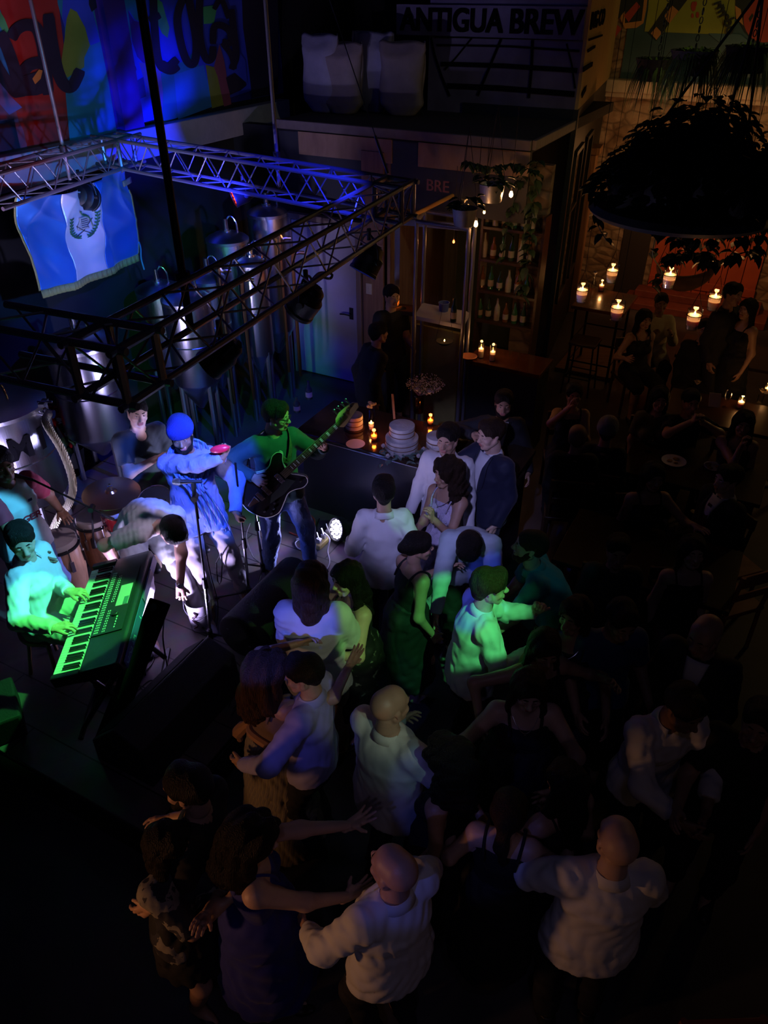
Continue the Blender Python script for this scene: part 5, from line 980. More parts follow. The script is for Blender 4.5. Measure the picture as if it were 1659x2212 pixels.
# bass guitar
def bass(o_, xd, yd):
    M = frame(o_, xd, yd); T = lambda x, y, z=0: M @ V((x, y, z)); b = wempty('bass_guitar', 'black semi-hollow bass guitar with pale binding and block inlays', 'bass guitar', o_)
    out = bez([(x, y, 0) for x, y in ((.175, .035), (.2, .085), (.24, .13), (.215, .165), (.16, .165), (.1, .13), (.03, .125), (-.05, .165), (-.15, .185), (-.24, .14), (-.285, .04), (-.28, -.06), (-.23, -.16), (-.13, -.205), (-.03, -.17), (.04, -.14), (.1, -.15), (.17, -.185), (.225, -.175), (.245, -.135), (.21, -.08), (.18, -.04), (.175, .0), (.175, .035))], 5)[:-1]
    bd_ = MB().prism([T(p_.x, p_.y, -.022) for p_ in out], M.to_3x3() @ V((0, 0, .044))).build('body', mat('black_lacquer', (.008, .008, .009), .12, coat=.8), b, smooth=False, bevel=.004)
    for z in (.023, -.023): MB().tube([T(p_.x*1.004, p_.y*1.004, z) for p_ in out], .0035, 6, True).build('binding', mat('cream_binding', (.6, .58, .5), .4), bd_)
    MAPLE = mat('maple', (.42, .30, .10), .35, 0, .05, 20); FRB = mat('fretboard', (.16, .12, .06), .4)
    MB().prism([T(.15, .03, .02), T(.15, -.03, .02), T(.72, -.021, .02), T(.72, .021, .02)], M.to_3x3() @ V((0, 0, .018))).build('neck', MAPLE, b, bevel=.004)
    fb_ = MB().prism([T(.12, .031, .039), T(.12, -.031, .039), T(.72, -.022, .039), T(.72, .022, .039)], M.to_3x3() @ V((0, 0, .005))).build('fretboard', FRB, b)
    g = MB(); x = .0; sc_ = .76
    for i in range(1, 21): x = .72-sc_*(1-2**(-i/12)); g.cyl(T(x, .026, .0445), T(x, -.026, .0445), .0014, k=5)
    g.build('frets', CHROME, fb_)
    g = MB()
    for i in (1, 3, 5, 7, 9, 12, 15, 17, 19): x0 = .72-sc_*(1-2**(-(i-1)/12)); x1 = .72-sc_*(1-2**(-i/12)); c = (x0+x1)/2; w_ = (x0-x1)*.5; g.obox(T(c-w_/2, -.016, .044), M.to_3x3() @ V((w_, 0, 0)), M.to_3x3() @ V((0, .032, 0)), M.to_3x3() @ V((0, 0, .0012)))
    g.build('inlays', mat('pearl', (.7, .72, .68), .25), fb_, smooth=False)
    hd = [(.72, .022), (.74, .045), (.79, .062), (.87, .06), (.93, .05), (.955, .02), (.94, -.01), (.9, -.018), (.85, -.03), (.79, -.045), (.745, -.05), (.72, -.022)]
    hs_ = MB().prism([T(x, y, .006) for x, y in hd], M.to_3x3() @ V((0, 0, .016))).build('headstock', MAPLE, b, bevel=.003)
    for i in range(4):
        x = .775+.042*i; y = .02+.006*i; g = MB().cyl(T(x, y, .02), T(x, y, .045), .006, k=10).cyl(T(x, y, .02), T(x, y, .025), .011, k=12).cyl(T(x, .05, .008), T(x, .085, .008), .005, k=6); g.ball(T(x, .098, .008), (.014, .014, .006), 8, M.to_3x3()); g.build('tuning_peg', CHROME, hs_)
    g = MB()
    for i in range(4): y = -.018+.012*i; g.cyl(T(-.13, y*1.3, .05), T(.72, y, .048), .0014, k=5); g.cyl(T(.72, y, .048), T(.775+.042*i, .02+.006*i, .035), .0014, k=5)
    g.build('strings', CHROME, b)
    for x in (.085, -.06): MB().obox(T(x-.02, -.045, .022), M.to_3x3() @ V((.04, 0, 0)), M.to_3x3() @ V((0, .09, 0)), M.to_3x3() @ V((0, 0, .018))).build('pickup', CHROME, bd_, bevel=.004)
    MB().obox(T(-.15, -.04, .022), M.to_3x3() @ V((.035, 0, 0)), M.to_3x3() @ V((0, .08, 0)), M.to_3x3() @ V((0, 0, .02))).build('bridge', CHROME, bd_, bevel=.003); MB().prism([T(x, y, .023) for x, y in ((-.26, -.012), (-.26, .012), (-.17, .03), (-.17, -.03))], M.to_3x3() @ V((0, 0, .006))).build('tailpiece', CHROME, b, bevel=.003)
    MB().prism([T(x, y, .026) for x, y in ((.12, -.035), (.16, -.10), (.02, -.12), (-.12, -.10), (-.06, -.055), (.02, -.05))], M.to_3x3() @ V((0, 0, .003))).build('pickguard', mat('pickguard_black', (.03, .035, .03), .2), b, smooth=False)
    for x, y in ((-.13, -.15), (-.2, -.115), (-.09, -.12), (-.17, -.165), (.19, -.13)): MB().lathe([(.011, 0), (.010, .016), (0, .018)], T(x, y, .022), 14, M.to_3x3() @ V((0, 0, 1))).build('knob', CHROME, bd_)
    MB().tube(bez([T(-.06, .15, .028), T(0, .13, .03), T(.06, .1, .028)], 3), .005, 6).build('thumb_rest', CHROME, b)
    return M
bo = P(588, 1046, 1.37); bx_ = (PY(762, 886, bo.y+.22)-bo).normalized(); print('bass len', (PY(762, 886, bo.y+.22)-bo).length, bo)
fn2 = (V((.15, -1, .35)).normalized()); BM = bass(bo, bx_, fn2.cross(bx_))
# monitor wedges and speakers
CAB = mat('speaker_cabinet', (.009, .0095, .014), .75, 0, .3, 120); GRL = mat('speaker_grille', (.005, .005, .007), .8, 0, .5, 260, spec=.1)
def wedge(c, rz, w_, d, h, lab, top=.45):
    o = empty('monitor_speaker', lab, 'speaker', c, rz); x = w_/2
    pr = [(-d/2, 0), (d/2, 0), (d/2, h*.45), (d/2-d*top, h), (-d/2+.02, h*.82)]
    MB().prism([V((-x, y, z)) for y, z in pr], (w_, 0, 0)).build('cabinet', CAB, o, smooth=False, bevel=.012)
    n = V((0, h*.55, d*top)).normalized(); a = V((0, d/2-.02, h*.45+.02)); b = V((0, d/2-d*top+.02, h-.02))
    MB().prism([V((-x+.03, a.y, a.z)), V((x-.03, a.y, a.z)), V((x-.03, b.y, b.z)), V((-x+.03, b.y, b.z))], n*.008).build('grille', GRL, o, smooth=False, bevel=.003)
    MB().tube([(-x-.012, -.05, h*.55), (-x-.03, -.03, h*.57), (-x-.03, .06, h*.57), (-x-.012, .08, h*.55)], .01, 6).build('handle', BLACKP, o); return o
q = P(375, 1560, SZ); wedge(V((q.x, q.y, SZ)), R(62), .98, .5, .44, 'big black floor monitor at the front edge of the stage', .5)
q = P(590, 1345, SZ); sp2 = empty('monitor_speaker', 'rounded black floor monitor behind the couple hugging, round end facing us', 'speaker', V((q.x, q.y, SZ)), R(62))
MB().prism([V((-.42, y, z)) for y, z in [(.19*math.cos(t)*1.05, .2+.2*math.sin(t)) for t in [PI*2*i/20 for i in range(20)]]], (.84, 0, 0)).build('cabinet', CAB, sp2, smooth=True, bevel=.01)
MB().lathe([(.185, 0), (.19, .012), (.17, .016), (0, .016)], (-.42, 0, .2), 30, (-1, 0, 0)).build('end_cap', BLACKP, sp2)
for y in (-.1, .1): MB().ball((-.437, y, .2+y*.5), (.006, .012, .012), 8).build('screw', CHROME, sp2)
# long flight-case panel in front of the keyboard
pa = [P(352, 1292, 1.02), P(196, 1638, SZ)]
ob = wempty('speaker_column', 'slim black loudspeaker column leaning along the keyboard front', 'speaker', V((pa[0].x, pa[0].y, SZ)))
a, b = V((pa[0].x, pa[0].y, .98)), V((pa[1].x+.1, pa[1].y+.1, SZ+.02)); dd = (b-a).normalized(); sx_ = dd.cross(UP).normalized(); ux_ = sx_.cross(dd)
MB().obox(a-sx_*.065, b-a, sx_*.13, ux_*.1).build('cabinet', mat('column_black', (.002, .002, .003), .9, spec=.05), ob, smooth=False, bevel=.01); MB().obox(a-sx_*.055+dd*.03+ux_*.1, (b-a)*.95, sx_*.11, ux_*.006).build('grille', mat('column_grille', (.002, .002, .003), .9, 0, .4, 200, spec=.05), ob, smooth=False); MB().lathe([(.028, 0), (.028, .004), (.022, .005), (0, .005)], a+dd*.06+ux_*.107, 18, ux_).build('badge', mat('badge', (.2, .22, .24), .3, .8), ob)
# side fill speaker at the left edge, green lit
q = P(-22, 1575, SZ); o = empty('cube_speaker', 'low black speaker box at the left frame edge, green-lit top', 'speaker', V((q.x-.02, q.y, SZ)), R(30)); MB().box((0, 0, .11), (.5, .42, .22)).build('cabinet', CAB, o, smooth=False, bevel=.015); MB().box((0, -.212, .11), (.46, .006, .18)).build('grille', GRL, o, smooth=False)
# floor par light with white LEDs
q = P(742, 1142, SZ+.12); FL = wempty('floor_light', 'white glowing LED floor light beside the bar front', 'stage light', V((q.x, q.y, SZ))); fa = V((-.75, -.55, .33)).normalized(); fc = q.copy()
MB().lathe([(0, -.1), (.05, -.1), (.085, -.08), (.09, .0), (.115, .02), (.118, .1), (.106, .1), (.1, .08), (0, .078)], fc, 28, fa).build('housing', BLACKP, FL)
u = fa.cross(UP).normalized(); w_ = u.cross(fa)
for rr_, k_ in ((.0, 1), (.038, 6), (.078, 12)):
    for i in range(k_): t = 2*PI*i/k_; MB().lathe([(0, .012), (.012, .010), (.0165, 0)], fc+fa*.082+u*rr_*math.cos(t)+w_*rr_*math.sin(t), 10, fa).build('led_lens', WLED, FL)
g = MB(); g.tube([fc+u*.13*math.cos(t)-w_*0+V((0, 0, -.155))*abs(math.sin(t))*0-UP*.15*math.sin(t) for t in [PI*i/12 for i in range(13)]], .008, 6); g.build('bracket', BLACK, FL)
FL_assumed = wempty('floor_light', 'assumed second floor light, hidden behind the keyboard', 'stage light', V((-1.9, 4.15, SZ))); fa2 = V((.5, .6, .35)).normalized(); MB().lathe([(0, -.1), (.05, -.1), (.085, -.08), (.09, .0), (.1, .08), (.09, .08), (.085, .06), (0, .06)], V((-1.93, 4.12, SZ+.11)), 24, fa2).build('housing', BLACKP, FL_assumed); MB().tube([V((-2.03, 4.16, SZ+.11)), V((-2.03, 4.16, SZ+.01)), V((-1.84, 4.08, SZ+.01)), V((-1.84, 4.08, SZ+.11))], .008, 6).build('bracket', BLACK, FL_assumed)  # assumed lamp, unseen; housing added to give its beam a source
# bucket, power strip, bottle, cables
q = P(437, 1352, SZ); o = empty('bucket', 'tall white plastic bucket with dark scribble beside the tripod', 'bucket', V((q.x, q.y, SZ))); BK = mat('white_bucket', (.4, .38, .44), .5)
MB().lathe([(.075, 0), (.088, .01), (.1, .27), (.104, .28), (.104, .29), (.096, .285), (.085, .02), (0, .015)], (0, 0, 0), 30).build('pail', BK, o)
pts = [(-.02+.02*math.sin(k*1.3), .24-.022*k) for k in range(9)]; g = MB(); g.tube([V((x*1, -math.sqrt(max(0, .1**2-x*x))-.004, z)) for x, z in pts], [.006+.004*(k % 2) for k in range(9)], 6); g.build('scribble', mat('marker_ink', (.05, .02, .03), .6), o); g = MB().tube(bez([(-.118, 0, .3), (-.1, -.06, .22), (0, -.12, .17), (.1, -.06, .22), (.118, 0, .3)], 4), .003, 5); g.build('handle', CHROME, o)
q = P(700, 1172, SZ); o = empty('power_strip', 'yellowish power strip with plugs on the stage by the floor light', 'power strip', q, R(60)); MB().box((0, 0, .03), (.26, .08, .05)).build('strip', mat('yellowed_plastic', (.35, .3, .1), .5), o, bevel=.006)
for x in (-.08, 0, .08): MB().box((x, 0, .075), (.035, .04, .05)).tube(bez([(x, 0, .1), (x, .02, .16), (x+.05, .05, .1), (x+.1, .09, .01)], 4), .006, 6).build('plug', mat('white_plug', (.22, .22, .22), .4), o)
q = P(415, 1428, SZ); o = empty('plastic_bottle', 'small clear plastic bottle lying on the boards behind the front monitor', 'bottle', q+UP*.033, R(40)); MB().lathe([(0, 0), (.028, .003), (.032, .02), (.032, .12), (.014, .16), (.014, .175)], (0, 0, 0), 18, (1, 0, 0)).build('bottle_body', GLASS, o); MB().lathe([(.016, .173), (.016, .19), (0, .19)], (0, 0, 0), 14, (1, 0, 0)).build('cap', BK, o)
def cable(pts, lab, r=.006, m_=CABLE, z=SZ):
    o = MB().tube(bez([P(x, y, z+r+(k[0] if k else 0)) for x, y, *k in pts], 7), r, 6).build('cable', m_); tag(o, lab, 'cable'); return o
cable([(355, 1330, .5), (352, 1380, .3), (362, 1440, .05), (372, 1475), (365, 1500), (380, 1530), (400, 1520), (430, 1490)], 'black cable dropping from the keyboard and snaking past the white shoe')
cable([(338, 1390), (330, 1430), (300, 1470), (320, 1500), (352, 1502), (350, 1480), (325, 1470), (300, 1490), (290, 1500)], 'black cable looped on the boards between keyboard and front monitor')
cable([(352, 1440), (380, 1462), (410, 1450), (440, 1445), (470, 1440)], 'cable running across behind the front monitor to the tripod')
cable([(470, 1405), (500, 1450), (530, 1480), (545, 1500), (520, 1520), (500, 1545)], 'cable bundle strand right of the front monitor')
cable([(480, 1400), (520, 1440), (545, 1470), (530, 1500), (505, 1530)], 'black cable curving beside the couple hugging')
cable([(460, 1385), (490, 1420), (520, 1465), (505, 1500), (495, 1525)], 'cable at the foot of the centre microphone stand')
cable([(430, 1100, .95), (440, 1160, .7), (455, 1240, .4), (470, 1300, .15), (468, 1350), (455, 1400)], 'thin cable hanging along the centre microphone stand', .004)
WC = mat('white_cable', (.5, .5, .55), .5); RC = mat('red_cable', (.35, .06, .03), .5)
cable([(700, 1150, .1), (712, 1165, .08), (708, 1190), (712, 1215), (702, 1240)], 'white cable hanging from the power strip', .007, WC)
cable([(640, 1165), (655, 1160), (668, 1172), (660, 1185), (645, 1185), (638, 1172), (655, 1163), (672, 1178)], 'coiled white cable next to the bass player shoe', .006, WC)
cable([(640, 1125), (665, 1112), (680, 1125), (672, 1150), (650, 1158), (625, 1150)], 'loop of red cable on the stage behind the bass player', .008, RC)
cable([(690, 1120), (684, 1140), (690, 1160), (700, 1172)], 'short dark cable into the power strip', .006)
cable([(540, 1130, .3), (532, 1160, .2), (545, 1200, .05), (560, 1215)], 'instrument cable hanging from the bass guitar', .005)
# triangle-like bracket hanging from the singer's stand
tag(MB().tube([P(478, 1195, .9), P(467, 1215, .8), P(470, 1255, .55), P(474, 1262, .5), P(478, 1255, .55), P(480, 1215, .8), P(478, 1195, .9)], .006, 6).build('triangle', CHROME), 'steel percussion triangle hanging behind the centre microphone stand', 'triangle')
# poinsettia
q = P(160, 1040, SZ)+V((-.1, .35, 0)); po = empty('poinsettia', 'potted poinsettia with red bracts between the two front tanks', 'plant', V((q.x, q.y, SZ))); RL = mat('red_bract', (.6, .012, .02), .5, 0, .2, 30); GL_ = mat('green_leaf', (.05, .12, .05), .5, 0, .2, 30, .2)
MB().lathe([(.1, 0), (.13, .22), (.14, .22), (.12, .2), (0, .19)], (0, 0, 0), 20).build('pot', BLACKP, po)
rr2 = random.Random(3)
def leaf(mb, c, d, L, W, up=V((0, 0, 1)), droop=.25):
    d = V(d).normalized(); s_ = d.cross(up); s_ = s_.normalized() if s_.length > .01 else V((1, 0, 0)); n_ = s_.cross(d)
    k = [(0, 0), (.3, .42), (.6, .5), (.85, .25), (1, 0)]; c = V(c); mid = [c+d*L*t-n_*0-UP*droop*L*t*t for t, _ in k]; lf = [m_+s_*W*w2+n_*W*.18*(w2 > 0) for m_, (_, w2) in zip(mid, k)]; rt = [m_-s_*W*w2+n_*W*.18*(w2 > 0) for m_, (_, w2) in zip(mid, k)]
    b = len(mb.v); mb.v += [tuple(p_) for p_ in mid+lf+rt]
    for i in range(4): mb.f += [(b+i, b+i+1, b+5+i+1, b+5+i), (b+i, b+10+i, b+10+i+1, b+i+1)]; mb.mi += [mb.m, mb.m]
for f_ in range(9):
    a = rr2.uniform(0, 6.28); rad = rr2.uniform(.05, .32); c = V((rad*math.cos(a)*1.2, rad*math.sin(a), .62+rr2.uniform(-.12, .14))); g = MB(); g.tube([V((0, 0, .2)), c*.5+V((0, 0, .25)), c], .006, 5)
    for k in range(9): t = k*.7+f_; leaf(g, c, (math.cos(t), math.sin(t), .25*rr2.uniform(-.5, 1)), rr2.uniform(.10, .16), .09)
    g.build('bract_cluster', RL, po)
g = MB()
for k in range(46): t = rr2.uniform(0, 6.28); rad = rr2.uniform(.05, .3); leaf(g, (rad*math.cos(t), rad*math.sin(t), rr2.uniform(.35, .62)), (math.cos(t), math.sin(t), -.1), .16, .09)
g.build('foliage', GL_, po)
# ================================================================== people on the stage
WS = MATS['white_shirt']
def C(n, r, g, b, **k): return cloth('cloth_'+n, (r, g, b), **k)
WS2 = C('ivory_shirt', .62, .60, .55); LB = C('pale_blue_shirt', .45, .55, .62); NAVY = C('navy_suit', .012, .016, .045, rough=.7); BLK = C('black', .006, .006, .008, sheen=0); CHAR = C('charcoal', .02, .02, .024, sheen=0)
JEAN = C('blue_denim', .14, .22, .48, bs=30); DENIM = C('denim_shirt', .2, .26, .55, bs=30); LTP = C('light_trousers', .5, .47, .52); KHAKI = C('khaki', .24, .17, .10)
# keyboard player
J1 = person('seated keyboard player in white shirt and black trousers playing the keyboard', (46, 1168), SZ, 98, 1.8, lean=6, head_=(50, 26, 0), sit=.46, feet=((-.14, .46), (.16, .42)), hair_='short', skin=0, top='shirt', tcol=WS, res=.0105, fold=.005,
    L=dict(at=K(.66, -.10, .09), w=True, wd=kd*1+kx*-.15-UP*.22, wp=-UP, pose='play', hint=(-.5, -.5, -.6)), Rr=dict(at=K(.34, -.12, .09), w=True, wd=kd*1+kx*.25-UP*.2, wp=-UP, pose='play', hint=(.6, -.5, -.5)), extras=lambda J: watch(J, 1, CHROME))
st_ = empty('stool', 'brown wooden stool under the keyboard player', 'stool', (J1['root'].location.x-.02, J1['root'].location.y, SZ)); BRW = mat('brown_seat', (.30, .16, .09), .45)
MB().lathe([(0, .38), (.17, .38), (.19, .40), (.19, .43), (.16, .445), (0, .45)], (0, 0, 0), 26).build('seat', BRW, st_, bevel=.004)
for k in range(4): a = k*PI/2+.4; MB().cyl((.2*math.cos(a), .2*math.sin(a), 0), (.12*math.cos(a), .12*math.sin(a), .39), .016, k=8).build('leg', BRW, st_)
# conga player
TEE = C('white_tee', .6, .66, .78); REDS = C('red_sleeve', .35, .02, .06)
def congax(J):
    r_ = mat('red_print', (.4, .02, .05), .7); front_text(J, 'FIGER', .088, (-.03, .127, -.10), r_, xs=.95); F, c = J['F2'], J['ch']
    MB().obox(c+F @ V((-.09, .125, .045)), F @ V((.03, 0, 0)), F @ V((0, .003, 0)), F @ V((0, 0, .022))).build('badge', mat('navy_badge', (.02, .02, .1), .6), J['root'], smooth=False)
hc_ = P(142, 1112, 1.12)
person('man at left edge in white t-shirt with red sleeves and red lettering, hand on conga', (3, 1003), SZ, 128, 1.7, lean=8, head_=(10, 12, 0), top='tee', tcol=TEE, slcol=REDS, collar=False, hair_='short', skin=2, bcol=JEAN, res=.0105, sleeve=.36, scol=mat('red_sneaker', (.4, .02, .03), .6),
    L=dict(at=hc_, w=True, wd=(.6, -.6, -.35), wp=-UP, pose='flat', hint=(-.8, -.3, -.5)), Rr=dict(at=(.1, .42, 1.02), pose='relax'), extras=congax)
# drummer
person('man in dark v-neck t-shirt behind the drums with a folded forearm', (297, 890), SZ, 145, 1.8, sit=.5, lean=6, head_=(6, 8, -8), top='tee', tcol=C('dark_green_tee', .03, .045, .05), neckcut=.03, collar=False, hair_='buzz', skin=0, bcol=BLK, res=.0105, fat=1.12, sleeve=.36,
    feet=((-.2, .4), (.2, .42)), Rr=dict(at=P(338, 990, 1.22), w=True, hint=(.8, .1, -.5), pose='relax'), L=dict(at=P(372, 1010, 1.15), w=True, pose='relax'))
stl = empty('drum_stool', 'round black drum stool behind the red drums', 'stool', (P(297, 890, 1.6).x-.02, P(297, 890, 1.6).y+.05, SZ)); MB().lathe([(0, .4), (.17, .4), (.18, .44), (.16, .49), (0, .5)], (0, 0, 0), 24).build('seat', BLACKP, stl)
for k in range(3): a = k*2.1; MB().cyl((.22*math.cos(a), .22*math.sin(a), 0), (.02, 0, .4), .013, k=8).build('leg', CHROME, stl)
# singer in blue beanie
BEAN = mat('blue_knit', (.02, .05, .5), .9, 0, .8, 60, .1, kind='wave'); SCARF = ramp_mat('woven_scarf', [(.0, (.05, .07, .3)), (.35, (.28, .3, .5)), (.5, (.03, .04, .16)), (.75, (.1, .35, .35)), (1, (.06, .08, .35))], .85, 9, tex='wave', stretch=(1, 1, .3), bump=.4)
def singerx(J):
    F, c, s = J['F2'], J['ch'], J['s']; nb = J['nb']
    def sc(pts, w_, nm):
        q = bez(pts, 6); n = len(q)-1
        def fn(u, t): i = t*n; j = min(int(i), n-1); p_ = q[j].lerp(q[j+1], i-j); tn = (q[min(j+1, n)]-q[max(j-1, 0)]).normalized(); sd_ = tn.cross(F @ V((0, 1, 0))).normalized(); return p_+sd_*(u-.5)*w_*(1+.1*math.sin(9*t))+F @ V((0, .01*math.sin(u*18+t*3), 0))
        MB().grid(fn, 16, 34).build(nm, SCARF, J['root'], solid=.008)
    sc([nb+F @ V((.05, -.07, .05)), nb+F @ V((-.09, .0, .03)), c+F @ V((-.07, .13, .08)), c+F @ V((-.0, .155, -.02)), c+F @ V((-.06, .16, -.2)), c+F @ V((-.13, .15, -.42)), c+F @ V((-.17, .14, -.66))], .13, 'scarf')
    sc([nb+F @ V((-.05, -.07, .05)), nb+F @ V((.09, .0, .03)), c+F @ V((.08, .12, .08)), c+F @ V((.02, .15, -.0)), c+F @ V((-.04, .165, -.1))], .11, 'scarf')
sv = P(392, 945, 1.9).y
Js = person('smiling singer in blue beanie, denim shirt and scarf raising a red shaker', (392, 940), SZ, 158, 1.72, lean=2, head_=(12, 16, 6), top='shirt', tcol=DENIM, hair_='short', hat=('beanie', BEAN), beard=True, skin=2, bcol=LTP, res=.0105, hem=.16, fold=.006, scol=mat('grey_trainer', (.35, .33, .34), .6), fat=1.05,
    Rr=dict(at=PY(496, 985, sv-.24), w=True, wd=(.12, -.1, 1), wp=(.3, .9, 0), pose='grip', hint=(.2, .3, -1)), L=dict(at=PY(508, 1105, sv-.1), w=True, wd=(.3, -.3, -.9), wp=(.8, .5, 0), pose='grip', hint=(-.9, -.2, -.2)), feet=((-.26, .12, 0, -5), (.06, .22, 0, 30)), extras=singerx)
q = Js['mw'] @ Js['hm'][1].translation+V((0, -.03, .085)); o = wempty('shaker', 'red egg-shaped shaker held up by the singer in the beanie', 'shaker', q); MB().ball(q, (.075, .03, .03), 16, Matrix.Rotation(R(-12), 3, 'Y')).build('shell', mat('red_plastic', (.7, .02, .05), .25, coat=.5), o)
# bass player
def bassx(J):
    glasses(J); F, c = J['F2'], J['ch']; i = J['inv']
    T = lambda x, y, z: i @ (BM @ V((x, y, z)))
    q = bez([T(-.27, .0, -.0), c+F @ V((.2, -.1, -.12)), c+F @ V((.06, -.14, .1)), c+F @ V((-.09, -.05, .19)), c+F @ V((-.1, .07, .14)), c+F @ V((-.05, .14, .0)), T(.2, .13, -.01)], 6)
    n = len(q)-1
    def fn(u, t): k = t*n; j = min(int(k), n-1); p_ = q[j].lerp(q[j+1], k-j); tn = (q[min(j+1, n)]-q[max(j-1, 0)]).normalized(); out = (p_-c); out.z = 0; out = out.normalized(); sd_ = tn.cross(out).normalized(); return p_+out*.012+sd_*(u-.5)*.05
    MB().grid(fn, 4, 60).build('guitar_strap', mat('patterned_strap', (.09, .08, .05), .6, 0, .3, 60, .5, 40), J['root'], solid=.005)
hB = BM @ V((.50, -.045, -.01)); hA = BM @ V((-.02, .09, .075))
person('bass player with glasses in dark green shirt and ripped jeans', (597, 898), SZ, 152, 1.7, head_=(-48, 24, 0), lean=3, top='shirt', tcol=C('teal_shirt', .02, .065, .07), hair_='short', skin=1, bcol=JEAN, res=.0105, fat=1.02, scol=C('black_sneaker', .02, .02, .025),
    L=dict(at=hB-BM.to_3x3() @ V((0, .03, .03)), w=True, wd=BM.to_3x3() @ V((.15, .75, .45)), wp=BM.to_3x3() @ V((0, .25, 1)), pose='grip', hint=(-.7, -.2, -.8)), Rr=dict(at=hA+BM.to_3x3() @ V((-.03, .07, 0)), w=True, wd=BM.to_3x3() @ V((.15, -.95, -.1)), wp=BM.to_3x3() @ V((0, 0, -1)), pose='play', hint=(.9, -.3, -.1)), feet=((-.22, .05, 0, -30), (.14, -.05, 0, 15)), extras=bassx)
# bending man
person('man in pale t-shirt bent over reaching down between keyboard and microphone stand', (-1.97, 4.93), SZ, 136, 1.76, world=True, lean=92, head_=(0, 62, 0), top='tee', tcol=C('sage_tee', .50, .56, .54), collar=False, hair_='short', skin=0, bcol=C('white_trousers', .55, .53, .6), res=.0105, fold=.006, sleeve=.34, scol=mat('white_sneaker', (.62, .55, .65), .6), pelvis=.80,
    L=dict(at=PY(392, 1312, 4.42), w=True, wd=(.0, -.15, -1), wp=(-.3, .8, 0), pose='relax', hint=(-.9, .2, .1)), Rr=dict(at=(.30, .12, .66), pose='relax', hint=(.9, -.5, .2)), feet=((-.16, .5, 0, 10), (.28, .38, 0, 10)), extras=lambda J: watch(J, 0, CHROME))

# ================================================================== guests on the dance floor
HX = dict(res=.0115)
BLZ = C('cream_blazer', .62, .58, .60, bump=.25)
person('guest with shoulder-length hair and cream blazer seen from behind', (672, 1258), 0, 4, 1.8, top='blazer', tcol=BLZ, hair_='bob', hcol=HBR, skin=0, bcol=KHAKI, hem=.2, fold=.005, L=dict(at=(-.2, .2, .9)), Rr=dict(at=(.14, .32, 1.06), hint=(.7, -.6, -.6)), **HX)
FLOR = ramp_mat('black_floral', [(.0, (.006, .006, .008)), (.62, (.008, .008, .01)), (.68, (.2, .2, .16))], .7, 16, tex='noise', bump=.1)
person('woman in black floral strap dress with long hair, green lit, beside the cream blazer', (748, 1250), 0, -120, 1.62, 'f', head_=(-4, 20, 8), top='dress', bottom='dress', bottomlen=.6, tcol=FLOR, hair_='long', hcol=HB, skin=0, shoes='heel', lean=4, L=dict(at=(-.1, .3, 1.05), pose='flat', hint=(-.8, -.2, -.5), dir=(.8, .5, -.2)), Rr=dict(at=(.12, .3, 1.42), pose='relax', hint=(.5, .3, -.8), dir=(0, .1, 1)), fat=1.06, extras=necklace, **HX)
person('slim young man in white shirt seen from behind near the floor light', (829, 1062), 0, -2, 1.68, tcol=WS, hair_='short', skin=1, fat=.92, hem=.2, fold=.006, Rr=dict(at=(.28, .12, .98)), L=dict(at=(-.26, .2, .98)), **HX)
def bowtie(J): F, nb = J['F2'], J['nb']; g = MB(); c = nb+F @ V((0, .07, .0)); [g.add([c, c+F @ V((sx*.05, .0, .022)), c+F @ V((sx*.05, .0, -.022)), c+F @ V((sx*.03, .012, 0))], [(0, 1, 3), (0, 3, 2), (1, 2, 3)]) for sx in (-1, 1)]; g.ball(c, .01, 8).build('bow_tie', BLK, J['root'], solid=.005)
person('man in white shirt and bow tie standing behind the bride by the bar', (967, 948), 0, 200, 1.74, tcol=WS, hair_='short', skin=1, head_=(5, 12, 0), L=dict(at=(-.26, .14, .86)), Rr=dict(at=(.28, .12, .9)), extras=bowtie, **HX)
person('man in dark navy suit turned left, right of the bow tie man', (1060, 938), 0, 235, 1.78, top='suit', tcol=NAVY, bcol=NAVY, hair_='short', hcol=HD, skin=0, head_=(10, 18, 0), Rr=dict(at=(.1, .42, 1.38), hint=(.7, 0, -.6)), **HX)
LACE = C('ivory_lace', .5, .46, .62, bump=.8, bs=60)
person('bride in long ivory lace gown with curly hair, facing left', (965, 1022), 0, 222, 1.66, 'f', top='dress', bottom='dress', bottomlen=1.0, tcol=LACE, hair_='curly', hcol=HD, skin=1, shoes='heel', head_=(18, 8, 0), Rr=dict(at=(.08, .34, 1.1), pose='relax', dir=(-.7, .5, 0)), L=dict(at=(-.12, .34, 1.36), pose='hold', dir=(0, .2, 1)), extras=necklace, fat=.94, **HX)
person('bearded man in white shirt and open dark jacket at the end of the bar', (1088, 872), 0, 188, 1.66, top='jacket', tcol=CHAR, bcol=CHAR, hair_='short', skin=1, beard=True, L=dict(at=(-.28, .2, .95)), Rr=dict(at=(.25, .25, 1.35), hint=(.9, 0, -.2)), res=.013)
person('woman in dark sleeveless dress with hair tied back, profile to the right', (905, 1180), 0, 62, 1.6, 'f', top='tank', bottom='skirt', bottomlen=.7, tcol=BLK, bcol=BLK, hair_='bun', skin=1, shoes='heel', head_=(18, 14, 0), lean=10, Rr=dict(at=(.22, .1, .82), pose='relax'), L=dict(at=(-.1, .4, 1.1)), **HX)
person('man in pale blue shirt bowing deeply behind the green-lit man', (1013, 1182), 0, 190, 1.74, lean=52, head_=(0, 62, 0), tcol=LB, hair_='short', skin=1, L=dict(at=(-.25, .55, .8)), Rr=dict(at=(.2, .6, .85)), **HX)
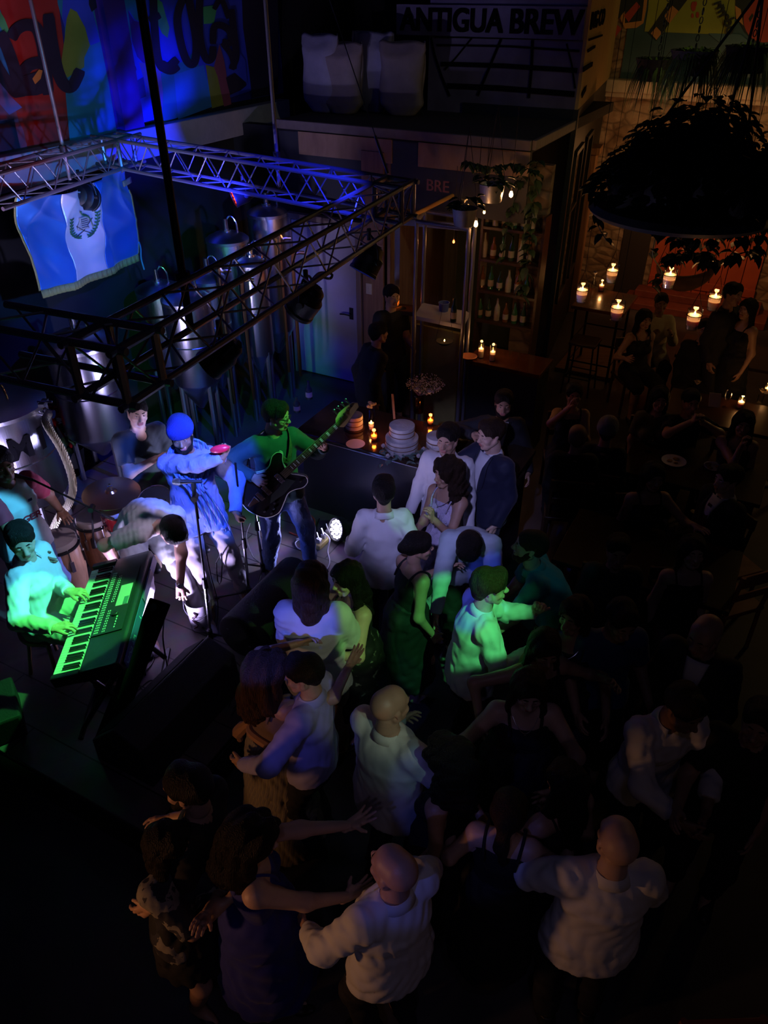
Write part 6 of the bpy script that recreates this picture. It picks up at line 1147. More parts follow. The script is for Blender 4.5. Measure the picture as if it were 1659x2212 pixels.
GL = person('man in white shirt, brightly green lit, gesturing with a bottle in hand', (1058, 1268), 0, 82, 1.72, lean=12, head_=(6, 6, 0), tcol=WS, hair_='quiff', hcol=HBR, skin=0, res=.0105, fold=.006, fat=1.08, hem=.12, L=dict(at=(-.02, .42, 1.34), pose='thumb', dir=(.1, .3, .9), palm=(.9, -.3, 0), hint=(-.5, .2, -.8)), Rr=dict(at=(.12, .36, 1.12), pose='hold', dir=(-.4, .8, .3), palm=(-.8, -.3, 0), hint=(.6, -.5, -.6)))
BGL = mat('dark_bottle_glass', (.02, .05, .03), .1, spec=.8)
def bottle(c, h, r, lab, m_=BGL, ax=(0, 0, 1), name='bottle', grp=None, cat='bottle'):
    o = wempty(name, lab, cat, c, 0, grp); MB().lathe([(0, 0), (r, .004), (r, h*.52), (r*.9, h*.6), (r*.42, h*.74), (r*.36, h*.97), (r*.45, h*.975), (r*.45, h), (0, h)], c, 16, ax).build('glass', m_, o); MB().lathe([(r*1.02, h*.15), (r*1.02, h*.42)], c, 16, ax).build('paper_label', mat('paper_label', (.4, .35, .28), .7), o); return o
q = GL['mw'] @ GL['hm'][1] .translation if 0 else (GL['mw'] @ GL['hm'][1]) @ V((.01, .085, -.04)); bottle(q-V((0, 0, .1)), .23, .03, 'dark beer bottle held by the green-lit man')
person('man in teal polo leaning forward to the left', (1145, 1180), 0, -82, 1.74, lean=42, head_=(0, -4, 0), top='polo', tcol=C('teal_polo', .04, .30, .36), hair_='buzz', beard=True, hcol=HBR, skin=0, L=dict(at=(-.2, .5, .85)), Rr=dict(at=(.24, .45, .8)), **HX)
STR = ramp_mat('striped_cloth', [(.0, (.30, .26, .18)), (.40, (.30, .26, .18)), (.45, (.03, .03, .06)), (.52, (.03, .03, .06)), (.56, (.3, .27, .2)), (.75, (.3, .27, .2)), (.8, (.04, .05, .12)), (.9, (.3, .26, .2))], .8, 5, tex='wave', bump=.1, stretch=(3, 0, 0), interp='CONSTANT')
TAN = C('tan_wrap', .42, .22, .10)
def sash(J): F, p_ = J['F1'], J['wa']; g = MB(); g.tube([p_+F @ V((.155*math.cos(t), .112*math.sin(t), -.0+.02*math.sin(3*t))) for t in [PI*i/14 for i in range(28)]], .026, 8, True); g.tube(bez([p_+F @ V((-.15, -.04, 0)), p_+F @ V((-.22, -.08, -.1)), p_+F @ V((-.25, -.06, -.22))], 5), [.03]*3+[.04]*4+[.02]*4, 8).build('sash', TAN, J['root'])
person('woman with long wavy hair and striped skirt hugging a man', (580, 1450), 0, 38, 1.66, 'f', top='tank', bottom='skirt', bottomlen=1.0, tcol=C('tan_top', .2, .13, .09), bcol=STR, hair_='curly', hcol=HBR, skin=1, shoes='heel', head_=(20, 5, 5), Rr=dict(at=(.22, .46, 1.36), pose='flat', hint=(.9, -.2, 0), dir=(-.1, .9, .4)), L=dict(at=(-.15, .42, 1.35), hint=(-.8, 0, -.1)), extras=sash, **HX)
person('man in lavender shirt with slick black hair hugging the woman in stripes', (655, 1455), 0, -72, 1.7, tcol=C('lavender_shirt', .38, .36, .62), hair_='short', skin=1, head_=(-14, 16, 0), L=dict(at=(-.3, .3, 1.06), hint=(-.9, -.2, -.1)), Rr=dict(at=(.1, .36, 1.1)), fat=1.02, **HX)
person('bald man in pale shirt seen from behind, face turned up to the right', (843, 1525), 0, 42, 1.76, tcol=WS2, hair_=None, skin=1, fat=1.2, belly=.05, hem=.16, fold=.004, head_=(8, -2, 0), Rr=dict(at=(.27, .3, 1.0), hint=(.8, -.6, -.2)), L=dict(at=(-.22, .35, 1.05)), **HX)
person('woman in black v-neck top with long dark hair facing the camera, smiling', (1143, 1492), 0, 184, 1.66, 'f', top='tank', bottom='skirt', bottomlen=.5, tcol=BLK, bcol=BLK, hair_='long', hcol=HD, skin=0, shoes='heel', fat=1.2, head_=(0, 24, 0), lean=6, L=dict(at=(-.16, .36, 1.08), pose='flat', dir=(.7, .4, .1), hint=(-.9, -.1, -.4)), Rr=dict(at=(.3, .3, .98), hint=(.9, -.2, -.3)), neckcut=.05, extras=necklace, **HX)
person('long-haired woman with one arm raised, behind the woman in the black v-neck', (1178, 1402), 0, 165, 1.62, 'f', top='tank', bottom='skirt', tcol=BLK, bcol=BLK, bottomlen=.6, hair_='long', hcol=HD, skin=1, head_=(10, 40, 0), L=dict(at=(-.36, .2, 1.3)), Rr=dict(at=(.4, .1, 1.05), hint=(.9, -.1, -.3)), res=.013, shoes='heel')
person('woman wearing a beaded necklace with arms lifted, between two dark groups', (1240, 1330), 0, 200, 1.66, 'f', top='dress', bottom='dress', bottomlen=.7, tcol=CHAR, hair_='bob', hcol=HD, skin=1, head_=(25, 0, 0), L=dict(at=(-.3, .25, 1.0)), Rr=dict(at=(.25, .3, 1.2)), res=.013, shoes='heel', extras=necklace)
person('man in plain blue shirt looking down', (1343, 1340), 0, 178, 1.72, lean=12, top='tee', tcol=C('blue_tee', .03, .08, .22), collar=False, hair_='short', skin=1, head_=(-5, 42, 0), res=.013, L=dict(at=(-.25, .25, 1.0)), Rr=dict(at=(.22, .3, 1.0)))
person('bald man in dark jacket over a teal shirt looking down to the left', (1522, 1372), 0, 215, 1.76, lean=10, top='jacket', tcol=CHAR, hair_=None, skin=1, head_=(15, 30, 0), res=.013, L=dict(at=(-.2, .3, 1.0)))
MK = ramp_mat('pale_pocket', [(0, (.5, .5, .45))], .7)
person('man in white open-collar shirt with dark hair looking down at his hands', (1478, 1530), 0, 168, 1.76, lean=14, tcol=WS, hair_='short', skin=2, head_=(-8, 40, 0), fold=.006, sleeve=.85, L=dict(at=(-.12, .4, 1.08), hint=(-.9, -.3, -.4)), Rr=dict(at=(.02, .42, 1.06), hint=(.9, -.3, -.4)), **HX)
person('dark-clad guest at the right edge with forearm raised', (1640, 1560), 0, 215, 1.7, top='tee', tcol=BLK, collar=False, hair_='short', skin=1, res=.014, Rr=dict(at=(.2, .4, 1.15)))
person('bald man in white shirt with rolled sleeves seen from behind, nearest on the right', (1333, 1820), 0, 2, 1.78, tcol=WS, hair_=None, skin=0, fat=1.14, belly=.03, hem=.16, fold=.006, sleeve=.78, L=dict(at=(-.2, .36, 1.12), hint=(-.9, -.4, -.5)), Rr=dict(at=(.22, .3, 1.0), hint=(.8, -.5, -.7)), **HX)
person('bald man in pale blue-lit shirt seen from above, face to the left', (850, 1878), 0, -38, 1.76, tcol=WS, hair_=None, skin=1, fat=1.1, belly=.03, hem=.14, head_=(-8, -5, 0), fold=.006, L=dict(at=(-.28, .3, 1.0), hint=(-.9, -.5, -.2)), Rr=dict(at=(.26, .3, 1.0), hint=(.9, -.4, -.4)), **HX)
BLUED = C('royal_blue_dress', .012, .018, .22)
person('woman in royal blue dress with both forearms stretched out to the right', (548, 1812), 0, 72, 1.66, 'f', top='dress', bottom='dress', bottomlen=.65, tcol=BLUED, hair_='curly', hcol=HB, skin=0, head_=(20, 30, 0), shoes='heel', fat=1.12, L=dict(at=(-.12, .52, 1.22), pose='spread', dir=(-.1, .9, .3), palm=(.2, 0, .9), hint=(-.7, 0, -.6)), Rr=dict(at=(.12, .46, 1.0), pose='spread', dir=(-.2, .95, .1), palm=(-.2, 0, .9), hint=(.8, -.2, -.6)), **HX)
person('dark-haired man with a short beard in profile to the left', (405, 1702), 0, -78, 1.76, top='tee', tcol=BLK, collar=False, hair_='short', beard=True, skin=1, head_=(0, 6, 0), bcol=BLK, Rr=dict(at=(.2, .3, 1.02)), L=dict(at=(-.24, .22, .95)), **HX)
PATB = ramp_mat('patterned_blouse', [(.3, (.02, .02, .03)), (.5, (.22, .2, .16)), (.62, (.03, .03, .04)), (.75, (.3, .26, .2))], .8, 9, tex='noise', bump=.2, interp='CONSTANT')
person('woman in patterned blouse with crossed arms in front of the bearded man', (368, 1822), 0, 118, 1.58, 'f', top='shirt', tcol=PATB, collar=False, sleeve=.5, bottom='shorts', bottomlen=.4, bcol=BLK, hair_='bob', hcol=HB, skin=1, head_=(-150+120, 20, 0), shoes='heel', L=dict(at=(.08, .26, 1.24), hint=(-.5, .3, -.9)), Rr=dict(at=(-.06, .3, 1.2), hint=(.5, .3, -.9)), **HX)
person('woman in backless top with long dark hair, back to us in the dark', (1100, 1752), 0, 20, 1.62, 'f', top='tank', bottom='skirt', bottomlen=.7, tcol=BLK, bcol=BLK, hair_='pony', hcol=HD, skin=0, shoes='heel', L=dict(at=(-.3, .2, 1.0)), Rr=dict(at=(.3, .3, 1.2)), res=.013)
person('dark-dressed guest with raised bare arm beside the backless woman', (1222, 1690), 0, -30, 1.64, 'f', top='dress', bottom='dress', bottomlen=.5, tcol=BLK, hair_='long', hcol=HB, skin=1, shoes='heel', res=.013, L=dict(at=(-.3, .3, 1.2)))
person('dark-clad dancer with long hair in front of the bald man in pale shirt', (965, 1640), 0, -60, 1.64, 'f', top='dress', bottom='dress', bottomlen=.6, tcol=BLK, hair_='curly', hcol=HB, skin=1, shoes='heel', res=.013, Rr=dict(at=(.2, .3, 1.2)))
# ================================================================== the bar
br0 = V((.29, 5.75, 0))
def BR(t, d=0, z=0): return br0+E1*t+E2*d+UP*z
bar = wempty('bar_counter', 'long black bar counter with a glossy dark top beside the stage', 'bar counter', BR(-.2, .3))
MB().obox(BR(-1.25, .05), E1*2.05, E2*.62, UP*1.14).build('front_panel', mat('black_bar_panel', (.009, .009, .013), .4, 0, .06, 8), bar, smooth=False)
MB().obox(BR(-1.3, 0, 1.14), E1*2.15, E2*.75, UP*.05).build('top', mat('dark_bar_top', (.03, .018, .012), .12, 0, .05, 10, coat=.6), bar, smooth=False, bevel=.008)
MB().obox(BR(-1.3, -.006, 1.15), E1*2.15, E2*.006, UP*.01).build('edge_strip', STEEL, bar, smooth=False)
BT = 1.19
def candle_light(p_, e=1.0, nm='candle_glow'): light('POINT', nm, p_, (1, .42, .13), e, .018)
def flame(c, h=.026, parent=None): MB().lathe([(0, 0), (.005, h*.2), (.0075, h*.4), (.004, h*.75), (0, h)], c, 10).build('flame', FLAME, parent)
def votive(c, lab, r=.036, h=.10, fill=.55, e=.6, grp=None, hung=None, glow=True, name='candle', amber=False):
    """glass cup with wax and a flame, base centre c"""
    o = wempty(name, lab, 'candle', c, 0, grp); GA = GLASS if not amber else thin_glass('amber_glass', (1, .62, .3))
    MB().lathe([(0, .002), (r*.74, 0), (r, h), (r*.93, h), (r*.68, .006), (0, .008)], c, 24).build('glass_cup', GA, o)
    hw = h*fill; MB().lathe([(0, .009), (r*.66, .009), (r*.66+r*.24*fill, hw*.66)], c, 24).build('wax', WAX, o); MB().lathe([(r*.66+r*.2*fill, hw*.66), (r*.68+r*.22*fill, hw), (0, hw)], c, 24).build('warm_wax_top', WAXGLOW, o)
    flame(c+UP*hw, .03, o); MB().cyl(c+UP*(hw-.002), c+UP*(hw+.006), .0012, k=5).build('wick', BLACK, o)
    if hung: MB().tube([c+UP*(h*.72)+V((r*1.0*math.cos(t*PI/8), r*1.0*math.sin(t*PI/8), 0)) for t in range(16)], .003, 5, True).tube([c+UP*h*.72+V((r, 0, 0)), c+UP*(h+.12), hung], .0022, 5).tube([c+UP*h*.72-V((r, 0, 0)), c+UP*(h+.12)], .0022, 5).build('hanging_wire', mat('dull_wire', (.003, .003, .003), .9, spec=.05), o)  # wire near black so the flame beside it barely lights it
    if e: candle_light(c+UP*(hw+.03), e)
    return o
def pillar(c, lab, r=.032, h=.14, e=.6, grp=None):
    o = wempty('candle', lab, 'candle', c, 0, grp); MB().lathe([(0, .001), (r, 0), (r*1.02, h), (r*.95, h), (r*.94, .005), (0, .006)], c, 22).build('glass_cup', GLASS, o)
    MB().lathe([(0, .008), (r*.9, .008), (r*.9, h*.42)], c, 20).build('wax', WAX, o); MB().lathe([(r*.88, h*.42), (r*.86, h*.55), (0, h*.55)], c, 20).build('warm_wax_top', WAXGLOW, o); flame(c+UP*h*.55, .03, o); candle_light(c+UP*h*.85, e); return o
# things on the bar
ICE = mat('rough_icing', (.55, .52, .52), .6, 0, .9, 9, .3, 6); SPG = mat('sponge', (.2, .1, .05), .8, 0, .6, 40, .3)
def cake(c, r, tiers, lab):
    o = wempty('cake', lab, 'cake', c); z = 0
    MB().lathe([(0, 0), (r*1.18, 0), (r*1.18, .012), (0, .014)], c, 30).build('board', WOODD, o); z = .014
    for k, (rr_, h) in enumerate(tiers):
        g = MB(); n = 5; pf = [(0, z)]
        for i in range(n): a = z+h*i/n; pf += [(rr_*(1 if i % 2 == 0 else .985), a), (rr_*(1 if i % 2 == 0 else .985), a+h/n*.98)]
        pf += [(rr_*.96, z+h+.002), (0, z+h)]; g.lathe(pf, c, 40).build('tier', ICE, o)
        for i in (1, 3): rg = MB(); rg.tube([c+V((rr_*.99*math.cos(t), rr_*.99*math.sin(t), z+h*(i+.5)/n)) for t in [2*PI*j/36 for j in range(36)]], h*.035, 6, True); rg.build('sponge_line', SPG, o)
        z += h
    return o
cc = P(868, 975, BT); cake(V((cc.x, cc.y+.05, BT)), .15, ((.15, .11), (.115, .12)), 'two-tier rough-iced white wedding cake with flowers at its base')
cc = P(765, 925, BT); cake(V((cc.x, cc.y, BT)), .085, ((.085, .13),), 'small single-tier cake behind the bass headstock')
cc = P(940, 985, BT); cake(V((cc.x+.02, cc.y+.08, BT)), .1, ((.1, .15),), 'single-tier cake half hidden by the man in the bow tie')
ROSE = mat('white_petal', (.6, .58, .6), .6, 0, .3, 30); EUC = mat('eucalyptus_leaf', (.12, .2, .17), .6, 0, .2, 20, .2)
def rose(g, c, r):
    for k in range(3):
        for j in range(5): a = j*1.257+k*.6; leaf(g, c+UP*(.012*k), (math.cos(a), math.sin(a), .9+k*.8), r*(1-.2*k), r*.8, droop=-.1)
fl = wempty('flower_garland', 'white roses and grey-green leaves lying in front of the wedding cake', 'flowers', P(860, 985, BT)); g = MB(); g2 = MB(); g3 = random.Random(5)
for x, y in ((828, 968), (848, 986), (865, 992), (884, 978), (904, 990), (838, 990), (915, 975)): rose(g, P(x, y, BT+.01), .035)
for k in range(40): a = g3.uniform(0, 6.28); q = P(g3.uniform(820, 915), g3.uniform(972, 1003), BT+g3.uniform(.005, .03)); leaf(g2, q, (math.cos(a), math.sin(a), .25), .075, .035)
g.build('roses', ROSE, fl); g2.build('foliage', EUC, fl)
q = P(768, 962, BT); o = wempty('plate', 'empty white plate near the bar front edge', 'plate', q); MB().lathe([(0, .004), (.05, .004), (.085, .014), (.088, .018), (.05, .01), (0, .009)], q, 32).build('dish', PLATE, o)
q = P(802, 930, BT); votive(q, 'white cup candle standing behind the plate', .028, .085, .95, .25)
q = P(808, 950, BT); votive(q, 'glowing glass candle between the plate and the wedding cake', .036, .1, .45, 1.0, amber=True)
q = P(803, 905, BT); o = wempty('flower_jar', 'small glass jar of white blossom behind the glowing candle', 'vase', q); MB().lathe([(0, 0), (.03, 0), (.034, .09), (.026, .1), (.028, .12), (.024, .12), (.022, .1), (.03, .01)], q, 20).build('jar', GLASS, o); g = MB(); [g.ball(q+V((g3.uniform(-.035, .035), g3.uniform(-.03, .03), .13+g3.uniform(0, .04))), g3.uniform(.012, .02), 8) for _ in range(16)]; g.build('blossom', ROSE, o)
q = P(930, 922, BT); votive(q+V((0, .05, 0)), 'bright candle in glass behind the bow tie man', .036, .1, .45, .8, amber=True); q = P(905, 905, BT)
o = wempty('amber_vase', 'tall amber glass vase holding the white spray', 'vase', q+V((0, .15, 0))); q = q+V((0, .15, 0)); AMB = thin_glass('amber_glass_v', (.8, .3, .08))
MB().lathe([(0, 0), (.05, 0), (.055, .16), (.045, .19), (.05, .2), (.044, .19), (.048, .02)], q, 24).build('vase', AMB, o)
g = MB(); g4 = MB()
for k in range(420):
    a, b = g3.uniform(0, 6.28), g3.uniform(0, 1)**.5; p_ = q+V((.06+.19*b*math.cos(a), .10*b*math.sin(a), .30+.11*g3.uniform(-1, 1)*(1-b*b)**.5)); g.ball(p_, .0045, 4)
    if k % 9 == 0: g4.tube([q+UP*.17, p_], .0012, 3)
g.build('baby_breath', ROSE, o)['kind'] = 'stuff'; g4.build('stems', EUC, o)
rose_ = MB(); [rose(rose_, q+V((x, -.06, z)), .04) for x, z in ((-.02, .25), (.1, .22))]; rose_.build('roses', ROSE, o)
q = P(655, 962, BT); o = wempty('napkin_bundle', 'crumpled pale napkin on the bar beside the bass player', 'napkin', q); g = MB(); g.grid(lambda u, v_: q+V(((u-.5)*.14, (v_-.5)*.1, .035+.025*math.sin(9*u+4*v_)*math.cos(7*v_)+.03*math.sin(PI*u)*math.sin(PI*v_))), 20, 16).build('cloth', WS, o, solid=.004)
for x, y, l, h in ((642, 890, 'small pale-labelled bottle behind the bass player', .17), (668, 862, 'round decanter at the back left of the bar', .2)): q = P(x, y, BT); bottle(q, h, .034, l)
for x, y, l in ((852, 905, 'white paddle leaning at the back of the bar'),): q = P(x, y, BT); o = MB().tube([q, q+V((-.02, .1, .22))], .012, 8).build('paddle', mat('pale_wood', (.45, .32, .2), .5)); tag(o, l, 'paddle')

# ------------------------------------------------------------------ behind the bar
GALV = mat('galvanised_steel', (.4, .42, .5), .38, .9, .3, 6, .2, 6); FRM = mat('blue_grey_tube', (.30, .30, .36), .35, .7)
fy = 8.3; sh_ = wempty('steel_rack', 'tall tubular steel rack with a middle shelf standing behind the bar', 'rack', PY(940, 885, fy))
tl_, tr_ = PY(900, 484, fy), PY(1013, 500, fy-.3); tl_ = V((tl_.x, tl_.y, 2.62)); tr_ = V((tr_.x, tr_.y, 2.62)); bk_ = E2*.42-E1*.1
for p_ in (tl_, tr_, tl_+bk_, tr_+bk_): MB().tube([V((p_.x, p_.y, 0)), p_], .022, 10).build('post', FRM, sh_)
MB().tube([tl_, tr_, tr_+bk_, tl_+bk_], .022, 10, True).build('top_rail', FRM, sh_)
zs = PY(900, 690, fy).z; MB().prism([V((p_.x, p_.y, zs)) for p_ in (tl_, tr_, tr_+bk_, tl_+bk_)], (0, 0, .045)).build('shelf', mat('pale_shelf', (.35, .34, .42), .5), sh_, smooth=False)
q = V((tl_.x*.35+tr_.x*.65, tl_.y+.15, zs+.045)); o = empty('plastic_tub', 'small blue tub on the steel rack shelf', 'tub', q); MB().lathe([(0, 0), (.05, 0), (.062, .09), (.066, .09), (.066, .1), (.058, .1), (.048, .01), (0, .01)], (0, 0, 0), 24).build('tub', mat('blue_tub', (.08, .12, .4), .5), o)
bottle(V((tr_.x-.1, tr_.y+.12, zs+.045)), .26, .035, 'clear bottle at the right end of the rack shelf')
o = MB().obox(V((tl_.x+.04, tl_.y+.5, 0)), V(((tr_-tl_).x*.96, (tr_-tl_).y, 0)), E2*.05, UP*1.3).build('ochre_panel', YEL, smooth=False); tag(o, 'ochre painted panel below the steel rack', 'panel')
fr_ = wempty('pass_frame', 'pale painted window frame left of the steel rack', 'frame', BW(.5, 1.2)); a, b = PY(853, 475, 9.0), PY(1015, 497, 8.7)
MB().obox(V((a.x, a.y, 1.45)), (.06, -.02, 0), (0, .05, 0), UP*(a.z-1.45)).build('jamb', FRM, fr_, smooth=False); MB().obox(V((a.x, a.y, a.z-.05)), V((b.x-a.x, b.y-a.y, 0)), (0, .05, 0), UP*.07).build('lintel', FRM, fr_, smooth=False); MB().obox(V((a.x-.05, a.y-.1, 1.4)), V((b.x-a.x, b.y-a.y, 0))*.35, (0, .25, 0), UP*.05).build('sill', WOODD, fr_, smooth=False); MB().obox(V((a.x, a.y+.02, 0)), V((b.x-a.x, b.y-a.y, 0))*.25, (0, .08, 0), UP*1.4).build('lower_panel', BROWNP, fr_, smooth=False)
q = PY(847, 692, 8.9); votive(V((a.x+.02, a.y-.03, 1.45)), 'glass candle on the sill beside the brown panel', .036, .1, .4, .6, amber=True)
a_, b_ = PY(868, 478, 8.2), PY(1037, 392, 10.0); o = MB().tube([a_, b_], .024, 10).build('wooden_rail', mat('honey_wood', (.45, .25, .08), .4)); tag(o, 'honey coloured rail running back from the rack towards the sign', 'rail')
# bottles on the back shelves
bs = wempty('bottle_shelf', 'dark stepped shelf crowded with bottles behind the rack', 'shelf', PY(1070, 640, 9.3)); sx0 = PY(1028, 640, 9.3)
for k in range(4): MB().obox(V((sx0.x, sx0.y+.0, 1.15+.38*k)), E1*.75, E2*.22, UP*.03).build('shelf_board', WOODD, bs, smooth=False)
for t in (0, .75): MB().obox(V((sx0.x, sx0.y, 0))+E1*t, E1*.03, E2*.22, UP*2.5).build('upright', WOODD, bs, smooth=False)
cols = [mat('green_glass', (.03, .12, .05), .06, spec=.9), mat('brown_glass', (.16, .06, .02), .06, spec=.9), mat('clear_spirit', (.4, .38, .33), .06, spec=.9), BGL]
names = ['green', 'brown', 'clear', 'dark']
rows_ = ['lowest shelf', 'second shelf from the bottom', 'third shelf from the bottom', 'top shelf']
for k in range(4):
    for j in range(6):
        ci = (j*3+k) % 4; bottle(V((sx0.x, sx0.y+.1, 1.18+.38*k))+E1*(.08+.115*j), .25+.02*((j*7+k) % 3), .036, '%s bottle on the %s, place %s from the rack' % (names[ci], rows_[k], ['nearest', 'next to nearest', 'third', 'fourth', 'fifth', 'furthest'][j]), cols[ci], grp='bottles on the back shelves')
# side bar with candles
q = P(1050, 775, 1.08); sb = wempty('side_counter', 'dark wooden side counter carrying two tall candles', 'counter', q); MB().obox(V((q.x-.25, q.y-.05, 1.04)), E1*.9, E2*.5, UP*.05).build('top', mat('polished_wood', (.09, .03, .015), .15, 0, .08, 8, .3, 5, coat=.5), sb, smooth=False, bevel=.006); MB().obox(V((q.x-.2, q.y, 0)), E1*.85, E2*.42, UP*1.04).build('base', DARK, sb, smooth=False)
q = P(1038, 772, 1.09); pillar(q, 'tall white candle in glass, left one on the side counter', .036, .2, .7); q = P(1063, 779, 1.09); pillar(q, 'tall white candle in glass, right one on the side counter', .036, .2, .7)
q = P(1012, 775, 1.09); o = wempty('bowl', 'shallow wooden bowl beside the tall candles', 'bowl', q); MB().lathe([(0, 0), (.05, 0), (.1, .035), (.095, .037), (.045, .008), (0, .008)], q, 26).build('dish', mat('terracotta', (.4, .15, .07), .6), o)
q = PY(960, 738, 8.0); o = wempty('hanging_bowl', 'dark bowl with a small flame seen through the steel rack', 'bowl', q); MB().lathe([(0, -.03), (.06, -.025), (.1, .01), (.095, .012), (.055, -.018), (0, -.02)], q, 24).build('dish', BLACKP, o); flame(q, .03, o); MB().tube([q+V((.1, 0, .01)), q+V((0, 0, .6)), q+V((-.1, 0, .01))], .003, 5).build('chain', BLACK, o); candle_light(q+UP*.06, .3)
# pots, bulbs
POTG = mat('dark_leaf', (.02, .045, .018), .5, 0, .2, 20, .3)
def pot(px, py, Y, r, h, lab, m_=GALV, leaves=26, ll=.1):
    q = PY(px, py, Y); o = wempty('hanging_planter', lab, 'planter', q); MB().lathe([(0, -h/2), (r*.8, -h/2), (r, h/2), (r*1.04, h/2), (r*.95, h/2), (r*.76, -h/2+.01)], q, 30).build('pot', m_, o); g = MB(); r3 = random.Random(px)
    for k in range(3): a = k*2.1; g.tube([q+V((r*math.cos(a), r*math.sin(a), h/2)), q+UP*(h/2+.7)], .003, 5)
    g.build('hanging_wire', BLACK, o); g = MB()
    for k in range(leaves): a = r3.uniform(0, 6.28); rad = r*r3.uniform(.2, 1.1); leaf(g, q+V((rad*math.cos(a), rad*math.sin(a), h/2+r3.uniform(0, .12))), (math.cos(a), math.sin(a), r3.uniform(-.4, .5)), ll, ll*.7, droop=.4)
    g.build('foliage', POTG, o); return o
pot(1003, 468, 7.6, .12, .16, 'galvanised bucket planter with blue sheen, hanging above the rack'); pot(1062, 416, 8.2, .13, .17, 'galvanised bucket planter next to the bright bulb')
BULB = mat('warm_bulb', (1, .7, .4), .3, emit=(1, .55, .2), estr=14)
for px, py, Y, lab, e in ((1104, 420, 8.3, 'bright bare bulb to the right of the upper bucket planter', 3.5), (1028, 484, 8.0, 'bare bulb beside the right end of the rack top', 3), (980, 522, 8.9, 'orange bulb glowing inside the bar behind the rack', 1.2), (1046, 458, 8.4, 'small bulb between the two bucket planters', .8)):
    q = PY(px, py, Y); o = wempty('light_bulb', lab, 'light bulb', q); rb = .022 if e > 2 else .014; MB().lathe([(0, -rb*1.5), (rb*.8, -rb), (rb, 0), (rb*.5, rb*1.4), (rb*.35, rb*1.6)], q, 16).build('bulb', BULB if px != 980 else mat('orange_bulb', (1, .3, .1), .3, emit=(1, .12, .03), estr=6), o); MB().cyl(q+UP*rb*1.6, q+UP*rb*3.2, rb*.45, k=10).cyl(q+UP*rb*3, q+UP*.8, .003, k=5).build('socket', BLACK, o); candle_light(q+V((0, -.05, -.02)), e, 'bulb_glow')
q = BW(.45, 0); t_ = textmesh('BRE', .17, .006, frame(PY(945, 403, 8.9), E1, UP), 'letter_sign', mat('letter_rose', (.25, .1, .1), .6), None); tag(t_, 'rose coloured letters BRE hanging under the fascia', 'letters')
# ivy hanging at the right of the bar opening
def vine(pts, lab, n=40, ll=.09, m_=POTG, name='ivy_vine', r=.005, seed=1, group=None):
    o = wempty(name, lab, 'plant', pts[0], 0, group); q = bez(pts, 8); MB().tube(q, r, 5).build('stem', POTG, o); g = MB(); r3 = random.Random(seed)
    for k in range(n): p_ = q[r3.randrange(len(q))]; a = r3.uniform(0, 6.28); leaf(g, p_, (math.cos(a), math.sin(a), r3.uniform(-.7, .2)), ll*r3.uniform(.7, 1.2), ll*.85, droop=.5)
    g.build('leaves', m_, o); return o
vine([PY(1010, 350, 8.9), PY(1060, 362, 8.8), PY(1110, 355, 8.8), PY(1160, 372, 8.6)], 'leafy vine trailing along the fascia above the bulbs', 70, seed=2)
vine([PY(1160, 350, 8.7), PY(1150, 450, 8.8), PY(1142, 540, 8.8), PY(1128, 640, 8.8)], 'leafy vine hanging down beside the orange-lit column', 60, .11, seed=3)
vine([PY(1128, 380, 8.9), PY(1100, 470, 8.9), PY(1085, 560, 8.9)], 'thin vine hanging between bulb and column', 34, seed=4)
o = MB().obox(V((PY(1150, 450, 9.3).x-.12, 9.3, 0)), (.28, -.12, 0), (.05, .1, 0), UP*3.0).build('stone_column', ml_, smooth=False); tag(o, 'narrow rough stone column lit orange, right of the bar opening', 'column')

# ------------------------------------------------------------------ plant chandelier with hanging candles
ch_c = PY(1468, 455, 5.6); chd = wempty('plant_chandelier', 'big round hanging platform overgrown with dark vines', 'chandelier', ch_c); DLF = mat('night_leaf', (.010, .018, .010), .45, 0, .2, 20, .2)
BSK = mat('dark_basket', (.012, .011, .01), .8, 0, .5, 30)
MB().lathe([(0, -.03), (.60, -.03), (.63, 0), (.60, .04), (0, .05)], ch_c, 40).build('platform', mat('platform_board', (.03, .035, .045), .6), chd)
g = MB()
for k in range(26): a = k*2.4; rr_ = .5*math.sqrt(k/26); g.ball(ch_c+V((rr_*math.cos(a)+.06, rr_*math.sin(a), .12+.30*(1-rr_/.55))), (.17, .17, .17), 8)
g.build('soil_mound', BSK, chd)
g = MB(); r3 = random.Random(9)
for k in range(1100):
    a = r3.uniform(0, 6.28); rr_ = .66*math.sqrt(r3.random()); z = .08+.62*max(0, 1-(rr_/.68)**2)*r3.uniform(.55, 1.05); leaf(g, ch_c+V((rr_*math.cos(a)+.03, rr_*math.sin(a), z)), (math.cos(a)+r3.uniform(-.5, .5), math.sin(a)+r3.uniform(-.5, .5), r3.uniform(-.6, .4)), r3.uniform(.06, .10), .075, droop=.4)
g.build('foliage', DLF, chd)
for k in range(3): a = k*2.1+.4; MB().tube([ch_c+V((.55*math.cos(a), .55*math.sin(a), .03)), ch_c+V((.22, 0, 1.3)), ch_c+V((.22, 0, 2.2))], .009, 6).build('chain', BLACK, chd)
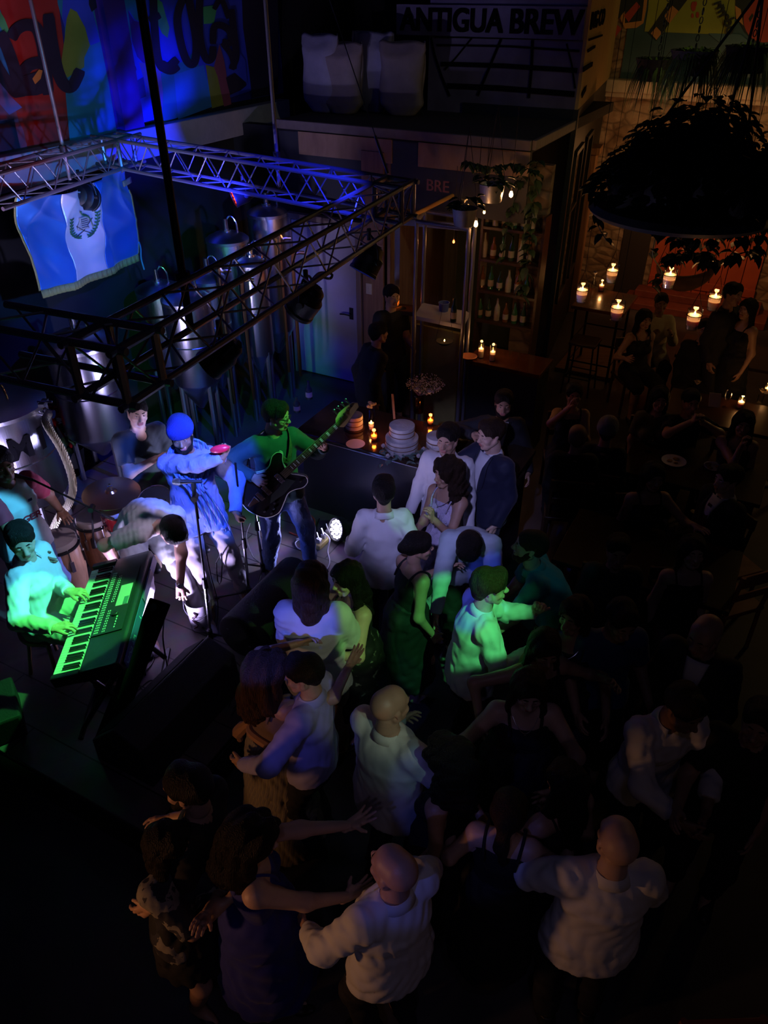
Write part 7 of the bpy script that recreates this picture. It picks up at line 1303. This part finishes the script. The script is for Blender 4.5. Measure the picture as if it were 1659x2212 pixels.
for i, (pts, n, s_) in enumerate((([(1590, 455), (1600, 520), (1570, 560), (1610, 545), (1650, 548)], 34, .085), ([(1400, 470), (1450, 505), (1480, 545), (1440, 560)], 46, .08), ([(1560, 480), (1540, 530), (1520, 560), (1560, 570)], 40, .085), ([(1640, 330), (1652, 420), (1640, 500), (1625, 560)], 46, .085), ([(1330, 400), (1300, 440), (1290, 480), (1310, 520)], 30, .07), ([(1480, 480), (1500, 520), (1600, 470), (1575, 500)], 60, .08), ([(1420, 500), (1410, 550), (1430, 590), (1408, 620)], 14, .08))):
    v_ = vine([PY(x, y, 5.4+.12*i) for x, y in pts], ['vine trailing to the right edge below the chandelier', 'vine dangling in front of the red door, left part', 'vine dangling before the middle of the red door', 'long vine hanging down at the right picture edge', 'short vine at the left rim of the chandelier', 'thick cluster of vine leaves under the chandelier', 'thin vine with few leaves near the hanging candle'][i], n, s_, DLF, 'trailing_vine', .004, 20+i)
def hc(px, py, Y, lab, r=.04, e=.7, h=.12, k=1.28):
    c = PY(px, py, Y); votive(c-UP*h*k*.5, lab, r*k, h*k, .72, e, hung=V((c.x, c.y+.02, 5.8)), name='hanging_candle')
hc(1322, 592, 6.6, 'hanging candle cup above the far end of the high table', .042); hc(1257, 634, 6.4, 'leftmost hanging candle cup, over the near end of the high table', .042); hc(1333, 672, 6.0, 'hanging candle cup left of the man in the pale yellow shirt', .046)
hc(1446, 602, 6.0, 'hanging candle cup in front of the red door', .044); hc(1543, 650, 5.8, 'hanging candle cup in front of the standing couple', .042); hc(1498, 690, 5.3, 'lowest hanging candle cup, near the middle of the red steps', .043)
hc(1365, 472, 7.2, 'small glowing candle glass just under the chandelier rim, left', .035, .5, .09); hc(1641, 485, 7.0, 'small glowing candle glass at the right edge against the stone wall', .04, .8, .09); hc(1326, 350, 8.8, 'tiny candle glass half hidden by leaves high on the left', .035, .6, .08)
# fern baskets at the top right
FRN = mat('spider_leaf', (.10, .17, .035), .5, 0, .1, 10, .25)
def fern(px, py, Y, lab, n=150, L=.5, seed=1, r=.17):
    q = PY(px, py, Y); o = wempty('hanging_fern', lab, 'plant', q); r3 = random.Random(seed); MB().lathe([(0, -.14), (r*.7, -.13), (r, .02), (r*1.04, .03), (r*.9, .0)], q, 24).build('basket', BSK, o)
    g = MB()
    for k in range(n):
        a = r3.uniform(0, 6.28); l = L*r3.uniform(.6, 1.1); d = V((math.cos(a), math.sin(a), 0)); s_ = V((-d.y, d.x, 0))*r3.uniform(.006, .010); up = r3.uniform(.15, .55); pts = [q+d*(.05+l*.55*t**.8)+UP*(up*l*t*1.6-l*1.5*t*t) for t in (0, .2, .4, .6, .8, 1)]
        b = len(g.v); 
        for i, p_ in enumerate(pts): w_ = 1-(i/5)**2; g.v += [tuple(p_-s_*w_), tuple(p_+s_*w_+V((0, 0, .001)))]
        for i in range(5): g.f.append((b+2*i, b+2*i+1, b+2*i+3, b+2*i+2)); g.mi.append(0)
    g.build('blades', FRN, o); 
    cg = MB()
    for k in range(14): c = q+UP*(.05+.055*k); cg.tube([c+V((.012*math.cos(t), 0, .022*math.sin(t))) if k % 2 else c+V((0, .012*math.cos(t), .022*math.sin(t))) for t in [PI*i/4 for i in range(8)]], .004, 5, True)
    cg.build('chain', BLACK, o); return o
fern(1500, 118, 6.6, 'spider plant basket hanging on a chain before the green mural', 190, .42, 4); fern(1622, 110, 6.2, 'spider plant basket at the far right before the red circle', 190, .42, 6); fern(1420, 135, 7.2, 'dark spider plant basket left of the chained one', 110, .36, 8)
# clay crescent planter before the red door
q = PY(1478, 600, 8.6); o = wempty('clay_planter', 'crescent-shaped clay planter hanging before the red door', 'planter', q)
def cres(u, v_): a = PI*(1.08+u*.84); rr_ = .34; t = v_*2*PI; th = .10*math.sin(PI*u)**.7+.004; return q+V((rr_*1.05*math.cos(a), th*math.cos(t), .22+rr_*.85*math.sin(a)+th*.8*math.sin(t)))
MB().grid(cres, 30, 16).build('clay_body', mat('raw_clay', (.22, .13, .08), .8, 0, .3, 20, .2), o); MB().tube([cres(.04, .25), q+UP*1.4, cres(.96, .25)], .004, 5).build('hanging_wire', BLACK, o)
vine([q+V((.25, -.05, .2)), q+V((.1, -.1, .3)), q+V((-.1, -.1, .28)), q+V((-.3, -.12, .3))], 'ivy growing over the clay planter rim', 60, .12, DLF, seed=44)

# ------------------------------------------------------------------ tables and seated guests, right
REDW = mat('red_brown_table', (.16, .05, .025), .25, 0, .08, 8, .3, 4, coat=.3)
a = P(1238, 655, 1.05); hb = wempty('high_table', 'high red-brown table against the green wall carrying a candle', 'table', a); MB().obox(V((a.x-.05, a.y-.1, 1.01)), E1*.72, E2*.85, UP*.045).build('tabletop', REDW, hb, smooth=False, bevel=.006)
for x, y in ((.06, .06), (.64, .06), (.06, .78), (.64, .78)): p_ = V((a.x-.05, a.y-.1, 0))+E1*x+E2*y; MB().cyl(p_, p_+UP*1.01, .018, k=8).build('leg', BLACK, hb)
for z in (.25, .55):
    p_ = V((a.x-.05, a.y-.1, z)); MB().tube([p_+E1*.06+E2*.06, p_+E1*.64+E2*.06, p_+E1*.64+E2*.78, p_+E1*.06+E2*.78], .012, 6, True).build('stretcher', BLACK, hb)
pillar(P(1298, 628, 1.055), 'glass candle standing on the high table', .04, .15, .8)
q = P(1281, 622, 1.055); o = wempty('bud_vase', 'small glass vase with a white flower on the high table', 'vase', q); MB().lathe([(0, 0), (.03, 0), (.034, .07), (.018, .11), (.022, .15), (.017, .11), (.03, .01)], q, 18).build('vase', GLASS, o); g = MB(); rose(g, q+UP*.19, .05); g.tube([q+UP*.05, q+UP*.2], .002, 4); g.build('flower', ROSE, o)
o = MB().obox(P(1205, 800, 0)-V((.05, 0, 0)), E1*.85, E2*1.1, UP*.05).build('floor_platform', mat('warm_planks', (.22, .10, .05), .5, 0, .2, 8, .3, 4, stretch=(1, 8, 1)), smooth=False, bevel=.006); tag(o, 'low wooden platform under the high table', 'platform')
st0 = empty('bar_stool', 'black framed bar stool at the near side of the high table', 'stool', V((a.x+.1, a.y-.55, .0)), R(-28)); MB().box((0, 0, .72), (.36, .36, .04)).build('seat', WOODD, st0, bevel=.01)
for x in (-.15, .15):
    for y in (-.15, .15): MB().tube([(x*1.25, y*1.25, 0), (x, y, .71)], .012, 7).build('leg', BLACK, st0)
MB().tube([(-.18, -.18, .25), (.18, -.18, .25), (.18, .18, .25), (-.18, .18, .25)], .009, 6, True).build('footrest', BLACK, st0)
TW = mat('table_wood', (.03, .012, .007), .35, 0, .06, 8, .3, 4, spec=.3)
def table(px, py, w_, d_, lab, z=.76, rz=-28):
    q = P(px, py, z); o = empty('dining_table', lab, 'table', V((q.x, q.y, 0)), R(rz)); MB().box((0, 0, z-.02), (w_, d_, .04)).build('tabletop', TW, o, bevel=.006)
    for x in (-1, 1):
        for y in (-1, 1): MB().box((x*(w_/2-.07), y*(d_/2-.07), z/2-.02), (.05, .05, z-.04)).build('leg', WOODD, o)
    return q
table(1600, 765, 1.5, .8, 'long dark table by the stone wall with plates and a candle'); table(1590, 895, 1.5, .75, 'dark glossy table with menu card, wine glass and bright candle'); table(1500, 1010, 1.3, .8, 'dark table in front of the man with joined hands'); table(1400, 1200, 1.4, .85, 'dark table with wine glasses, nearest to the dance floor')
def chair(px, py, rz, lab, z=0, col=None, grp='dining chairs at the tables'):
    q = P(px, py, z+.45) if not isinstance(px, V) else px; o = empty('dining_chair', lab, 'chair', V((q.x, q.y, 0)), R(rz), grp); m_ = col or WOODD
    MB().box((0, 0, .44), (.42, .42, .04)).build('seat', m_, o, bevel=.01)
    for x in (-.18, .18):
        MB().tube([(x, .18, 0), (x, .18, .43)], .018, 7).build('leg', m_, o); MB().tube([(x, -.2, 0), (x, -.19, .45), (x, -.24, .9)], .018, 7).build('leg', m_, o)
    MB().box((0, -.235, .84), (.4, .025, .12)).box((0, -.215, .66), (.38, .02, .07)).build('backrest', m_, o, bevel=.006); return o
ORG = mat('orange_lit_wood', (.36, .12, .05), .45, 0, .1, 10, .2)  # orange light on these chairs is put into the wood colour
def seated(px, py, yaw, lab, **k):
    J = person(lab, (px, py), 0, yaw, k.pop('H', 1.7), k.pop('sex', 'm'), sit=.46, feet=((-.13, .42), (.14, .4)), res=.0135, **k); r_ = J['root'].location; chair(V((r_.x, r_.y, 0)), 0, -yaw, 'dark wooden chair under '+k.get('nick', 'the '+' '.join(lab.split()[:9])) if 0 else 'wooden chair of the '+' '.join(lab.split()[:10])); return J
E_ = dict(hair_='short')
seated(1428, 655, 190, 'young man in pale yellow shirt before the red steps', tcol=C('yellow_shirt', .5, .45, .28), skin=2, L=dict(at=(-.15, .35, .95)), Rr=dict(at=(.1, .38, .95)))
seated(1392, 690, 170, 'dark-haired guest with a thin chain below the yellow shirt man', sex='f', top='tank', bottom='skirt', tcol=BLK, bcol=BLK, hair_='long', skin=1, extras=necklace, Rr=dict(at=(.3, .3, .85)))
person('tall man standing with a woman against the stone wall', (1583, 636), 0, 150, 1.8, tcol=CHAR, skin=1, res=.0135); person('woman with long dark hair beside the tall man at the stone wall', (1614, 668), 0, -120, 1.66, 'f', top='dress', bottom='dress', bottomlen=.6, tcol=BLK, hair_='long', skin=1, res=.0135, shoes='heel')
seated(1522, 712, 200, 'man in black sitting left of the plates', tcol=BLK, skin=1)
seated(1240, 852, 185, 'woman in black with bare arm holding a hand to her face', sex='f', top='tank', bottom='skirt', tcol=BLK, bcol=BLK, hair_='bun', skin=1, Rr=dict(at=(.08, .3, 1.22), pose='relax', dir=(-.2, .1, 1)), L=dict(at=(-.1, .35, .95)))
seated(1247, 945, 10, 'person with close-cropped pinkish head from behind near the dance floor', tcol=BLK, hair_='buzz', hcol=mat('hair_ginger', (.22, .1, .07), .6), skin=1)
seated(1312, 930, 20, 'person from behind wearing a pale knitted cap', tcol=BLK, hat=('beanie', mat('pale_knit', (.4, .38, .34), .9, 0, .8, 40, kind='wave')), skin=1)
seated(1492, 868, 180, 'man in black resting both fists against his mouth', tcol=BLK, top='tee', collar=False, skin=1, L=dict(at=(-.05, .26, 1.14), pose='grip', hint=(-.9, .3, -.5), dir=(.3, .1, 1)), Rr=dict(at=(.05, .26, 1.14), pose='grip', hint=(.9, .3, -.5), dir=(-.3, .1, 1)))
seated(1606, 915, 200, 'woman in black dress lifting a glass at the right edge', sex='f', top='dress', bottom='dress', bottomlen=.5, tcol=BLK, hair_='long', skin=1, Rr=dict(at=(.0, .3, 1.15), pose='hold', dir=(0, 0, 1)))
seated(1412, 1030, 178, 'woman with bare arms waving one hand over the table', sex='f', top='tank', bottom='skirt', tcol=BLK, bcol=BLK, hair_='bob', skin=1, L=dict(at=(-.3, .35, .95), pose='spread', dir=(-.4, .8, .1), palm=(0, 0, -1)))
def tie(J): F, c = J['F2'], J['ch']; MB().prism([c+F @ V(q_) for q_ in ((-.02, .125, .14), (.02, .125, .14), (.03, .16, -.1), (0, .165, -.14), (-.03, .16, -.1))], F @ V((0, .008, 0))).build('necktie', mat('dark_red_tie', (.06, .01, .02), .5), J['root'], smooth=False)
seated(1572, 1035, 250, 'man in black suit, white shirt and tie turned to the left', top='suit', tcol=BLK, bcol=BLK, skin=0, extras=tie, H=1.78, head_=(5, 10, 0))
seated(1497, 1192, 185, 'guest with pale round face looking up between glasses', sex='f', top='dress', bottom='dress', bottomlen=.5, tcol=BLK, hair_='bob', skin=0, head_=(0, -10, 0))
seated(1335, 1190, 190, 'dim guest at the near table behind the wine glasses', tcol=CHAR, skin=1)
seated(1425, 862, 190, 'guest in olive top beside the man with fists at his mouth', sex='f', top='tee', collar=False, tcol=C('olive_top', .08, .07, .03), hair_='bob', skin=1)
chair(1570, 1290, 20, 'orange-lit wooden chair below the suited man', col=ORG); chair(1572, 1215, 200, 'orange-lit chair corner right behind the near table', col=ORG)
q = P(1565, 2192, .9); chair(V((q.x, q.y-.26, 0)), 0, 182, 'reddish wooden chair back at the bottom right corner', col=mat('red_chair_wood', (.25, .06, .03), .4))
# barman
person('barman in black standing between the white door and the steel rack', (846, 640), 0, 150, 1.74, top='tee', collar=False, tcol=BLK, bcol=BLK, skin=1, res=.0135, L=dict(at=(-.1, .35, 1.1)))
person('second dark figure bent over behind the bar near the white door', (818, 720), 0, 60, 1.66, tcol=BLK, bcol=BLK, skin=1, res=.0135, lean=20)
# table things
def plate(px, py, lab, r=.12, z=.78, food=True):
    q = P(px, py, z-.02); o = wempty('plate', lab, 'plate', q); MB().lathe([(0, .004), (r*.6, .004), (r, .016), (r, .02), (r*.6, .01), (0, .009)], q, 30).build('dish', PLATE, o)
    if food: g = MB(); r3 = random.Random(px); [g.ball(q+V((r3.uniform(-.05, .05), r3.uniform(-.05, .05), .02)), (.025, .02, .012), 8) for _ in range(6)]; g.build('food', mat('food', (.35, .22, .08), .6, 0, .4, 30, .4), o)
def wine(px, py, lab, z=.76):
    q = P(px, py, z); o = wempty('wine_glass', lab, 'glass', q); MB().lathe([(0, .0), (.034, .0), (.033, .004), (.005, .01), (.004, .085), (.03, .11), (.038, .15), (.032, .20), (.031, .20), (.036, .15), (.028, .112), (0, .1)], q, 22).build('glass', GLASS, o)
pillar(P(1568, 742, .76), 'glass candle among the plates on the long table', .036, .15, 1.0)
plate(1587, 748, 'white plate of food behind the candle on the long table'); plate(1556, 758, 'small shiny dish left of the candle', .08, food=False); plate(1600, 770, 'dark plate in front of the other plates')
pillar(P(1598, 880, .76), 'bright candle beside the menu card on the glossy table', .04, .13, 1.4); pillar(P(1655, 850, .76), 'candle at the right picture edge on the glossy table', .036, .12, .7)
wine(1566, 880, 'wine glass between menu card and bright candle'); q = P(1548, 878, .76); o = MB().prism([q+V((-.09, 0, 0)), q+V((.03, -.03, 0)), q+V((.03, .03, .14)), q+V((-.09, .06, .14))], (.0, .01, 0)).build('menu_card', mat('cream_card', (.5, .4, .28), .7), smooth=False); tag(o, 'cream menu card standing on the glossy table', 'card')
for x, y, l in ((1640, 870, 'white rose in a glass at the right end of the glossy table'), (1590, 985, 'pale round flower on the table of the joined-hands man'), (1500, 852, 'small white flower behind the head of the man with fists')): q = P(x, y, .76); o = wempty('flower', l, 'flower', q); MB().lathe([(0, 0), (.03, 0), (.034, .1), (.03, .1), (.026, .01)], q, 16).build('glass', GLASS, o); g = MB(); rose(g, q+UP*.12, .06); g.build('bloom', mat('cream_petal', (.6, .45, .25), .6), o)
plate(1455, 998, 'plate of food in front of the waving woman'); plate(1540, 1010, 'pale folded napkin plate next to the suited man', .09)
for x, y, l in ((1345, 1140, 'wine glass, left one on the nearest table'), (1412, 1130, 'wine glass in the middle of the nearest table'), (1440, 1175, 'wine glass beside the pale-faced guest'), (1500, 1105, 'square tumbler below the suited man'), (1400, 975, 'tumbler behind the waving woman'), (1430, 968, 'second tumbler behind the waving woman, closer to the plate')): wine(x, y, l)
o = MB().obox(P(1600, 1062, .7), (.3, .05, 0), (0, .2, 0), (0, 0, .04)).build('folded_cloth', mat('pale_cloth', (.45, .36, .25), .8, 0, .5, 8), bevel=.015); tag(o, 'pale folded cloth at the right edge next to the suited man', 'cloth')
